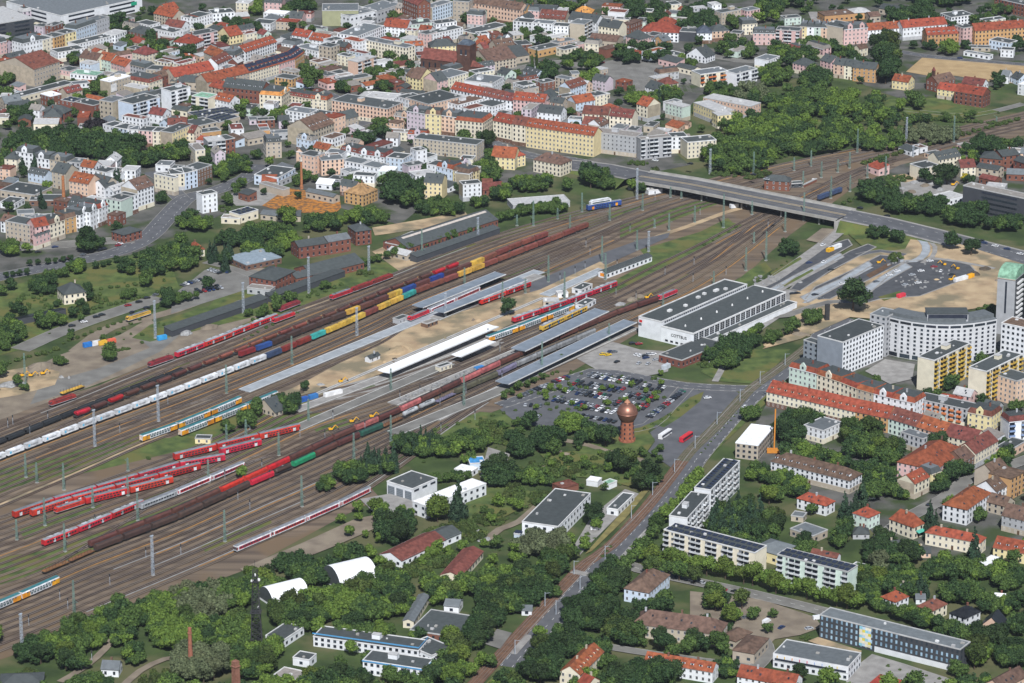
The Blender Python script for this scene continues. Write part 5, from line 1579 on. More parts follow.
        def stripe(n_, mat, z0, z1, x0=-hl, x1=hl, e=1.47):
            g = MB(); g.box(x0,x1,-e,e,z0,z1); ch.append((n_, g.mesh(n_, cm(mat)), None))
        if kind == 'dd':
            if c == 'orange':
                stripe('end_panel', 'orange', 1.0, H-.95, -hl, -hl+5.5, 1.475); stripe('end_panel', 'orange', 1.0, H-.95, hl-5.5, hl, 1.475)
                stripe('teal_stripe', 'dgreen', 2.35, 2.6, -hl+5.5, hl-5.5); 
            bands([(1.45,2.25,-7.5,7.5),(2.85,3.55,-10.5,10.5)])
            for x in (-9.4, 9.4):
                g = MB(); g.box(x-.9,x+.9,-1.5,1.5,1.1,3.0); ch.append(('door', g.mesh('door', cm('white' if c == 'red' else 'orange')), None))
        elif kind == 'coach':
            if c == 'silver': pass
            if c == 'redwhite': stripe('red_stripe', 'red', 1.55, 3.15, e=1.485)
            bands([(2.05,2.85,-11,11)])
            for x in (-12, 12): g = MB(); g.box(x-.5,x+.5,-1.5,1.5,1.2,3.2); ch.append(('door', g.mesh('door', cm('white' if c != 'silver' else 'grey')), None))
        else:
            bands([(1.9,2.9,-10.5,10.5)])
            for x in (-5, 5): g = MB(); g.box(x-.8,x+.8,-1.5,1.5,1.0,3.0); ch.append(('door', g.mesh('door', cm('silver' if c != 'yellow' else 'lblue')), None))
        P_.append(('body', mb.mesh('body', cm(body)), ch))
        rm = ROOFG if c in ('red','silver','redwhite','blue') else nmat('roof_teal', (.03,.13,.15), (.05,.18,.2), scale=.5, rough=.5)
        if kind == 'rail': rm = nmat('railcar_roof', (.3,.32,.35), (.2,.21,.23), scale=.5, rough=.5)
        mb = MB(); pr = [(-1.2,H-.3),(-1.05,H-.08),(-.5,H+.02),(.5,H+.02),(1.05,H-.08),(1.2,H-.3)]
        mb.rings([[(-hl+.1,y,z) for y,z in pr],[(hl-.1,y,z) for y,z in pr]]); rc = []
        if kind == 'rail':
            for x in (-7, -2, 4): g = MB(); g.box(x-1.6,x+1.6,-.8,.8,H,H+.35); rc.append(('roof_unit', g.mesh('roof_unit', cm('silver')), None))
        P_.append(('roof', mb.mesh('roof', rm), rc))
    MC[key] = (P_, L); return MC[key]
UNITN = dict(cont='container_wagon', swap='container_wagon', hop='hopper_wagon', cover='covered_wagon', tank='tank_wagon', flat='flat_wagon', low='gondola_wagon', loco='locomotive', dd='carriage', coach='carriage', rail='railcar')
def unit_at(parent, org, p, q, kind, c):
    """wagon = one part mesh (its main body) with the rest as sub-parts"""
    Pp, L = parts_of(kind, c); d = q-p; an = math.atan2(d.y, d.x); m = (p+q)/2
    order = sorted(Pp, key=lambda t: t[0] in ('chassis', 'bogies'))
    main = order[0]
    o = put(UNITN[kind], main[1], parent, (m.x-org.x, m.y-org.y, .36), an)
    def sub_(nm, me, loc=None):
        if nm == 'TEXT':
            for s in (-1,):
                global TXT
                if TXT is None:
                    cu = bpy.data.curves.new('lettering', 'FONT'); cu.body = me; cu.size = 1.25; cu.extrude = .01; cu.materials.append(nmat('letter_dark', (.1,.12,.16))); cu.align_x = 'LEFT'
                    to = bpy.data.objects.new('tmp', cu); TXT = bpy.data.meshes.new_from_object(to); bpy.data.objects.remove(to)
                t = bpy.data.objects.new('lettering', TXT); COL.objects.link(t); t.parent = o; t.location = (-3.0, -1.34, 2.3); t.rotation_euler = (math.pi/2, 0, 0); t.scale = (1.25, 1, 1)
            return
        x = bpy.data.objects.new(nm, me); COL.objects.link(x); x.parent = o
    for ch in main[2]: sub_(ch[0], ch[1])
    for r_ in order[1:]:
        sub_(r_[0], r_[1])
        for ch in r_[2]: sub_(ch[0], ch[1])
    return o
def train(pts, seq, label, cat='train', name='freight_train', start=0, gapf=.7, group=None):
    """seq: list of (kind, colour, n) filled from the near end; last n = 0 fills to the end; a number sets the pixel x where it stops"""
    line = [P(x, y, .5) for x, y in pts]
    Ls = [0]
    for i in range(len(line)-1): Ls.append(Ls[-1]+(line[i+1]-line[i]).length)
    def at(s):
        j = 0
        while j < len(Ls)-2 and Ls[j+1] < s: j += 1
        t = (s-Ls[j])/max(1e-6, Ls[j+1]-Ls[j]); return line[j].lerp(line[j+1], t)
    org = at(0).copy(); org.z = 0
    t = empty(name, org, 0, label=label, cat=cat, group=group)
    s = start; USED[label] = 1
    for kind, c, lim in seq:
        L = parts_of(kind, c)[1]; n = 0
        while True:
            if s+L*.65 > Ls[-1] and not (s == start): return t
            if lim < 0:
                if n >= -lim: break
            elif lim and px(at(s+L*.5))[0] > lim: break
            unit_at(t, org, at(s), at(s+L), kind, c); s += L+gapf; n += 1
    return t
if 1:
    T1 = [(-12,465),(0,460),(97,423),(171,396),(276,356),(342,328),(416,294.5),(481,269.5),(530,250.5),(592,226)]
    train(T1, [('cont','white',274),('cont','navy',-1),('cont','dred',318),('cont','teal',-1),('swap','yellow',361),('cont','rbrown',-1),('swap','yellow',401),('cont','teal',-1),('cont','rbrown',452),('swap','yellow',480),('cont','rbrown',0)],
          'very long container train, white boxes in front, then teal, yellow and rusty red ones')
    T2 = [(239,358),(271,347),(300.5,334.5),(354,313.5),(395.5,297),(435,281.5),(474,266.5),(485,262),(513,249.5),(556,233.5)]
    train(T2, [('cont','dred',-1),('cont','blue',-1),('cont','dbrown',352),('swap','yellow',-1),('cont','brown',394),('swap','yellow',-1),('cont','blue',-1),('cont','brown',434),('cont','blue',-1),('cont','brown',470),('swap','yellow',-1),('cont','rbrown',542),('swap','yellow',-1)],
          'container train with mixed blue, yellow and brown boxes, behind the very long one')
    hp = [(74,418.5),(95,411),(137,394),(162,384.5),(199,369),(220,361),(259,345),(299,329.5),(335,316),(354,307.5),(390,292.5),(426,279.5),(462,265.5)]
    train(hp, [('hop','red',-1),('hop','brown',-1),('hop','red',-1),('hop','brown',-5),('hop','rbrown',300),('hop','brown',400),('hop','brown',-2),('hop','red',-1),('hop','red',-1)], 'string of brown and red hopper wagons beside the white container train')
    train([(-12,449),(0,444),(76,413.5),(130,392),(178,374)], [('low','dark',0)], 'string of low black gondola wagons at the left edge')
    train([(149,368),(172,360)], [('loco','dred',-1)], 'single dark red locomotive with silver roof left of the silver-roofed railcars', 'locomotive', 'locomotive_row')
    train([(176,358),(222,340.5)], [('rail','red',0)], 'red railcar with silver roof, left one of two on the siding', 'train', 'railcar_train')
    train([(224,339.5),(270,321.5)], [('rail','red',0)], 'red railcar with silver roof, right one of two on the siding', 'train', 'railcar_train')
    train([(273,324),(296,315.5)], [('loco','red',-1)], 'bright red electric locomotive standing alone below the dark one', 'locomotive', 'locomotive_row')
    train([(279,312.5),(300,304.5)], [('loco','dred',-1)], 'short dark red locomotive standing just behind the bright red one', 'locomotive', 'locomotive_row')
    train([(331,300.5),(352,293),(371,286),(392,278)], [('loco','red',-1),('loco','dred',-2)], 'three coupled red locomotives on the siding below the brick freight shed', 'locomotives', 'locomotive_row')
    train([(409,322),(426,315),(477,292.5)], [('loco','red',-1),('coach','redwhite',0)], 'red locomotive with coaches standing between two grey platform canopies', name='passenger_train')
    train([(480,305),(532,285.5)], [('rail','red',0)], 'red railcar beside the round platform tree, partly under a canopy', name='railcar_train')
    train([(513,323),(576,301.5),(612,287.5)], [('rail','red',0)], 'red railcar ending beside the small white cabins', name='railcar_train')
    train([(487,342.5),(513,333.5),(579,307.5)], [('dd','orange',0)], 'blue and orange double-deck train beside the red railcar', name='passenger_train')
    train([(541,331.5),(581,313)], [('rail','yellow',0)], 'short yellow and blue railcar in front of the canopy', name='railcar_train')
    train([(141,442),(171,431.5),(197,421.5),(224.5,409.5),(260,394.5)], [('dd','orange',0)], 'blue and orange double-deck train on the sidings, rear one of two', name='passenger_train')
    train([(180,436.5),(204,427),(264,403),(296,389)], [('dd','orange',0)], 'blue and orange double-deck train on the sidings, front one under the trees', name='passenger_train')
    train([(174,460.5),(221,449),(292,432)], [('dd','red',0)], 'red double-deck coaches at the right end of the fan', name='passenger_train')
    train([(220,455.5),(262,445)], [('dd','red',0)], 'short pair of red double-deck coaches before the hut', name='passenger_train')
    train([(13.5,518.5),(60,502.5),(120,486),(171,470),(211,463)], [('dd','red',0)], 'long row of red double-deck coaches, rearmost of three side by side', name='passenger_train')
    train([(31,517),(83,500),(130,488),(194,471)], [('dd','red',0)], 'long row of red double-deck coaches, middle of three side by side', name='passenger_train')
    train([(55,514),(79,506),(120,496),(160,486)], [('loco','red',-1),('dd','red',0)], 'red locomotive with double-deck coaches, front of three side by side', name='passenger_train')
    train([(43,546.5),(88,529),(134,509.5)], [('rail','red',0)], 'sleek red railcar standing alone before the double-deck coaches', name='railcar_train')
    train([(140,510),(171,498),(202,485),(235,471)], [('coach','silver',-1),('coach','redwhite',0)], 'silver and white-red passenger coaches beside a grass strip', name='passenger_train')
    F = [(43,574),(65,565),(89,554),(171,523),(218,502),(245,489),(275,476),(300,465),(342,445),(391,425),(408,416),(438,403),(455,395),(502,375),(513,369),(566,346),(602,331)]
    train(F, [('flat','rust',86),('cover','dbrown',243),('cover','red',274),('tank','dbrown',-1),('cover','green',-1),('cover','brown',350),('cover','dgreen',390),('flat','rust',407),('tank','tank',437),('flat','lilac',-1),('cover','olive',502),('cover','lilac',-1),('cover','grey',0)],
          'very long mixed freight train with brown, green and red covered wagons and tank wagons')
    Rr = [(89,548),(171,516),(218,495),(275,469),(342,437),(391,417),(438,395),(502,365),(565,337),(599,323),(625,312),(654,303),(686,289.5)]
    train(Rr, [('cover','brown',216),('cover','red',-1),('cover','brown',255),('cover','red',290),('cover','brown',353),('cover','pink',-1),('cover','brown',405),('cover','pink',-1),('cover','brown',470),('cover','pink',495),('cover','brown',650),('loco','red',-2)],
          'parallel freight train of brown and pinkish covered wagons hauled by two red locomotives')
    train([(235,552.5),(290,529),(342,506),(360,497)], [('coach','redwhite',0)], 'white train with a red window stripe alone on the lower track', name='passenger_train')
    train([(-20,617),(0,609),(54,585)], [('dd','orange',0)], 'blue and orange double-deck train leaving at the lower left edge', name='passenger_train')
    train([(818,201),(842,192)], [('cont','navy',0)], 'blue container wagons beyond the road bridge')
    train([(127,322),(144,316.5)], [('loco','yellow',-1)], 'orange shunting locomotive alone beside the long parking strip', 'locomotive', 'locomotive_row')
    train([(50,407),(77,398)], [('loco','dred',-1)], 'dark red diesel locomotive alone next to the yellow track wagon', 'locomotive', 'locomotive_row')
    train([(61,395.5),(88,386)], [('flat','yellow',0)], 'yellow flat wagon standing behind the dark red diesel locomotive')
    tdk = train([(587,211),(622,205)], [('dd','blue',0)], 'blue and white double-deck coach with a raised white deck, by the bridge', name='passenger_train')

    o_ = [c for c in tdk.children][0]
    mb = MB(); mb.box(-11,5,-1.5,1.5,4.5,6.4,m=0); mb.box(-10,4,-1.4,1.4,6.9,7.1,m=0)
    for i in range(8): mb.box(-10+i*1.9,-9.8+i*1.9,-1.35,1.35,6.4,6.9,m=0)
    mb.box(-10,4,-1.53,1.53,4.9,5.8,m=1); x_ = mb.build('raised_deck', [cm('white'), TGL], o_)
# ================================================================ trees
def leafmat(name, c1, c2, objr=.18): return nmat(name, c1, c2, island=1, rough=.75, objr=objr, spec=.2)
LEAF = dict(b=leafmat('leaf_broad', (.076,.114,.026), (.024,.046,.013), .32), l=leafmat('leaf_light', (.125,.175,.03), (.05,.088,.016), .25), k=leafmat('leaf_dark', (.042,.074,.022), (.012,.028,.011), .25),
            c=leafmat('needles', (.045,.082,.042), (.014,.034,.02)), s=leafmat('leaf_shrub', (.09,.125,.03), (.028,.05,.015), .32), g=leafmat('leaf_greygreen', (.13,.15,.075), (.055,.07,.035)), y=leafmat('leaf_yellow', (.45,.34,.02), (.25,.22,.02)),
            p=leafmat('leaf_copper', (.02,.015,.018), (.012,.012,.012)))
BARK = nmat('bark', (.09,.065,.045), (.06,.045,.03), scale=2, rough=1)
def crown(kind, seed, n):
    """leaf clumps spread through a lobed crown of unit radius; base at z=0"""
    r = random.Random(seed); nr = np.random.RandomState(seed)
    lobes = []
    if kind == 'broad':
        H = 1.9; lobes = [(0,0,1.05,.62)]
        for i in range(13):
            t = r.uniform(0, 6.28); e = r.uniform(-.6, 1.1); rr = r.uniform(.5,.72)*math.cos(e*.9)
            lobes.append((rr*math.cos(t)*1.1, rr*math.sin(t)*1.1, 1.0+.6*math.sin(e), r.uniform(.2,.4)))
    elif kind == 'cone':
        for i in range(16): z = .15+i*.15; q_ = max(.1, .8*(1-i/16.5)); t = r.uniform(0,6.28); lobes.append((q_*.5*math.cos(t), q_*.5*math.sin(t), z, q_*.6))
    elif kind == 'column':
        for i in range(9): lobes.append((r.uniform(-.12,.12), r.uniform(-.12,.12), .3+i*.42, .5*(1-abs(i-3.5)/9)))
    else:
        lobes = [(0,0,.4,.5)]
        for i in range(5): t = r.uniform(0,6.28); lobes.append((.45*math.cos(t), .45*math.sin(t), r.uniform(.25,.6), r.uniform(.3,.45)))
    A = np.array(lobes); wgt = A[:,3]**2; wgt /= wgt.sum()
    idx = nr.choice(len(A), n, p=wgt)
    d = nr.normal(size=(n,3)); d /= np.linalg.norm(d, axis=1)[:,None]
    rad = A[idx,3]*nr.uniform(.7, 1.22, n)
    c = A[idx,:3]+d*rad[:,None]; c[:,2] = np.maximum(c[:,2], .06)
    nn = d+nr.normal(size=(n,3))*.55; nn /= np.linalg.norm(nn, axis=1)[:,None]
    t = np.cross(nn, nr.normal(size=(n,3))); t /= np.linalg.norm(t, axis=1)[:,None]; b = np.cross(nn, t)
    s = nr.uniform(.028, .08, n)*(1.0 if n > 900 else 1.4)
    t *= s[:,None]; b *= (s*nr.uniform(.6,1,n))[:,None]
    V = np.stack([c-t-b, c+t-b, c+t+b*.8, c-t*.7+b], 1).reshape(-1, 3)
    # inner leafy cores so that the crown is dense but ragged
    core = []
    for L in lobes:
        q = L[3]*.74
        for a in range(3):
            for k in range(7):
                t0 = 2*math.pi*k/7; t1 = 2*math.pi*(k+1)/7; e0 = -1.3+a*.87; e1 = e0+.87
                core.append([(L[0]+q*math.cos(e)*math.cos(tt), L[1]+q*math.cos(e)*math.sin(tt), max(.02, L[2]+q*math.sin(e))) for tt, e in ((t0,e0),(t1,e0),(t1,e1),(t0,e1))])
    return np.concatenate([V, np.array(core).reshape(-1, 3)]).astype(np.float32)
def quadmesh(name, V, mat):
    n = len(V)//4; me = bpy.data.meshes.new(name); me.vertices.add(n*4); me.vertices.foreach_set('co', V.ravel())
    me.loops.add(n*4); me.loops.foreach_set('vertex_index', np.arange(n*4, dtype=np.int32))
    me.polygons.add(n); me.polygons.foreach_set('loop_start', np.arange(0, n*4, 4, dtype=np.int32))
    try: me.polygons.foreach_set('loop_total', np.full(n, 4, dtype=np.int32))
    except Exception: pass
    me.materials.append(mat); me.update(calc_edges=True); return me
SHAPE = dict(b='broad', l='broad', k='broad', g='broad', y='broad', p='broad', c='cone', o='column', s='bush')
VAR = {}
def crown_mesh(k, i, n=2700):
    key = (k, i)
    if key not in VAR: VAR[key] = quadmesh('crown', crown(SHAPE[k], 11+i*7+ord(k[0]), n if SHAPE[k] != 'bush' else 620), LEAF['b' if k == 'o' else k])
    return VAR[key]
_tr = MB(); _tr.lathe([(.06,0),(.04,.5),(.02,1.1)], 7)
for a_ in range(4): _tr.bar((0,0,.45),(.35*math.cos(a_*1.6),.35*math.sin(a_*1.6),1.0),.014)
TRUNK = _tr.mesh('trunk', BARK)
CL = """
5 95 10 12 8 b 5|60 90 14 4 8 k 4|104 92 10 9 8 b 5.5|84 100 9 5 6 b 4|73 63 5 5 3 b 4|120 28 9 9 7 k 6|146 50 9 8 7 k 6|164 58 6 12 8 b 5.5|20 118 20 8 12 k 5|128 48 5 5 4 b 4
181 58 11 12 9 k 6|235 32 18 6 10 k 5.5|255 12 6 6 4 l 5|300 11 20 5 10 k 5.5|308 84 10 8 4 b 7|240 108 6 10 5 b 5|190 112 12 6 8 b 4.5|277 118 12 6 6 b 5|326 70 6 4 3 l 3.5|346 62 5 6 3 b 4
388 60 5 5 3 b 4.5|402 70 10 7 7 b 4.5|378 77 12 6 8 b 4|386 86 14 6 8 k 4|346 91 10 4 6 b 4.5|472 23 7 5 3 k 5|505 33 5 4 3 b 4.5|481 74 5 5 3 b 5|396 21 6 4 3 b 4|345 57 4 4 2 b 4
522 34 8 8 4 b 5|545 40 10 8 7 k 5|534 76 3 8 3 o 3|546 78 12 6 10 k 5|582 66 18 8 12 b 5|590 82 9 3 4 l 5.5|630 58 15 8 10 k 5.5|655 56 18 8 10 k 5|642 103 18 6 14 l 4.5|663 103 6 6 3 c 4|673 102 10 8 7 b 5|642 18 28 10 18 k 6|678 26 18 8 10 k 6|560 11 20 5 8 b 5|525 90 14 5 8 b 3.5|700 60 4 4 2 b 3
700 26 16 14 18 k 6|735 27 9 6 4 b 6|765 18 15 7 8 b 6|735 55 20 7 14 b 5|790 60 26 9 24 b 5.5|822 52 14 6 8 b 5.5|772 80 18 9 14 b 5|816 88 15 12 14 k 6|720 96 16 6 10 b 4.5|752 98 15 8 12 g 5|800 108 32 12 38 b 5.5|840 108 18 12 18 l 5|685 66 10 5 5 b 4|845 60 12 8 8 b 5
884 76 9 8 7 k 9.5|886 58 8 10 6 k 8.5|912 21 24 8 20 k 6|875 110 8 8 6 b 5|915 106 8 6 4 b 5|985 28 11 6 5 k 6|930 48 6 5 4 k 5|949 52 9 5 6 l 5|966 50 4 5 3 k 4|998 86 5 6 4 k 4.5|930 118 40 4 16 s 3.5|860 75 10 10 8 k 5.5|928 84 4 5 2 b 4|1018 50 6 5 3 k 4.5|1005 12 14 4 6 b 4|780 5 20 6 10 k 6|950 4 20 4 8 k 6
740 160 34 16 46 b 5.5|800 146 48 12 48 b 5.5|760 132 40 8 26 l 5|830 135 10 6 6 k 6|880 148 24 6 16 b 5|928 140 30 6 20 g 4.5|990 152 30 6 18 k 6|968 164 10 5 6 b 4.5|880 198 16 9 12 k 6|904 210 20 7 14 k 5|932 211 11 7 8 k 5|965 221 20 8 18 k 5.5|1004 229 18 5 10 k 5|945 186 6 3 2 k 7|927 184 4 3 2 k 6|893 180 12 3 8 s 3|965 182 2 2 1 y 3|740 175 30 5 16 s 4
50 150 46 12 54 k 6|110 152 30 12 30 k 6|140 166 25 6 18 b 5.5|100 138 8 3 2 p 8|165 160 12 6 8 b 5|24 176 3 3 2 k 3|7 167 8 5 5 b 5|41 205 3 4 2 c 4.5|58 204 4 4 2 k 5|23 171 2 5 2 c 4|35 172 2 5 1 c 4|49 196 4 5 3 l 4|118 189 3 5 2 c 4|88 176 3 3 2 b 4|60 212 6 3 3 s 3|103 180 3 2 1 l 3
185 157 12 6 9 b 5|228 172 13 10 12 b 5|205 162 10 5 6 k 5|195 228 15 6 12 b 5|228 206 5 3 3 b 4|225 210 6 3 4 s 3|238 195 4 3 3 b 3|262 168 8 4 5 b 4|250 171 8 4 6 b 3.5|235 185 12 5 7 b 3.5|302 182 8 4 4 b 4|270 236 25 6 18 b 4.5|320 228 20 7 14 b 4.5|288 225 10 3 2 l 6|212 180 6 8 4 k 4.5|312 60 3 3 1 b 3
372 143 17 9 8 k 7|405 197 18 14 22 k 6|370 222 20 6 14 b 4.5|440 212 24 6 20 b 4|464 148 5 5 2 b 6|485 146 6 6 3 k 6|490 178 12 8 8 b 5|502 198 10 6 7 b 4.5|352 222 8 5 4 l 5|355 187 10 5 6 b 4.5|480 206 8 3 6 b 4|520 188 8 6 6 b 4
530 188 20 6 16 b 4.5|590 183 9 6 5 k 7|606 186 9 6 6 b 5|640 191 9 4 6 b 4.5|540 212 26 4 24 b 3.5|565 190 6 4 3 b 4|638 164 10 2 5 s 3|655 172 4 2 3 s 3
10 252 8 6 5 b 5|27 252 4 3 2 l 5|92 252 10 6 6 k 7|110 258 5 3 2 b 5|45 292 12 8 9 k 5|76 272 9 3 5 b 4.5|63 280 5 4 3 b 4|155 272 10 7 12 k 5.5|128 298 6 4 4 b 4|100 302 8 3 4 s 4|168 308 4 8 4 k 5|10 338 14 8 12 b 5|52 326 14 5 9 b 4.5|80 308 5 4 3 s 4|128 272 8 4 5 k 4|145 287 3 2 2 b 4|140 235 2 2 1 s 2
180 262 18 12 16 b 5.5|211 263 4 6 3 c 4.4|226 266 6 7 5 c 4.8|262 256 20 6 14 b 4.5|287 247 12 6 6 l 6|211 290 3 4 2 k 4.5|197 300 2 2 1 b 3|229 288 5 3 3 b 3.5|185 305 8 4 4 b 4|257 268 5 3 3 b 4|262 318 3 3 2 b 3.5|277 311 3 3 2 b 4|291 303 5 3 3 b 3.5|325 288 4 3 3 b 3.5|248 316 3 3 2 b 3.5|314 294 4 2 3 s 2.5|365 274 6 3 4 s 3|240 245 22 5 14 k 5
508.5 317 1 1 1 k 8|276 410 9 4 7 k 5.5|290 412 6 4 5 k 5|248 427 6 4 4 b 5|198 443 3 3 2 c 5.5|304 393 3 2 2 k 4|229 433 3 2 2 b 4|258 416 3 2 2 b 4|6 350 6 3 4 b 4|17 388 2 2 1 b 3.5|110 360 5 3 4 b 4.5|2 378 2 2 1 b 4|60 365 5 2 4 b 3.5|24 392 3 2 2 b 3|125 350 6 1 4 s 2|115 352 6 1 3 s 2|182 468 1 1 1 s 2|240 478 2 2 2 l 3.5|310 450 3 2 2 s 2|150 458 4 2 2 s 2
415 452 20 6 18 c 4.5|380 470 16 7 12 c 4.5|438 452 28 8 26 b 4.5|470 448 20 8 14 b 4.5|350 480 14 7 12 b 4.5|365 474 10 4 6 c 4.5|500 482 13 8 12 k 5.5|505 440 14 6 10 s 4|488 428 12 5 8 s 3|325 490 6 4 6 b 4|470 465 6 3 5 l 3.5|448 482 22 2 9 b 3
528 427 5 3 3 k 4.5|547 448 13 9 10 k 6|570 430 12 7 8 l 5.5|592 440 12 5 7 b 5|604 444 6 5 3 k 5|517 428 3 2 2 b 3|560 470 42 8 34 s 3.5|622 470 12 5 6 k 6|650 488 13 5 8 k 6.5|597 525 5 3 2 k 5.5|530 482 16 6 12 b 4.5|520 455 12 6 9 k 5|515 495 10 8 12 s 4|540 500 10 8 10 s 4|580 445 3 3 2 k 5
540 552 26 7 22 g 5|532 598 32 18 64 k 5.5|555 570 15 8 12 b 5|500 600 20 18 26 b 5|535 640 6 6 5 b 5|500 580 14 10 14 s 4|456 535 30 8 20 s 4|395 536 16 11 16 k 6|437 520 8 4 3 l 6|460 520 4 4 2 c 7|376 520 6 4 3 l 5|470 522 10 3 5 s 3|490 520 16 8 14 s 3.5|440 560 30 8 26 s 4|405 570 25 8 20 s 4|360 595 12 5 10 b 5|425 555 14 6 10 l 3.5|445 600 14 10 12 b 5|470 590 12 8 10 b 4.5
100 640 34 12 34 b 4.5|60 652 30 10 26 b 4.5|35 660 16 7 12 k 4.5|130 622 30 10 30 b 4.5|165 615 26 12 28 l 4.5|200 610 26 14 34 g 5|230 600 26 12 30 b 4.5|180 640 30 14 40 l 4.5|230 640 26 14 34 b 5|200 670 26 14 30 g 5|250 670 20 12 20 b 5|160 680 20 8 12 s 4|270 655 10 8 10 l 4.5|285 690 20 8 12 l 4|30 678 14 6 8 s 3.5|75 668 14 6 9 b 4.5|135 660 8 8 7 b 4|95 690 20 6 10 b 4
300 622 26 12 34 b 5|335 610 26 12 34 l 4.5|370 615 20 10 22 b 4.5|360 640 30 8 16 b 5|320 580 30 8 26 k 4.5|295 570 20 6 16 k 4|280 600 20 8 10 b 4|390 590 16 10 16 b 5|400 610 12 8 10 b 5|265 590 16 6 14 b 5|350 560 12 5 10 b 4.5|340 690 26 8 18 k 5|400 682 12 5 6 b 4.5|310 684 10 3 5 l 4.5|430 680 14 8 10 k 5
450 660 14 12 14 b 5.5|475 640 12 12 14 k 5.5|460 682 18 8 12 l 5|490 620 12 12 14 k 5|432 655 5 5 4 b 4|488 665 8 6 6 b 4.5|420 640 10 4 5 b 4.5|510 690 12 6 8 k 5|505 655 4 5 3 k 4.5
600 590 24 10 28 k 5.5|590 620 26 14 40 k 5.5|560 650 22 12 24 k 5|540 675 20 10 20 k 5.5|625 640 16 10 14 k 6|590 655 18 7 14 b 5|645 600 10 8 8 b 5.5|660 610 10 5 6 b 5|606 570 8 5 6 b 4|650 632 5 3 3 b 4.5|650 684 24 8 18 k 6|620 690 20 6 14 k 5.5|700 650 8 4 4 k 6|690 655 3 3 2 b 4|720 655 4 3 3 b 5|662 652 5 4 4 k 6|580 683 14 6 9 l 4|725 675 14 5 8 b 4|700 674 10 3 5 b 4|606 668 8 4 5 b 4
713 608 8 5 6 b 5.5|730 622 6 4 5 l 5|742 610 2 2 1 b 4|773 620 1 1 1 b 3.5|735 662 5 3 3 b 4|745 665 3 2 2 b 3|799 682 2 2 1 k 5|770 655 3 3 3 s 3|805 640 5 2 3 s 2.5
738 530 26 16 46 c 5|760 535 20 12 26 k 5|720 530 12 10 12 c 4.5|745 555 24 5 16 b 5|772 500 8 6 6 l 5.5|795 495 10 5 7 b 5.5|815 513 8 4 4 b 5.5|828 487 6 3 3 b 5|805 555 8 5 6 b 5.5|838 545 6 6 6 b 5|846 535 6 5 5 b 4.5|850 520 6 4 4 c 5|758 478 10 6 6 b 4|815 530 8 3 4 s 3|780 485 14 4 8 b 4.5
790 437 12 10 12 k 6.5|810 430 12 6 8 k 6|795 460 12 5 8 b 5|818 462 10 4 6 b 4.5|838 468 10 4 7 b 4.5|860 455 12 6 9 k 5.5|850 440 8 8 7 b 5.5|870 455 12 8 10 b 6|873 430 10 6 6 k 6|888 460 12 8 10 b 5.5|928 448 16 8 12 k 6.5|918 436 8 4 4 k 6|880 482 14 6 12 b 5|905 495 18 6 14 b 4.5|870 498 10 5 7 b 4.5|862 475 10 4 8 b 4.5|750 420 6 3 4 b 5|940 490 6 8 5 k 5|955 478 14 6 10 k 5.5|965 468 10 6 7 k 5|1003 398 10 6 6 k 7|985 365 5 3 3 b 4|945 388 10 4 5 b 5|970 400 6 3 3 b 4.5|1010 455 10 8 8 k 5.5|1000 470 10 5 6 b 5|955 512 8 4 5 l 5.5|975 520 6 5 4 b 5|930 537 6 5 4 c 5|948 545 5 6 3 k 5
900 560 20 8 20 k 5|880 560 14 10 14 k 5.5|870 590 14 10 18 b 5|905 590 22 10 26 b 4.5|945 575 22 8 24 b 4.5|980 575 22 8 22 b 4.5|1010 585 14 8 12 b 4.5|960 600 20 6 16 b 4.5|1000 610 20 8 16 b 4.5|1015 560 8 6 6 c 5.5|973 570 5 4 3 c 6|922 600 5 4 3 c 5|880 575 4 4 3 g 5|918 555 1 3 2 y 2.5|914 560 2 3 2 y 2.5|862 515 4 3 3 c 5|930 620 10 3 5 b 4|885 545 6 4 5 k 5
865 604 10 3 6 b 4|885 612 10 3 6 b 4.5|905 620 10 3 6 b 4.5|925 627 10 3 6 b 4.5|945 634 10 4 7 b 5|965 642 12 5 8 b 5|990 648 14 8 12 k 6|1010 660 12 10 10 k 6|960 675 6 4 4 b 4|975 662 12 8 9 b 6.5|1018 632 6 6 5 b 5|990 690 10 4 5 b 5
715 358 12 7 9 k 5.5|735 355 14 8 12 k 5.5|728 368 10 4 6 b 5|750 345 8 5 5 b 5|790 335 4 4 2 b 5|813 324 6 4 4 b 5.5|756 330 5 5 4 b 4.5|772 342 6 4 4 b 4|705 365 10 4 6 s 3|853 312 1.5 1.5 1 k 9|789 255 6 4 4 k 6|872 238 4 4 3 k 5|885 236 4 4 3 k 5|898 241 4 4 3 k 5|868 228 3 2 2 b 3|952 250 2 2 1 k 6|971 256 2 2 1 k 6|895 258 6 6 5 s 3.5|990 310 14 3 8 s 3|850 230 8 3 5 s 3|808 210 6 3 4 s 3.5|905 365 6 1 4 b 4|935 372 4 2 2 b 4|940 400 4 2 3 b 3.5|720 345 8 4 5 b 4
"""
TREES = []
FAR = []
FA = np.array(FOOT)
RP = np.array(ROADP)
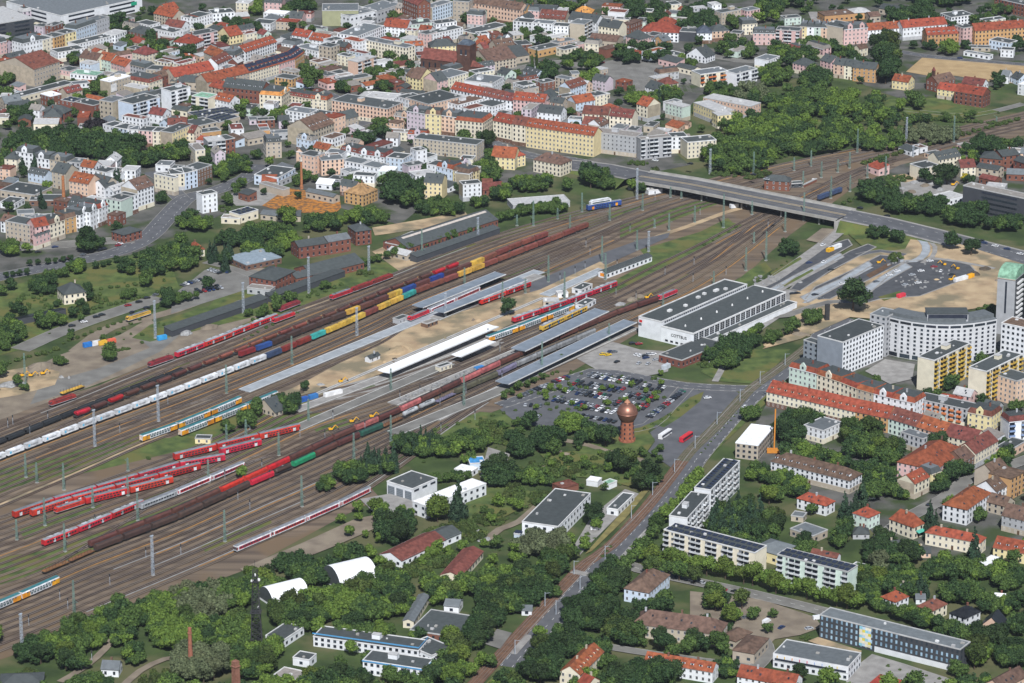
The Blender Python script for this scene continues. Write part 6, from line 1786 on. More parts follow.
def blocked(x, y, r):
    dx = x-FA[:,0]; dy = (y+1.5)-FA[:,1]; ca, sa = np.cos(FA[:,4]), np.sin(FA[:,4])
    lx = np.abs(dx*ca+dy*sa)-FA[:,2]; ly = np.abs(-dx*sa+dy*ca)-FA[:,3]
    if ((lx < r*.5) & (ly < r*.6)).any(): return True
    if ((RP[:,0]-x)**2+(RP[:,1]-y)**2 < (RP[:,2]+r*.45)**2).any(): return True
    if ((RP[:,0]-x)**2+(RP[:,1]-y-8)**2 < (RP[:,2]+r*.3)**2).any() and rnd.random() < .8: return True
    if ((RP[:,0]-x)**2+(RP[:,1]-y-15)**2 < (RP[:,2])**2).any() and rnd.random() < .5: return True
    # keep a little clear in front of low fronts
    dy2 = (y+r*1.3)-FA[:,1]; lx = np.abs(dx*ca+dy2*sa)-FA[:,2]; ly = np.abs(-dx*sa+dy2*ca)-FA[:,3]
    return bool(((lx < 0) & (ly < 0)).any()) and rnd.random() < .6
for cl in CL.replace('\n', '|').split('|'):
    q = cl.split()
    if not q: continue
    cx, cy, rx, ry, n, k, r = float(q[0]), float(q[1]), float(q[2]), float(q[3]), int(q[4]), q[5], float(q[6])
    if n > 3: n = int(n*1.9); r *= .86
    k0 = k
    placed = []
    for _ in range(n):
        for tr in range(25):
            a = rnd.uniform(0, 6.283); e = math.sqrt(rnd.random()) if n > 1 else 0
            X, Y = cx+rx*e*math.cos(a), cy+ry*e*math.sin(a); g = P(X, Y); rr = r*rnd.uniform(.62, 1.2)
            if n > 8 and k0 in 'bkcl': k = rnd.choice({'b':'bbbkkl','k':'kkkkb','c':'cccbk','l':'lllb'}[k0])
            if n > 1 and blocked(g.x, g.y, rr): continue
            if any((g.x-p[0])**2+(g.y-p[1])**2 < (rr*(.82-.02*tr))**2 for p in placed): continue
            placed.append((g.x, g.y)); TREES.append((g.x, g.y, rr, k, X, Y)); break
def row(p, q, n, k, r, jit=1.0):
    for i in range(n):
        t = (i+.5)/n; X = p[0]+(q[0]-p[0])*t+rnd.uniform(-jit,jit); Y = p[1]+(q[1]-p[1])*t+rnd.uniform(-jit,jit)*.5; g = P(X, Y); TREES.append((g.x, g.y, r*rnd.uniform(.85,1.15), k, X, Y))
row((638,562), (775,590), 15, 'l', 4.8); row((770,592), (862,612), 9, 'l', 4.8); row((618,583), (660,530), 7, 'b', 4.5); row((660,528), (700,482), 7, 'l', 4.2); row((645,575), (700,585), 4, 'b', 5)
row((3,279), (30,275), 4, 'k', 2.1); row((27,267), (75,262), 6, 'k', 2.2); row((93,270), (120,263), 4, 'k', 2.4); row((133,260), (146,256), 2, 'k', 2.2)
for (x, y) in ((888,667),(900,671),(913,674),(927,677),(940,680),(891,681),(904,684)): row((x,y), (x,y), 1, 's', 1.5)
# small trees between the parked cars
for i in range(64):
    u_, v_ = rnd.random(), rnd.random(); X = 520+u_*145; Y = 378+v_*40-(u_-.5)*4; row((X,Y),(X,Y),1,'s' if i % 3 else 'l',2.1)
row((565,372),(650,384),8,'s',1.7); row((640,432),(700,400),7,'s',1.5); row((560,366),(572,352),2,'b',2.5)
row((500,402),(545,378),6,'b',2.6); row((500,395),(560,372),12,'s',2.2)
row((590,462),(614,454),3,'s',2.5)
row((700,455),(745,405),14,'s',1.0,.5); row((600,560),(612,545),3,'s',1.6)
row((870,118),(1010,125),22,'s',3); row((60,345),(160,308),14,'s',2); row((0,366),(60,350),9,'s',2.5); row((240,342),(300,312),8,'s',1.6)
row((100,345),(170,300),10,'s',2); row((20,300),(140,285),14,'s',2.2); row((60,318),(150,296),12,'s',2.5)
row((700,248),(740,226),5,'s',1.5); row((745,292),(790,260),8,'s',1.5); row((640,200),(720,178),0,'s',2) if 0 else None
row((360,268),(480,232),16,'b',3); row((480,228),(560,208),14,'b',3.5); row((250,322),(345,284),12,'s',2.4)
row((740,170),(850,140),18,'s',3); row((860,165),(1020,120),26,'s',3.2); row((840,206),(920,176),12,'s',3)
row((430,432),(520,410),8,'s',1.8)
for (a, b, c, d, n_, ks) in ((0,12,330,135,380,'kbbkk'),(330,2,690,150,340,'kbbkk'),(0,165,180,235,26,'kb'),(180,110,500,205,110,'kbk'),(690,-4,1020,50,150,'kbk'),(870,150,1020,190,14,'kb'),(870,385,1020,490,40,'kbl'),(600,590,780,680,30,'kb'),(250,580,520,683,40,'bl')):
    for _ in range(n_):
        X, Y = rnd.uniform(a, c), rnd.uniform(b, d); g = P(X, Y); r_ = rnd.uniform(2.4, 4.4)
        if abs(X-625) < 50 and abs(Y-74) < 16: continue
        if 900 < X and 60 < Y < 92: continue
        if not blocked(g.x, g.y, r_): TREES.append((g.x, g.y, r_, rnd.choice(ks), X, Y))
for (a, b, c, d, n_, ks, lo, hi) in ((735,112,905,158,150,'bbkl',3,5.5),(905,118,1030,150,60,'bbk',2.6,4.4),(700,100,770,150,40,'bbk',3,5.5),(340,505,600,600,90,'bll',2.2,4),(545,452,665,492,50,'bl',1.6,3),(0,290,110,345,34,'bk',2.2,4.2),(500,430,610,455,20,'bk',2.5,4.5)):
    for _ in range(n_):
        X, Y = rnd.uniform(a, c), rnd.uniform(b, d); g = P(X, Y); r_ = rnd.uniform(lo, hi)
        if Y > 168-(X-740)*.205 and X > 735 and Y < 200: continue          # not on the tracks
        if not blocked(g.x, g.y, r_): TREES.append((g.x, g.y, r_, rnd.choice(ks), X, Y))
# the woods go on beyond the frame
for (a, b, c, d, n_) in ((-90,0,-4,290,150),(-90,640,0,760,60),(0,694,1024,770,420),(1028,-5,1110,90,60),(1028,300,1110,690,150),(-80,300,-5,400,30),(0,-30,1024,-6,160)):
    for _ in range(n_):
        X, Y = rnd.uniform(a, c), rnd.uniform(b, d); g = P(X, Y); r_ = rnd.uniform(3.5, 5.6)
        if not blocked(g.x, g.y, r_): FAR.append((g.x, g.y, r_, rnd.choice('kbbl'), X, Y))
# weeds and bushes on the meadows
for (a, b, c, d, n_) in ((0,290,170,345,50),(60,262,170,300,26),(420,428,530,470,16),(560,455,660,490,26),(735,210,1000,160,0),(740,110,880,150,36),(850,110,1000,130,18),(440,490,560,600,40),(560,490,600,560,8)):
    for _ in range(n_):
        X, Y = rnd.uniform(a, c), rnd.uniform(b, d); g = P(X, Y); r_ = rnd.uniform(1.0, 2.4)
        if not blocked(g.x, g.y, r_): TREES.append((g.x, g.y, r_, 's', X, Y))
# nearest first; the 300 that show largest of each kind are things of their own
KN = dict(b=('broadleaf_tree','tree'), l=('broadleaf_tree','tree'), k=('broadleaf_tree','tree'), g=('broadleaf_tree','tree'), y=('broadleaf_tree','tree'), p=('broadleaf_tree','tree'), o=('poplar_tree','tree'), c=('conifer_tree','conifer'), s=('shrub','shrub'))
CW = dict(b='mid green broadleaf tree', l='bright green broadleaf tree', k='dark green broadleaf tree', g='grey-green broadleaf tree', y='yellow-leaved tree', p='purple-black copper beech', o='slim poplar', c='dark conifer', s='low green shrub')
byk = {}
for t in TREES: byk.setdefault(KN[t[3]][0], []).append(t)
merge = {'woodland': [], 'undergrowth': []}
for name, lst in byk.items():
    lst.sort(key=lambda t: -t[2]/math.hypot(t[1], CH))
    lim = 290 if name != 'broadleaf_tree' else 295
    if name == 'broadleaf_tree': lst = lst[:lim]+lst[lim:]+FAR
    for i, (x, y, r, k, X, Y) in enumerate(lst):
        rz = rnd.uniform(0, 6.28); hs = r*rnd.uniform(.85, 1.15)*(1.0 if k != 'c' else 1.45)*(1.0 if k != 'o' else 1.9)
        if i < lim:
            sz = 'large' if r > 5.6 else 'small' if r < 3.6 else 'medium'
            if k == 's': sz = 'rounded'
            g_ = rel(X, Y-3); lab = '%s %s %s' % (sz, CW[k], g_)
            root = empty(name, (x, y, 0), rz, label=lab, cat=KN[k][1], group='%s %ss %s' % (sz, CW[k], g_))
            lift = r*.38 if k in 'blkgyp' else 0
            put('crown', crown_mesh(k, i % (6 if k in 'bkl' else 3)), root, (0, 0, lift), 0, (r, r, hs))
            if k != 's': put('trunk', TRUNK, root, (0, 0, 0), 0, (r*1.2, r*1.2, (hs+lift)*1.05))
        else: merge['undergrowth' if k == 's' else 'woodland'].append((x, y, r, k, rz, hs))
for nm, lst in merge.items():
    groups = {}
    for t in lst: groups.setdefault(t[3], []).append(t)
    if not lst: continue
    keys = sorted(groups); Vs = []; mi = []
    for j, k in enumerate(keys):
        protos = [crown(SHAPE[k], 500+q, 800 if SHAPE[k] != 'bush' else 300) for q in range(4)]
        for n_, (x, y, r, k_, rz, hs) in enumerate(groups[k]):
            V = protos[n_ % 4]; c_, s_ = math.cos(rz), math.sin(rz); lift = r*.3 if k in 'blkgyp' else 0
            o = np.empty_like(V); o[:,0] = (V[:,0]*c_-V[:,1]*s_)*r+x; o[:,1] = (V[:,0]*s_+V[:,1]*c_)*r+y; o[:,2] = V[:,2]*hs+lift
            Vs.append(o); mi.append(np.full(len(V)//4, j, dtype=np.int32))
    me = quadmesh(nm, np.concatenate(Vs), LEAF['b' if keys[0] == 'o' else keys[0]])
    for k in keys[1:]: me.materials.append(LEAF['b' if k == 'o' else k])
    me.polygons.foreach_set('material_index', np.concatenate(mi)); me.update()
    tag(put(nm, me), 'mass of further trees spread among the far houses and along the tracks' if nm == 'woodland' else 'mass of low bushes on banks and verges', kind='stuff')
print('TREES', len(TREES), {k: len(v) for k, v in byk.items()})
# ================================================================ masts, cars and small things
def lattice(h, s0, s1, mat, arm=False):
    mb = MB(); 
    for sx, sy in ((-1,-1),(1,-1),(1,1),(-1,1)): mb.bar((sx*s0,sy*s0,0),(sx*s1,sy*s1,h),.07)
    n = int(h/1.6)
    for i in range(n):
        z0, z1 = h*i/n, h*(i+1)/n; a0 = s0+(s1-s0)*z0/h; a1 = s0+(s1-s0)*z1/h
        for (p, q) in (((-1,-1),(1,-1)),((1,-1),(1,1)),((1,1),(-1,1)),((-1,1),(-1,-1))):
            if i % 2: p, q = q, p
            mb.bar((p[0]*a0,p[1]*a0,z0),(q[0]*a1,q[1]*a1,z1),.05)
    return mb.mesh('mast', mat)
ft = MB(); ft.box(-.8,.8,-.8,.8,0,.5); FOOTM = ft.mesh('footing', m_con)
MM = {}
def mast(x, y, hpx, kind):
    g = P(x, y); hm = hpx/ (px(g+Vector((0,0,10)))[1]-px(g)[1]) * -10
    hm = max(6, round(hm/2)*2)
    if kind == 'b': key = ('b', hm); me = MM.get(key) or lattice(hm, .55, .4, METAL_B)
    else: key = ('g', hm); me = MM.get(key) or lattice(hm, .5, .25, METAL_G)
    MM[key] = me
    nm = 'floodlight_mast' if kind == 'b' else 'catenary_mast'
    cw = 'pale grey lattice lighting mast' if kind == 'b' else 'green lattice catenary mast'
    cs = sorted(LM, key=lambda l: (l[0]-x)**2+((l[1]-y)*1.8)**2)
    root = empty(nm, g, rnd.uniform(-.2,.2)+TA, label=uniq(lambda k: '%s%s %s' % ('tall ' if hm > 17 else 'short ' if hm < 10 else '', cw, rel(x, y, k))), cat='mast')
    put('mast', me, root); put('footing', FOOTM, root)
    if kind == 'b':
        mb = MB(); mb.box(-1,1,-.35,.35,-.3,.25); put('lamp_head', mb.mesh('lamp_head', METAL_B), root, (0, 0, hm))
    else:
        mb = MB(); s = rnd.choice([-1, 1]); mb.bar((0,0,5.8),(0,s*2.6,6.4),.06); mb.bar((0,0,7.2),(0,s*2.6,6.4),.05); put('cantilever', mb.mesh('cantilever', METAL_G), root)
MS = """155.5 338.5 36 b|243.5 313.5 32 b|309 293.6 35 b|369 273 27 b|357 336 27 b|445.6 318 25 b|478 241 24 b|648.6 252 20 b|637 199.5 32 b|710 174 24 b|95 447 38 b|158.6 422 35 b|22.5 656 42 b|153 576 40 b|906.2 141.6 25 b|913 157 12 b
226.6 394 28 g|292 364.5 30 g|308.6 422 24 g|246 436 17 g|226.6 441 17 g|279 456 24 g|25.5 388.6 36 g|26 477.6 25 g|37 483 20 g|64 490.5 28 g|45 526 29 g|17 540.6 22 g|65 552 30 g|138 521 29 g|128 496 20 g|93 508 20 g|128 471.5 12 g|225 542 32 g|302 507 32 g|208.6 483.6 25 g|391 442 26 g|391 391 23 g|464 406.8 34 g|354 460 26 g|542 373 31 g|422 258 30 g|464.6 288.5 22 g|502.6 303 20 g|548.4 282.4 28 g|602 262.5 27 g|564.5 299 27 g|609 342 20 g|605.4 280 27 g|663 308 15 g|525.4 293.6 15 g|637 250.5 19 g|533.4 226.3 26 g|557.6 219.4 12 g|582 212.4 20 g|609.7 221 18 g|642.5 210.7 16 g|570 232 16 g|669 230.6 17 g|654.6 228 8 g|681.4 198.6 12 g|670.5 197.8 12 g|517 226 12 g|753.6 173.6 21 g|723.4 228 33 g|694.7 222.8 18 g|752 215 15 g|803.7 221 28 g|785 232 20 g|803 187.4 18 g|811 166.7 16 g|794 171 13 g|821.3 178 17 g|830.8 198.6 22 g|837.7 172.7 15 g|850 191.7 18 g|849.5 168.4 17 g|857.3 152.9 23 g|885.5 175.3 20 g|867.3 178 13 g|953.7 142.5 27 g|996.4 124.4 8 g|745.8 271 24 g|766 260.8 28 g|713.7 285.9 16 g|754 243.5 13 g|74.3 613.4 35 g"""
for q in MS.replace('\n', '|').split('|'):
    q = q.split(); mast(float(q[0]), float(q[1]), float(q[2]), q[3])
# slim signal posts and tram poles
sg = MB(); sg.bar((0,0,0),(0,0,5.5),.09); POST = sg.mesh('post', METAL_B)
sg = MB(); sg.box(-.35,.35,-.2,.2,0,1.5); HEAD = sg.mesh('signal_head', DARK)
for (x, y) in ((13,425),(48,421),(8,428),(30,434),(95,525),(168,405),(120,433),(225,480),(250,430),(60,600),(68,609),(29,626),(92,662),(110,585),(146,558),(250,510),(238,500),(185,518),(181,555),(270,480),(300,437),(325,440),(262,470),(420,395),(500,352),(488,338),(575,275),(585,270),(590,255),(560,282),(586,247),(630,232),(617,268),(665,275),(694,265),(616,295),(693,282),(636,300),(726,275),(768,228),(775,210),(655,200),(700,215),(440,405),(365,430),(400,400),(333,420),(390,437),(466,394),(475,420),(441,432),(502,380)):
    r0 = empty('rail_signal', P(x, y), 0, label=uniq(lambda k: 'slim grey signal post with dark head %s' % rel(x, y, k)), cat='signal')
    put('post', POST, r0); put('signal_head', HEAD, r0, (0, 0, 4.6))
tp = MB(); tp.lathe([(.22,0),(.16,8)], 8); tp.bar((0,0,7.4),(2.6,0,7.7),.06); TP = tp.mesh('pole', METAL_B)
for (x, y) in ((631.3,519),(652.6,495.7),(674.5,472.4),(695,449),(717,425),(740,402),(605,560),(580,590),(556,615),(515,655),(545,607),(574,575),(760,384),(785,366)):
    r0 = empty('tram_pole', P(x, y), 0, label=uniq(lambda k: 'pale grey tram wire pole by the avenue %s' % rel(x, y, k)), cat='pole'); put('pole', TP, r0)
# ---------------------------------------------------------------- cars
CARC = dict(white=(.72,.73,.75), black=(.015,.016,.018), silver=(.4,.42,.45), grey=(.13,.14,.155), red=(.3,.02,.025), blue=(.02,.04,.12), green=(.02,.12,.07), yellow=(.75,.5,.02), orange=(.75,.25,.02))
def car_meshes(col, van=False):
    m = nmat('car_'+col, CARC[col], CARC[col], rough=.28, spec=.5)
    L = 2.2 if not van else 2.7; mb = MB()
    if van: pr = [(-L,.35),(-L,2.1),(L-1.4,2.2),(L-.7,1.3),(L,1.1),(L,.35)]
    else: pr = [(-L,.35),(-L,.85),(-L+.25,.98),(L-.9,.98),(L-.05,.8),(L,.35)]
    mb.rings([[(x,-.88,z) for x,z in pr],[(x,.88,z) for x,z in pr]])
    for x in (-L*.62, L*.62):
        for y in (-.8,.8):
            n = 10; mb.rings([[(x+.33*math.cos(6.283*i/n),y-.12,.33+.33*math.sin(6.283*i/n)) for i in range(n)],[(x+.33*math.cos(6.283*i/n),y+.12,.33+.33*math.sin(6.283*i/n)) for i in range(n)]], m=1)
    body = mb.mesh('body', [m, DARK])
    mb = MB()
    if van: mb.quad((L-1.38,-.8,2.12),(L-.74,-.8,1.38),(L-.74,.8,1.38),(L-1.38,.8,2.12)); glass = mb.mesh('windscreen', GLASS); roof = None
    else:
        a = [(-L+.35,.98),(-L+.75,1.40),(L-1.75,1.40),(L-1.05,.98)]
        mb.rings([[(x,-.8+(z-.98)*.35,z) for x,z in a],[(x,.8-(z-.98)*.35,z) for x,z in a]]); glass = mb.mesh('windows', GLASS)
        mb = MB(); mb.box(-L+.78,L-1.8,-.63,.63,1.40,1.44); roof = mb.mesh('roof', m)
    return body, glass, roof
CM = {c: car_meshes(c) for c in CARC}; VM = {'white': car_meshes('white', True)}
def car(x, y, ang, col, where=None, van=False, z=0, g=None):
    g = g or P(x, y); body, gl, rf_ = (VM if van else CM)[col]
    X, Y = px(g); w_ = where or rel(X, Y)
    nm = 'parked_van' if van else 'parked_car'
    lab = '%s %s %s' % (col, 'van' if van else 'car', w_)
    r0 = empty(nm, (g.x, g.y, .11+LAYER[0]*.5+z), ang, label=lab, cat='van' if van else 'car', group='%s %ss %s' % (col, 'van' if van else 'car', w_))
    put('body', body, r0); put('windshield' if van else 'cabin_glass', gl, r0)
    if rf_: put('roof_panel', rf_, r0)
CW_ = ['black']*40+['grey']*24+['silver']*15+['white']*10+['blue']*12+['red']*10+['green']*3+['yellow']*1
LAYER[0] = .5
def carrow(a, b, double, where, dens=.93, perp=True, n=None):
    p, q = P(*a), P(*b); d = q-p; L = d.length; d.normalize(); nn = Vector((-d.y, d.x, 0)); k = n or int(L/2.75)
    for i in range(k):
        for s in ((-1, 1) if double else (0,)):
            if rnd.random() > dens: continue
            g = p+d*((i+.5)*L/k)+nn*(s*2.5)+d*rnd.uniform(-.12,.12); an = math.atan2(nn.y, nn.x)+(math.pi if rnd.random() < .5 else 0)+rnd.uniform(-.02,.02)
            if not perp: an = math.atan2(d.y, d.x)
            car(0, 0, an, rnd.choice(CW_), where, g=g, z=.06)
D3 = lambda x, y: (513+x/5.79, 342+y/5.79)
for (a, b, w_) in (((440,195),(740,245),'in the rearmost double row of the big car park'), ((350,240),(640,290),'in the second double row of the big car park'), ((715,262),(880,282),'in the short rear right row of the big car park'),
    ((290,282),(560,328),'in the third double row of the big car park'), ((240,335),(420,372),'in the fourth row of the big car park, left half'), ((650,310),(835,340),'in the middle right row of the big car park'), ((540,352),(780,388),'in the row behind the copper water tower'),
    ((380,372),(600,412),'in the front middle row of the big car park')):
    carrow(D3(*a), D3(*b), True, w_)
for (a, b, w_, dn) in (((60,372),(200,380),'in the front left row of the big car park',.8), ((390,432),(600,472),'in the front row beside the trees and the big car park',.8), ((60,430),(160,445),'at the near left corner of the big car park',.8)):
    carrow(D3(*a), D3(*b), False, w_, dn)
carrow(D3(30,325), D3(320,205), False, 'in the slanting left row of the big car park', .95); carrow(D3(785,445), D3(985,290), False, 'in the slanting right row of the big car park', .9)
for (x, y, c, an) in ((632.5,344.5,'black',.3),(639,345,'red',.3),(637,356,'white',.6),(641,357,'white',.7),(645,357,'black',.6),(649,355.5,'silver',.5),(653,355.5,'white',.5),(646,359,'blue',.6),(639,364.5,'silver',1.1),(648,365,'silver',1.1),(617,363,'black',.9),(603,355.5,'yellow',.6),(608,356,'yellow',.5),(611,353,'blue',.4),(614,353,'grey',.4),(656,361,'silver',.5)):
    car(x, y, an, c, rel(x, y, 0).replace('the big car park', 'the upper car park'))
for (x, y, c, an) in ((707.5,399,'white',.3),(745,408,'white',1.0),(766,395,'grey',.9),(676,555,'red',2.6),(723,591,'red',2.7),(715,590,'blue',2.7),(735,593,'black',2.7),(781.5,629,'blue',.9),(746,619,'grey',.3),(929,506,'black',.9),(809,630,'silver',.4),
    (47,324.5,'blue',.5),(72,327,'black',.4),(84,323,'white',.4),(96.5,318,'black',.5),(102,316,'black',.5),(128,306.5,'red',.5),(139,303,'black',.5),(147,299,'black',.5),(156,296,'grey',.5),(147,309,'black',.5),(133,313.5,'black',.5),
    (38,253,'black',.4),(55,248,'blue',.4),(120,245,'white',.5),(180,169,'black',.4),(61,174,'white',.4),(228,273,'blue',1.2),(690,174.5,'black',2.5),(753,185.5,'black',2.5),(766,190,'silver',2.5),(860,209,'black',2.5),(887,217,'black',2.5),(960,59,'blue',2.9),(981,242,'black',2.6),(995,247,'white',2.6),(1007,250,'blue',2.6),(1020,255,'white',2.6),(984,244,'blue',2.6),
    (611,167,'white',2.9),(655,171,'white',2.6),(823,246,'white',.9),(824,263,'white',.9),(831,271,'black',.5),(809,264,'blue',.5),(850,228,'black',2.5),(793,295,'black',.2),(797,294.5,'black',.2),(793,304,'blue',.2),(602,63.5,'red',.5),(16,88,'black',.3),(545,62,'red',.3),(712,363,'white',.6),(718,361,'white',.6),(722,364,'silver',.6),(728,355,'white',.5)):
    car(x, y, an, c, z=(7 if 640 < x < 850 and 168 < y < 212 else 0))
for (x, y, an) in ((766.5,623.5,.9),(818,620,.3),(595.5,530.5,.1),(728,354,.5),(870,500,.2),(830,628,.4)): car(x, y, an, 'white', van=True)
B2c = lambda x, y: (171+x/5.79, 228+y/5.79)
carrow(B2c(60,340), B2c(215,290), False, 'in the rear row of the small railway car park'); carrow(B2c(75,385), B2c(290,345), True, 'in the front row of the small railway car park', .6); carrow(B2c(200,240), B2c(290,270), False, 'at the far end of the small railway car park', .9)
carrow((3,184), (17,178), False, 'on the yard left of the cream mansions'); carrow((60,262),(120,246), False, 'along the kerb by the old tenements', .45, False)
carrow((672,577),(705,585), False, 'parked along the road behind the barracks', .6, False); carrow((862,447),(880,452), False, 'under the trees behind the white cubic villa', .7); carrow((985,20),(1020,30),False,'by the brick block at the top right corner',.7)
# ---------------------------------------------------------------- buses
def bus(x, y, an, col, label, trim='white', z=0):
    r0 = empty('city_bus', P(x, y)+Vector((0,0,.3+z)), an, label=label, cat='bus')
    b = pm('bus_'+col, dict(white=(.75,.75,.76), red=(.6,.03,.05), green=(.3,.65,.05))[col], .35)
    mb = MB(); mb.box(-6,6,-1.27,1.27,.3,2.95); mb.build('body', b, r0)
    mb = MB(); mb.box(-5.9,6.04,-1.31,1.31,1.3,2.4); mb.build('window_band', GLASS, r0)
    mb = MB(); mb.box(-5.95,5.95,-1.2,1.2,2.95,3.02); mb.box(-1,2,-.7,.7,3.02,3.25); mb.build('roof', pm('busroof_'+trim, dict(white=(.75,.75,.76), red=(.6,.04,.05))[trim], .5), r0)
    for s in (-4, 3.6):
        for y_ in (-1.15, 1.15):
            mb = MB(); n = 12; mb.rings([[(s+.48*math.cos(6.283*i/n),y_-.15,.48+.48*math.sin(6.283*i/n)) for i in range(n)],[(s+.48*math.cos(6.283*i/n),y_+.15,.48+.48*math.sin(6.283*i/n)) for i in range(n)]]); mb.build('wheel', DARK, r0)
bus(665, 437, 1.05, 'white', 'white city bus with red stripe waiting beside the water tower lawn', 'white')
bus(686, 440, 1.05, 'red', 'red city bus driving on the wide turning area', 'red')
bus(602, 87, 2.75, 'green', 'green and white bus parked in the coach park', 'white')
# ---------------------------------------------------------------- site things
def container_box(x, y, an, col, label, l=6, name='site_container', cat='container', n=1):
    r0 = empty(name, P(x, y)+Vector((0,0,.35)), an, label=label, cat=cat)
    mb = MB(); mb.box(-l/2,l/2,-1.22,1.22,0,2.6)
    for i in range(int(l/.5)): X = -l/2+.25+i*.5; mb.box(X-.08,X+.08,-1.27,1.27,.12,2.48)
    mb.build('body', nmat('cont_'+str(col), col, rough=.5), r0)
    mb = MB(); mb.box(l/2,l/2+.06,-1.1,-.05,.1,2.5); mb.box(l/2,l/2+.06,.05,1.1,.1,2.5); mb.build('doors', nmat('cont_'+str(col), col), r0)
for x, y, an, c, lb in ((88,347,.3,(.03,.2,.6),'blue site container right of the excavator yard'),(96,345.5,.3,(.7,.7,.72),'white site container between the blue and the yellow one'),(103,345,.3,(.7,.42,.05),'yellow site container beside the small white and red cabin'),
    (111,343.5,.3,(.75,.15,.08),'red and white cabin on the railway yard'),(961,281,.4,(.75,.76,.78),'long white container on the dug-up square'),(970,278.5,.5,(.85,.42,.02),'orange box container at the right end of the dug-up square'),
    (901,298,.4,(.7,.05,.08),'small red and white kiosk box on the new asphalt'),(303,402,.4,(.03,.12,.45),'blue container behind the trees beside the sandy site'),(313,399,.4,(.05,.2,.5),'smaller blue container beside the sandy site'),
    (333,396,.35,(.8,.8,.8),'long white office container on the grey path'),(835,249.5,.55,(.78,.79,.8),'white tent-like container on the bus station works'),(830,252,.55,(.8,.45,.03),'orange skip at the end of the white container'),
    (479,371,.4,(.05,.25,.6),'bright blue container among the paving piles'),(666,369,.6,(.55,.6,.65),'pale container beside the brick annex of the station'),(162,340,.3,(.05,.35,.7),'small blue container near the lamp mast'),(734,208,.2,(.75,.77,.8),'white tank-like container under the bridge edge')):
    container_box(x, y, an+.3, c, lb, l=6 if 'long' not in lb and 'tent' not in lb else 12)
def excavator(x, y, an, label, s=1.0):
    r0 = empty('excavator', P(x, y)+Vector((0,0,.35)), an, label=label, cat='excavator'); r0.scale = (s, s, s)
    yl = pm('digger_yellow', (.8,.42,.02))
    for k in (-1, 1): mb = MB(); mb.box(-2,2,k*1.2-.3,k*1.2+.3,0,.8); mb.build('track', DARK, r0)
    mb = MB(); mb.box(-2.1,1.2,-1.3,1.3,.9,2.1); mb.build('body', yl, r0)
    mb = MB(); mb.box(.2,1.6,.2,1.3,.9,3.0); mb.build('cab', [GLASS], r0)
    mb = MB(); mb.bar((1.0,-.3,1.6),(3.8,-.3,4.6),.28); mb.bar((3.8,-.3,4.6),(6.2,-.3,2.0),.2); mb.build('boom', yl, r0)
    mb = MB(); mb.box(5.7,6.6,-.9,.3,1.0,2.0); mb.build('bucket', DARK, r0)
for x, y, an, lb in ((23,377,.5,'yellow excavator left of the pair in the gravel yard'),(31,377,.2,'yellow excavator with raised boom in the middle of the gravel yard'),(43,375,.4,'yellow wheeled digger at the right of the gravel yard'),(352,423,.3,'yellow track digger beside the long freight train'),
    (331,431,.3,'yellow two-way digger left of its twin near the freight train'),(372,418,.3,'small yellow digger beside the paving stones and tracks'),(879,264,.2,'yellow excavator on fresh asphalt left of the dug-up square'),(944,266,2.9,'white and orange roller on the dug-up square'),
    (957,270,2.6,'orange red excavator at the right of the dug-up square'),(951,281,.6,'small orange dumper beside the long white container'),(341,383,.4,'orange loader on the sandy platform site'),(953,186,.2,'yellow loader in the scrap yard'),(647,299,.4,'orange digger among rubble by the red locomotives')):
    excavator(x, y, an, lb, .68)
def pile(x, y, r, h, mat, label, name='rubble_pile', cat='pile'):
    q = random.Random(int(x*7+y)); mb = MB(); n = 14; rings = []
    for k, (f, z) in enumerate(((1,0),(.8,.35),(.5,.75),(.15,1))): rings.append([(r*f*q.uniform(.8,1.2)*math.cos(6.283*i/n), r*f*q.uniform(.8,1.2)*.7*math.sin(6.283*i/n), h*z*q.uniform(.85,1.1)) for i in range(n)])
    mb.rings(rings); o = mb.build(name, mat); o.location = P(x, y)+Vector((0,0,.3)); o.rotation_euler.z = q.uniform(0,3); tag(o, label, cat)
pm_ = [M_SAND, M_DIRT, nmat('stone_grey', (.33,.33,.33), (.2,.2,.2), scale=.8), nmat('dark_earth', (.1,.075,.05), (.06,.05,.04), scale=.5)]
for i, (x, y, r, h, m) in enumerate(((400,352,9,3.5,0),(12,385,8,2,2),(40,368,10,3,1),(186,334,5,2,2),(210,328,6,2,1),(905,297,2,1,2),(925,288,2,1,2),(940,283,2,1,2),(985,270,5,2,3),(975,275,5,2,3),(555,452,4,1.5,1),(566,455,3,1.2,1),(850,330,6,2,0),(800,335,6,1.5,1),(770,345,5,1.2,0),(915,183,4,1.5,2),(925,186,4,1.5,1),(932,184,3,1.5,2),(940,190,4,1.5,2),(903,189,3,1.2,2),(912,192,4,1.2,1),(800,283,3,1,2),(620,305,4,1.5,2),(632,300,5,1.5,1),(640,297,4,1.5,1),(545,465,3,1,1),(485,540,4,1.2,2),(470,536,3,1,1),(480,532,3,1,2))):
    pile(x, y, r, h, pm_[m], uniq(lambda k: '%s pile %s' % (['sandy','earthy','grey stone','dark earth'][m], rel(x, y, k))))
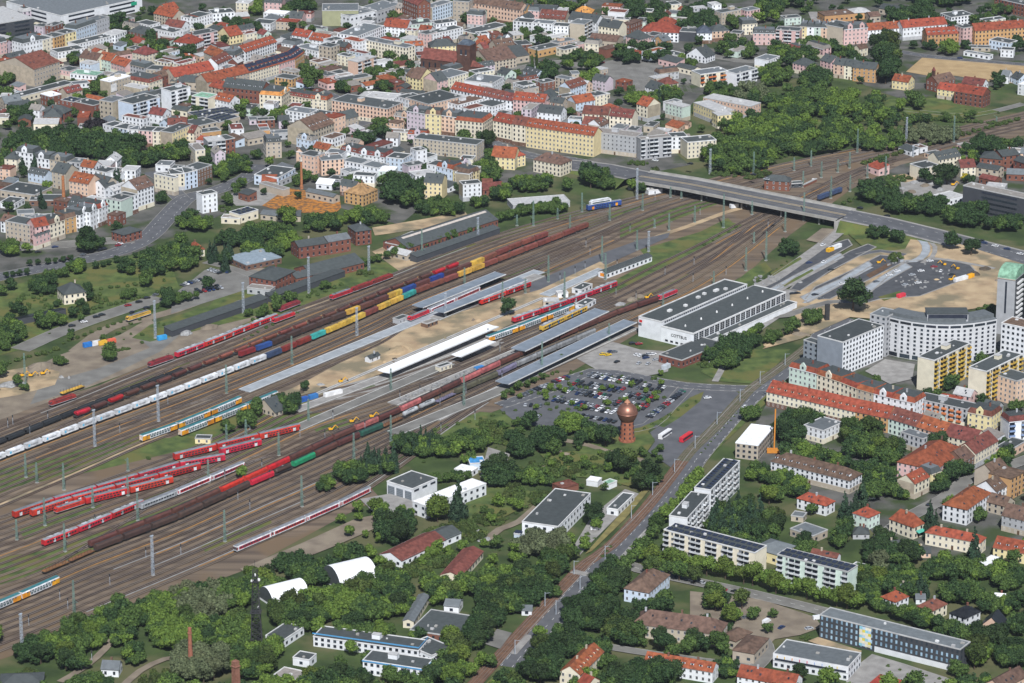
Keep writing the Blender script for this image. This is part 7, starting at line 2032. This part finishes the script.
# paving stone stacks along the torn-up platform
sm = MB(); 
for i in range(3):
    for j in range(2): sm.box(-1.3+i*.9,-.5+i*.9,-.9+j*.95,-.05+j*.95,0,.9)
STK = sm.mesh('stone_stack', pm_[2])
for i in range(46):
    t = i/46; x = 402+t*118+rnd.uniform(-2,2); y = 401-t*50+rnd.uniform(-1.5,1.5)
    o = put('stone_stack', STK, None, tuple(P(x, y, 1.0)), rnd.uniform(0,1.5), (.9, .9, rnd.uniform(.8,1.6))); tag(o, 'grey stack of paving stones on the torn-up platform', 'stone stack', 'paving stone stacks along the torn-up platform')
for i in range(34):
    x, y = rnd.choice(((905,278),(925,268),(915,285),(900,262),(945,275)))
    x += rnd.uniform(-14,14); y += rnd.uniform(-4,4)
    o = put('pallet_load', STK, None, tuple(P(x, y, .5)), rnd.uniform(0,1.5), (.55,.55,rnd.uniform(.6,1.3))); tag(o, 'grey pallet of kerb stones on the dug-up square', 'pallet', 'pallets of stones on the dug-up square')
for i in range(30):
    x, y = 768+rnd.uniform(-14,14), 281+rnd.uniform(-5,5)
    o = put('pallet_load', STK, None, tuple(P(x, y, .5)), rnd.uniform(0,1.5), (.6,.6,rnd.uniform(.5,1.2))); tag(o, 'grey pallet of stones between the new bus lanes', 'pallet', 'pallets of stones between the new bus lanes')
# orange concrete boom and black pillar, hall mural
r0 = empty('concrete_pump', P(774,453), 0, label='tall orange boom standing upright beside the beige building', cat='crane boom')
mb = MB(); mb.bar((0,0,0),(.2,0,26),.36); mb.build('boom', pm('boom_orange', (.6,.24,.04)), r0); mb = MB(); mb.box(-4,3,-1.3,1.3,.3,2.6); mb.build('truck', pm('boom_orange', (.6,.24,.04)), r0)
r0 = empty('advertising_pillar', P(827,321), .3, label='tall black slab pillar on the sand before the station', cat='pillar'); mb = MB(); mb.box(-1.4,1.4,-.7,.7,0,11); mb.build('slab', DARK, r0); mb = MB(); mb.box(-2,2,-1.2,1.2,0,.5); mb.build('plinth', m_con, r0)
# swimming pool
r0 = empty('swimming_pool', P(950,597)+Vector((0,0,.2)), .2, label='small turquoise garden pool beside the crimson-roofed villa', cat='pool')
mb = MB(); mb.lathe([(3.2,0),(3.2,.9)], 18); mb.build('rim', FRAME, r0); mb = MB(); mb.lathe([(2.9,.91),(2.9,.93)], 18); mb.build('water', M_POOL, r0)
# decorations that belong to known buildings
def on(label, fn):
    b = BLD.get(label)
    if b: fn(*b)
def school(root, L, D, ang):
    cols = [(.7,.6,.1),(.3,.6,.7),(.7,.3,.35),(.3,.55,.25),(.8,.75,.6),(.5,.65,.8)]
    q = random.Random(3); x0 = L*.29
    for i in range(4):
        for j in range(7):
            mb = MB(); mb.box(x0+i*1.6,x0+i*1.6+1.55,-.35,-.2,1.5+j*1.45,1.5+j*1.45+1.4); mb.build('facade_panel', nmat('panel_%d' % ((i+j*2) % 6), cols[q.randrange(6)]), root)
    mb = MB(); mb.box(L*.4,L+.02,-.14,0,0,2.9); mb.build('plinth_storey', wallm('w'), root)
on('anthracite school building with coloured window panels', school)
def gym(root, L, D, ang):
    mb = MB(); mb.box(-.02,L+.05,-.25,0,3.9,7.1); mb.build('upper_wall', wallm('w'), root)
    mb = MB(); mb.box(1,L-1,-.4,-.25,4.2,5.2); mb.build('window_strip', GLASS, root)
    for i, c in enumerate([(.8,.5,.05),(.8,.5,.05),(.8,.3,.05),(.7,.05,.15),(.7,.05,.15),(.4,.5,.8),(.4,.5,.8),(.5,.6,.1),(.8,.6,.1)]): mb = MB(); x = 2+i*L/10; mb.box(x,x+.35,-.45,-.25,5.4,6.6); mb.build('colour_slit', nmat('slit%d' % i, c), root)
on('white and grey sports hall with coloured slits below the school', gym)
def blue_edge(root, L, D, ang):
    h = 5.0 if L > 60 else 7.0
    mb = MB(); mb.box(-.3,L+.3,-.35,-.2,h-.35,h+.25); mb.box(L+.15,L+.3,-.2,D,h-.35,h+.25); mb.build('fascia', pm('fascia_blue', (.1,.33,.6)), root)
on('long white pavilion with blue roof edge and dark roof', blue_edge); on('two storey white block with blue roof edge and porch', blue_edge)
def banner(root, L, D, ang):
    cols = [(.02,.02,.05),(.6,.05,.05),(.05,.3,.6),(.02,.02,.05),(.1,.5,.3),(.6,.4,.05)]
    for i, c in enumerate(cols): mb = MB(); mb.box(L+.03,L+.2,D*.1+i*D*.13,D*.1+(i+1)*D*.13,8,11.2); mb.build('banner_panel', nmat('ban%d' % i, c), root)
on('white block whose side wall carries a colourful painted banner', banner)
def mural(root, L, D, ang): mb = MB(); mb.box(-.15,0,D*.25,D*.75,1.2,3.2); mb.build('mural', pm('mural_orange', (.85,.3,.03)), root)
on('long narrow white platform hut with dark roof and orange end mural', mural)
def sign(root, L, D, ang): mb = MB(); mb.box(1,7,-.4,-.1,5,11); mb.build('sign_board', FRAME, root)
on('blank beige tower house with a white advertising board', sign)
def gsign(root, L, D, ang): mb = MB(); mb.box(L*.86,L*.93,-.4,-.15,6.5,9.2); mb.build('sign', pm('sign_green', (.02,.35,.2)), root)
on('huge white shopping centre with a flat grey roof and white rim', gsign)
def skyl(root, L, D, ang):
    mb = MB(); sl = math.atan2(.2*D, D/2); o_ = mb.box(L*.05,L*.98,-.9,.9,0,.12); o = mb.build('skylight_strip', roofm('c'), root); o.location = (0, D*.42, 5+min(.36*.55*D, 6.5)*.84+.1); o.rotation_euler = (math.atan2(min(.198*D,6.5), D/2), 0, 0)
on('very long old freight shed with dark roof and pale skylight strip', skyl)
def deck(root, L, D, ang):
    mb = MB(); mb.box(L*.1,L*.8,4,D-4,12,12.9); mb.build('canopy', FRAME, root)
on('dark parking deck with a pale canopy before the shopping centre', deck)
def awn(root, L, D, ang):
    for i, c in enumerate(((.1,.45,.35),(.75,.4,.1))): mb = MB(); x = 2+i*7; mb.quad((x,-2.2,3.6),(x+6,-2.2,3.6),(x+6,0,4.4),(x,0,4.4)); mb.quad((x,-2.2,3.55),(x+6,-2.2,3.55),(x+6,0,4.35),(x,0,4.35)); mb.build('awning', nmat('awn%d' % i, c), root)
on('cream villa with turquoise and orange awnings under a red roof', awn)

def captower(root, L, D, ang):
    mb = MB(); mb.box(L+.02,L+.3,1,D-1,1,35.5); mb.build('glass_front', GLASS, root)
    for j in range(11):
        mb = MB(); mb.box(L+.3,L+1.6,2.5,D*.55,1.5+j*3.1,2.6+j*3.1); mb.build('balcony', FRAME, root)
    mb = MB(); mb.box(L*.45,L*.55,-.15,0,14,34); mb.build('window_slit', GLASS, root)
on('tall grey tower with a curved green copper cap', captower)

def orange(root, L, D, ang):
    for i in range(6):
        for j in range(3): mb = MB(); x = 4+i*(L-8)/5.2; mb.box(x-1.4,x+1.4,-1.0,0,2.6+j*2.9,3.6+j*2.9); mb.build('balcony', nmat('orange_balc', (.62,.2,.07), objr=.1), root)
on('plain grey block with small orange balconies beside the ornate row', orange)

for (x, y, an, c) in ((889,276,.3,'white'),(897,272,.4,'white'),(912,276,.3,'silver'),(921,272,.2,'white'),(934,268,.3,'red'),(941,272,1.2,'white'),(952,276,.4,'black'),(905,286,.4,'silver'),(918,284,.3,'white'),(876,283,.5,'grey'),(842,285,.4,'white'),(815,296,.4,'black'),(821,300,.4,'grey'),(930,262,.2,'white')):
    car(x, y, an, c, rel(x, y, 0))
q = random.Random(5)
for i in range(26):
    x, y = q.choice(((290,395),(330,385),(380,360),(440,335),(480,322),(560,300),(590,300),(930,285),(985,280),(800,335),(30,372),(60,380),(250,404)))
    x += q.uniform(-16,16); y += q.uniform(-5,5); m = q.choice([0,1,2,3])
    pile(x, y, q.uniform(1.2,2.8), q.uniform(.6,1.6), pm_[m], uniq(lambda k: 'small %s heap %s' % (['sandy','earthy','grey stone','dark earth'][m], rel(x, y, k))))
# ---------------------------------------------------------------- the air
mb = MB(); mb.box(-5000, 5000, -600, 9000, -1.5, 760)
hm_ = bpy.data.materials.new('haze_air'); hm_.use_nodes = True; n_ = hm_.node_tree; n_.nodes.remove(n_.nodes['Principled BSDF'])
pv = n_.nodes.new('ShaderNodeVolumePrincipled'); pv.inputs['Color'].default_value = (.72,.82,1,1); pv.inputs['Density'].default_value = .000016; pv.inputs['Anisotropy'].default_value = 0
n_.links.new(pv.outputs[0], n_.nodes['Material Output'].inputs['Volume'])
tag(mb.build('haze', hm_), kind='stuff')
scn.cycles.volume_bounces = 0
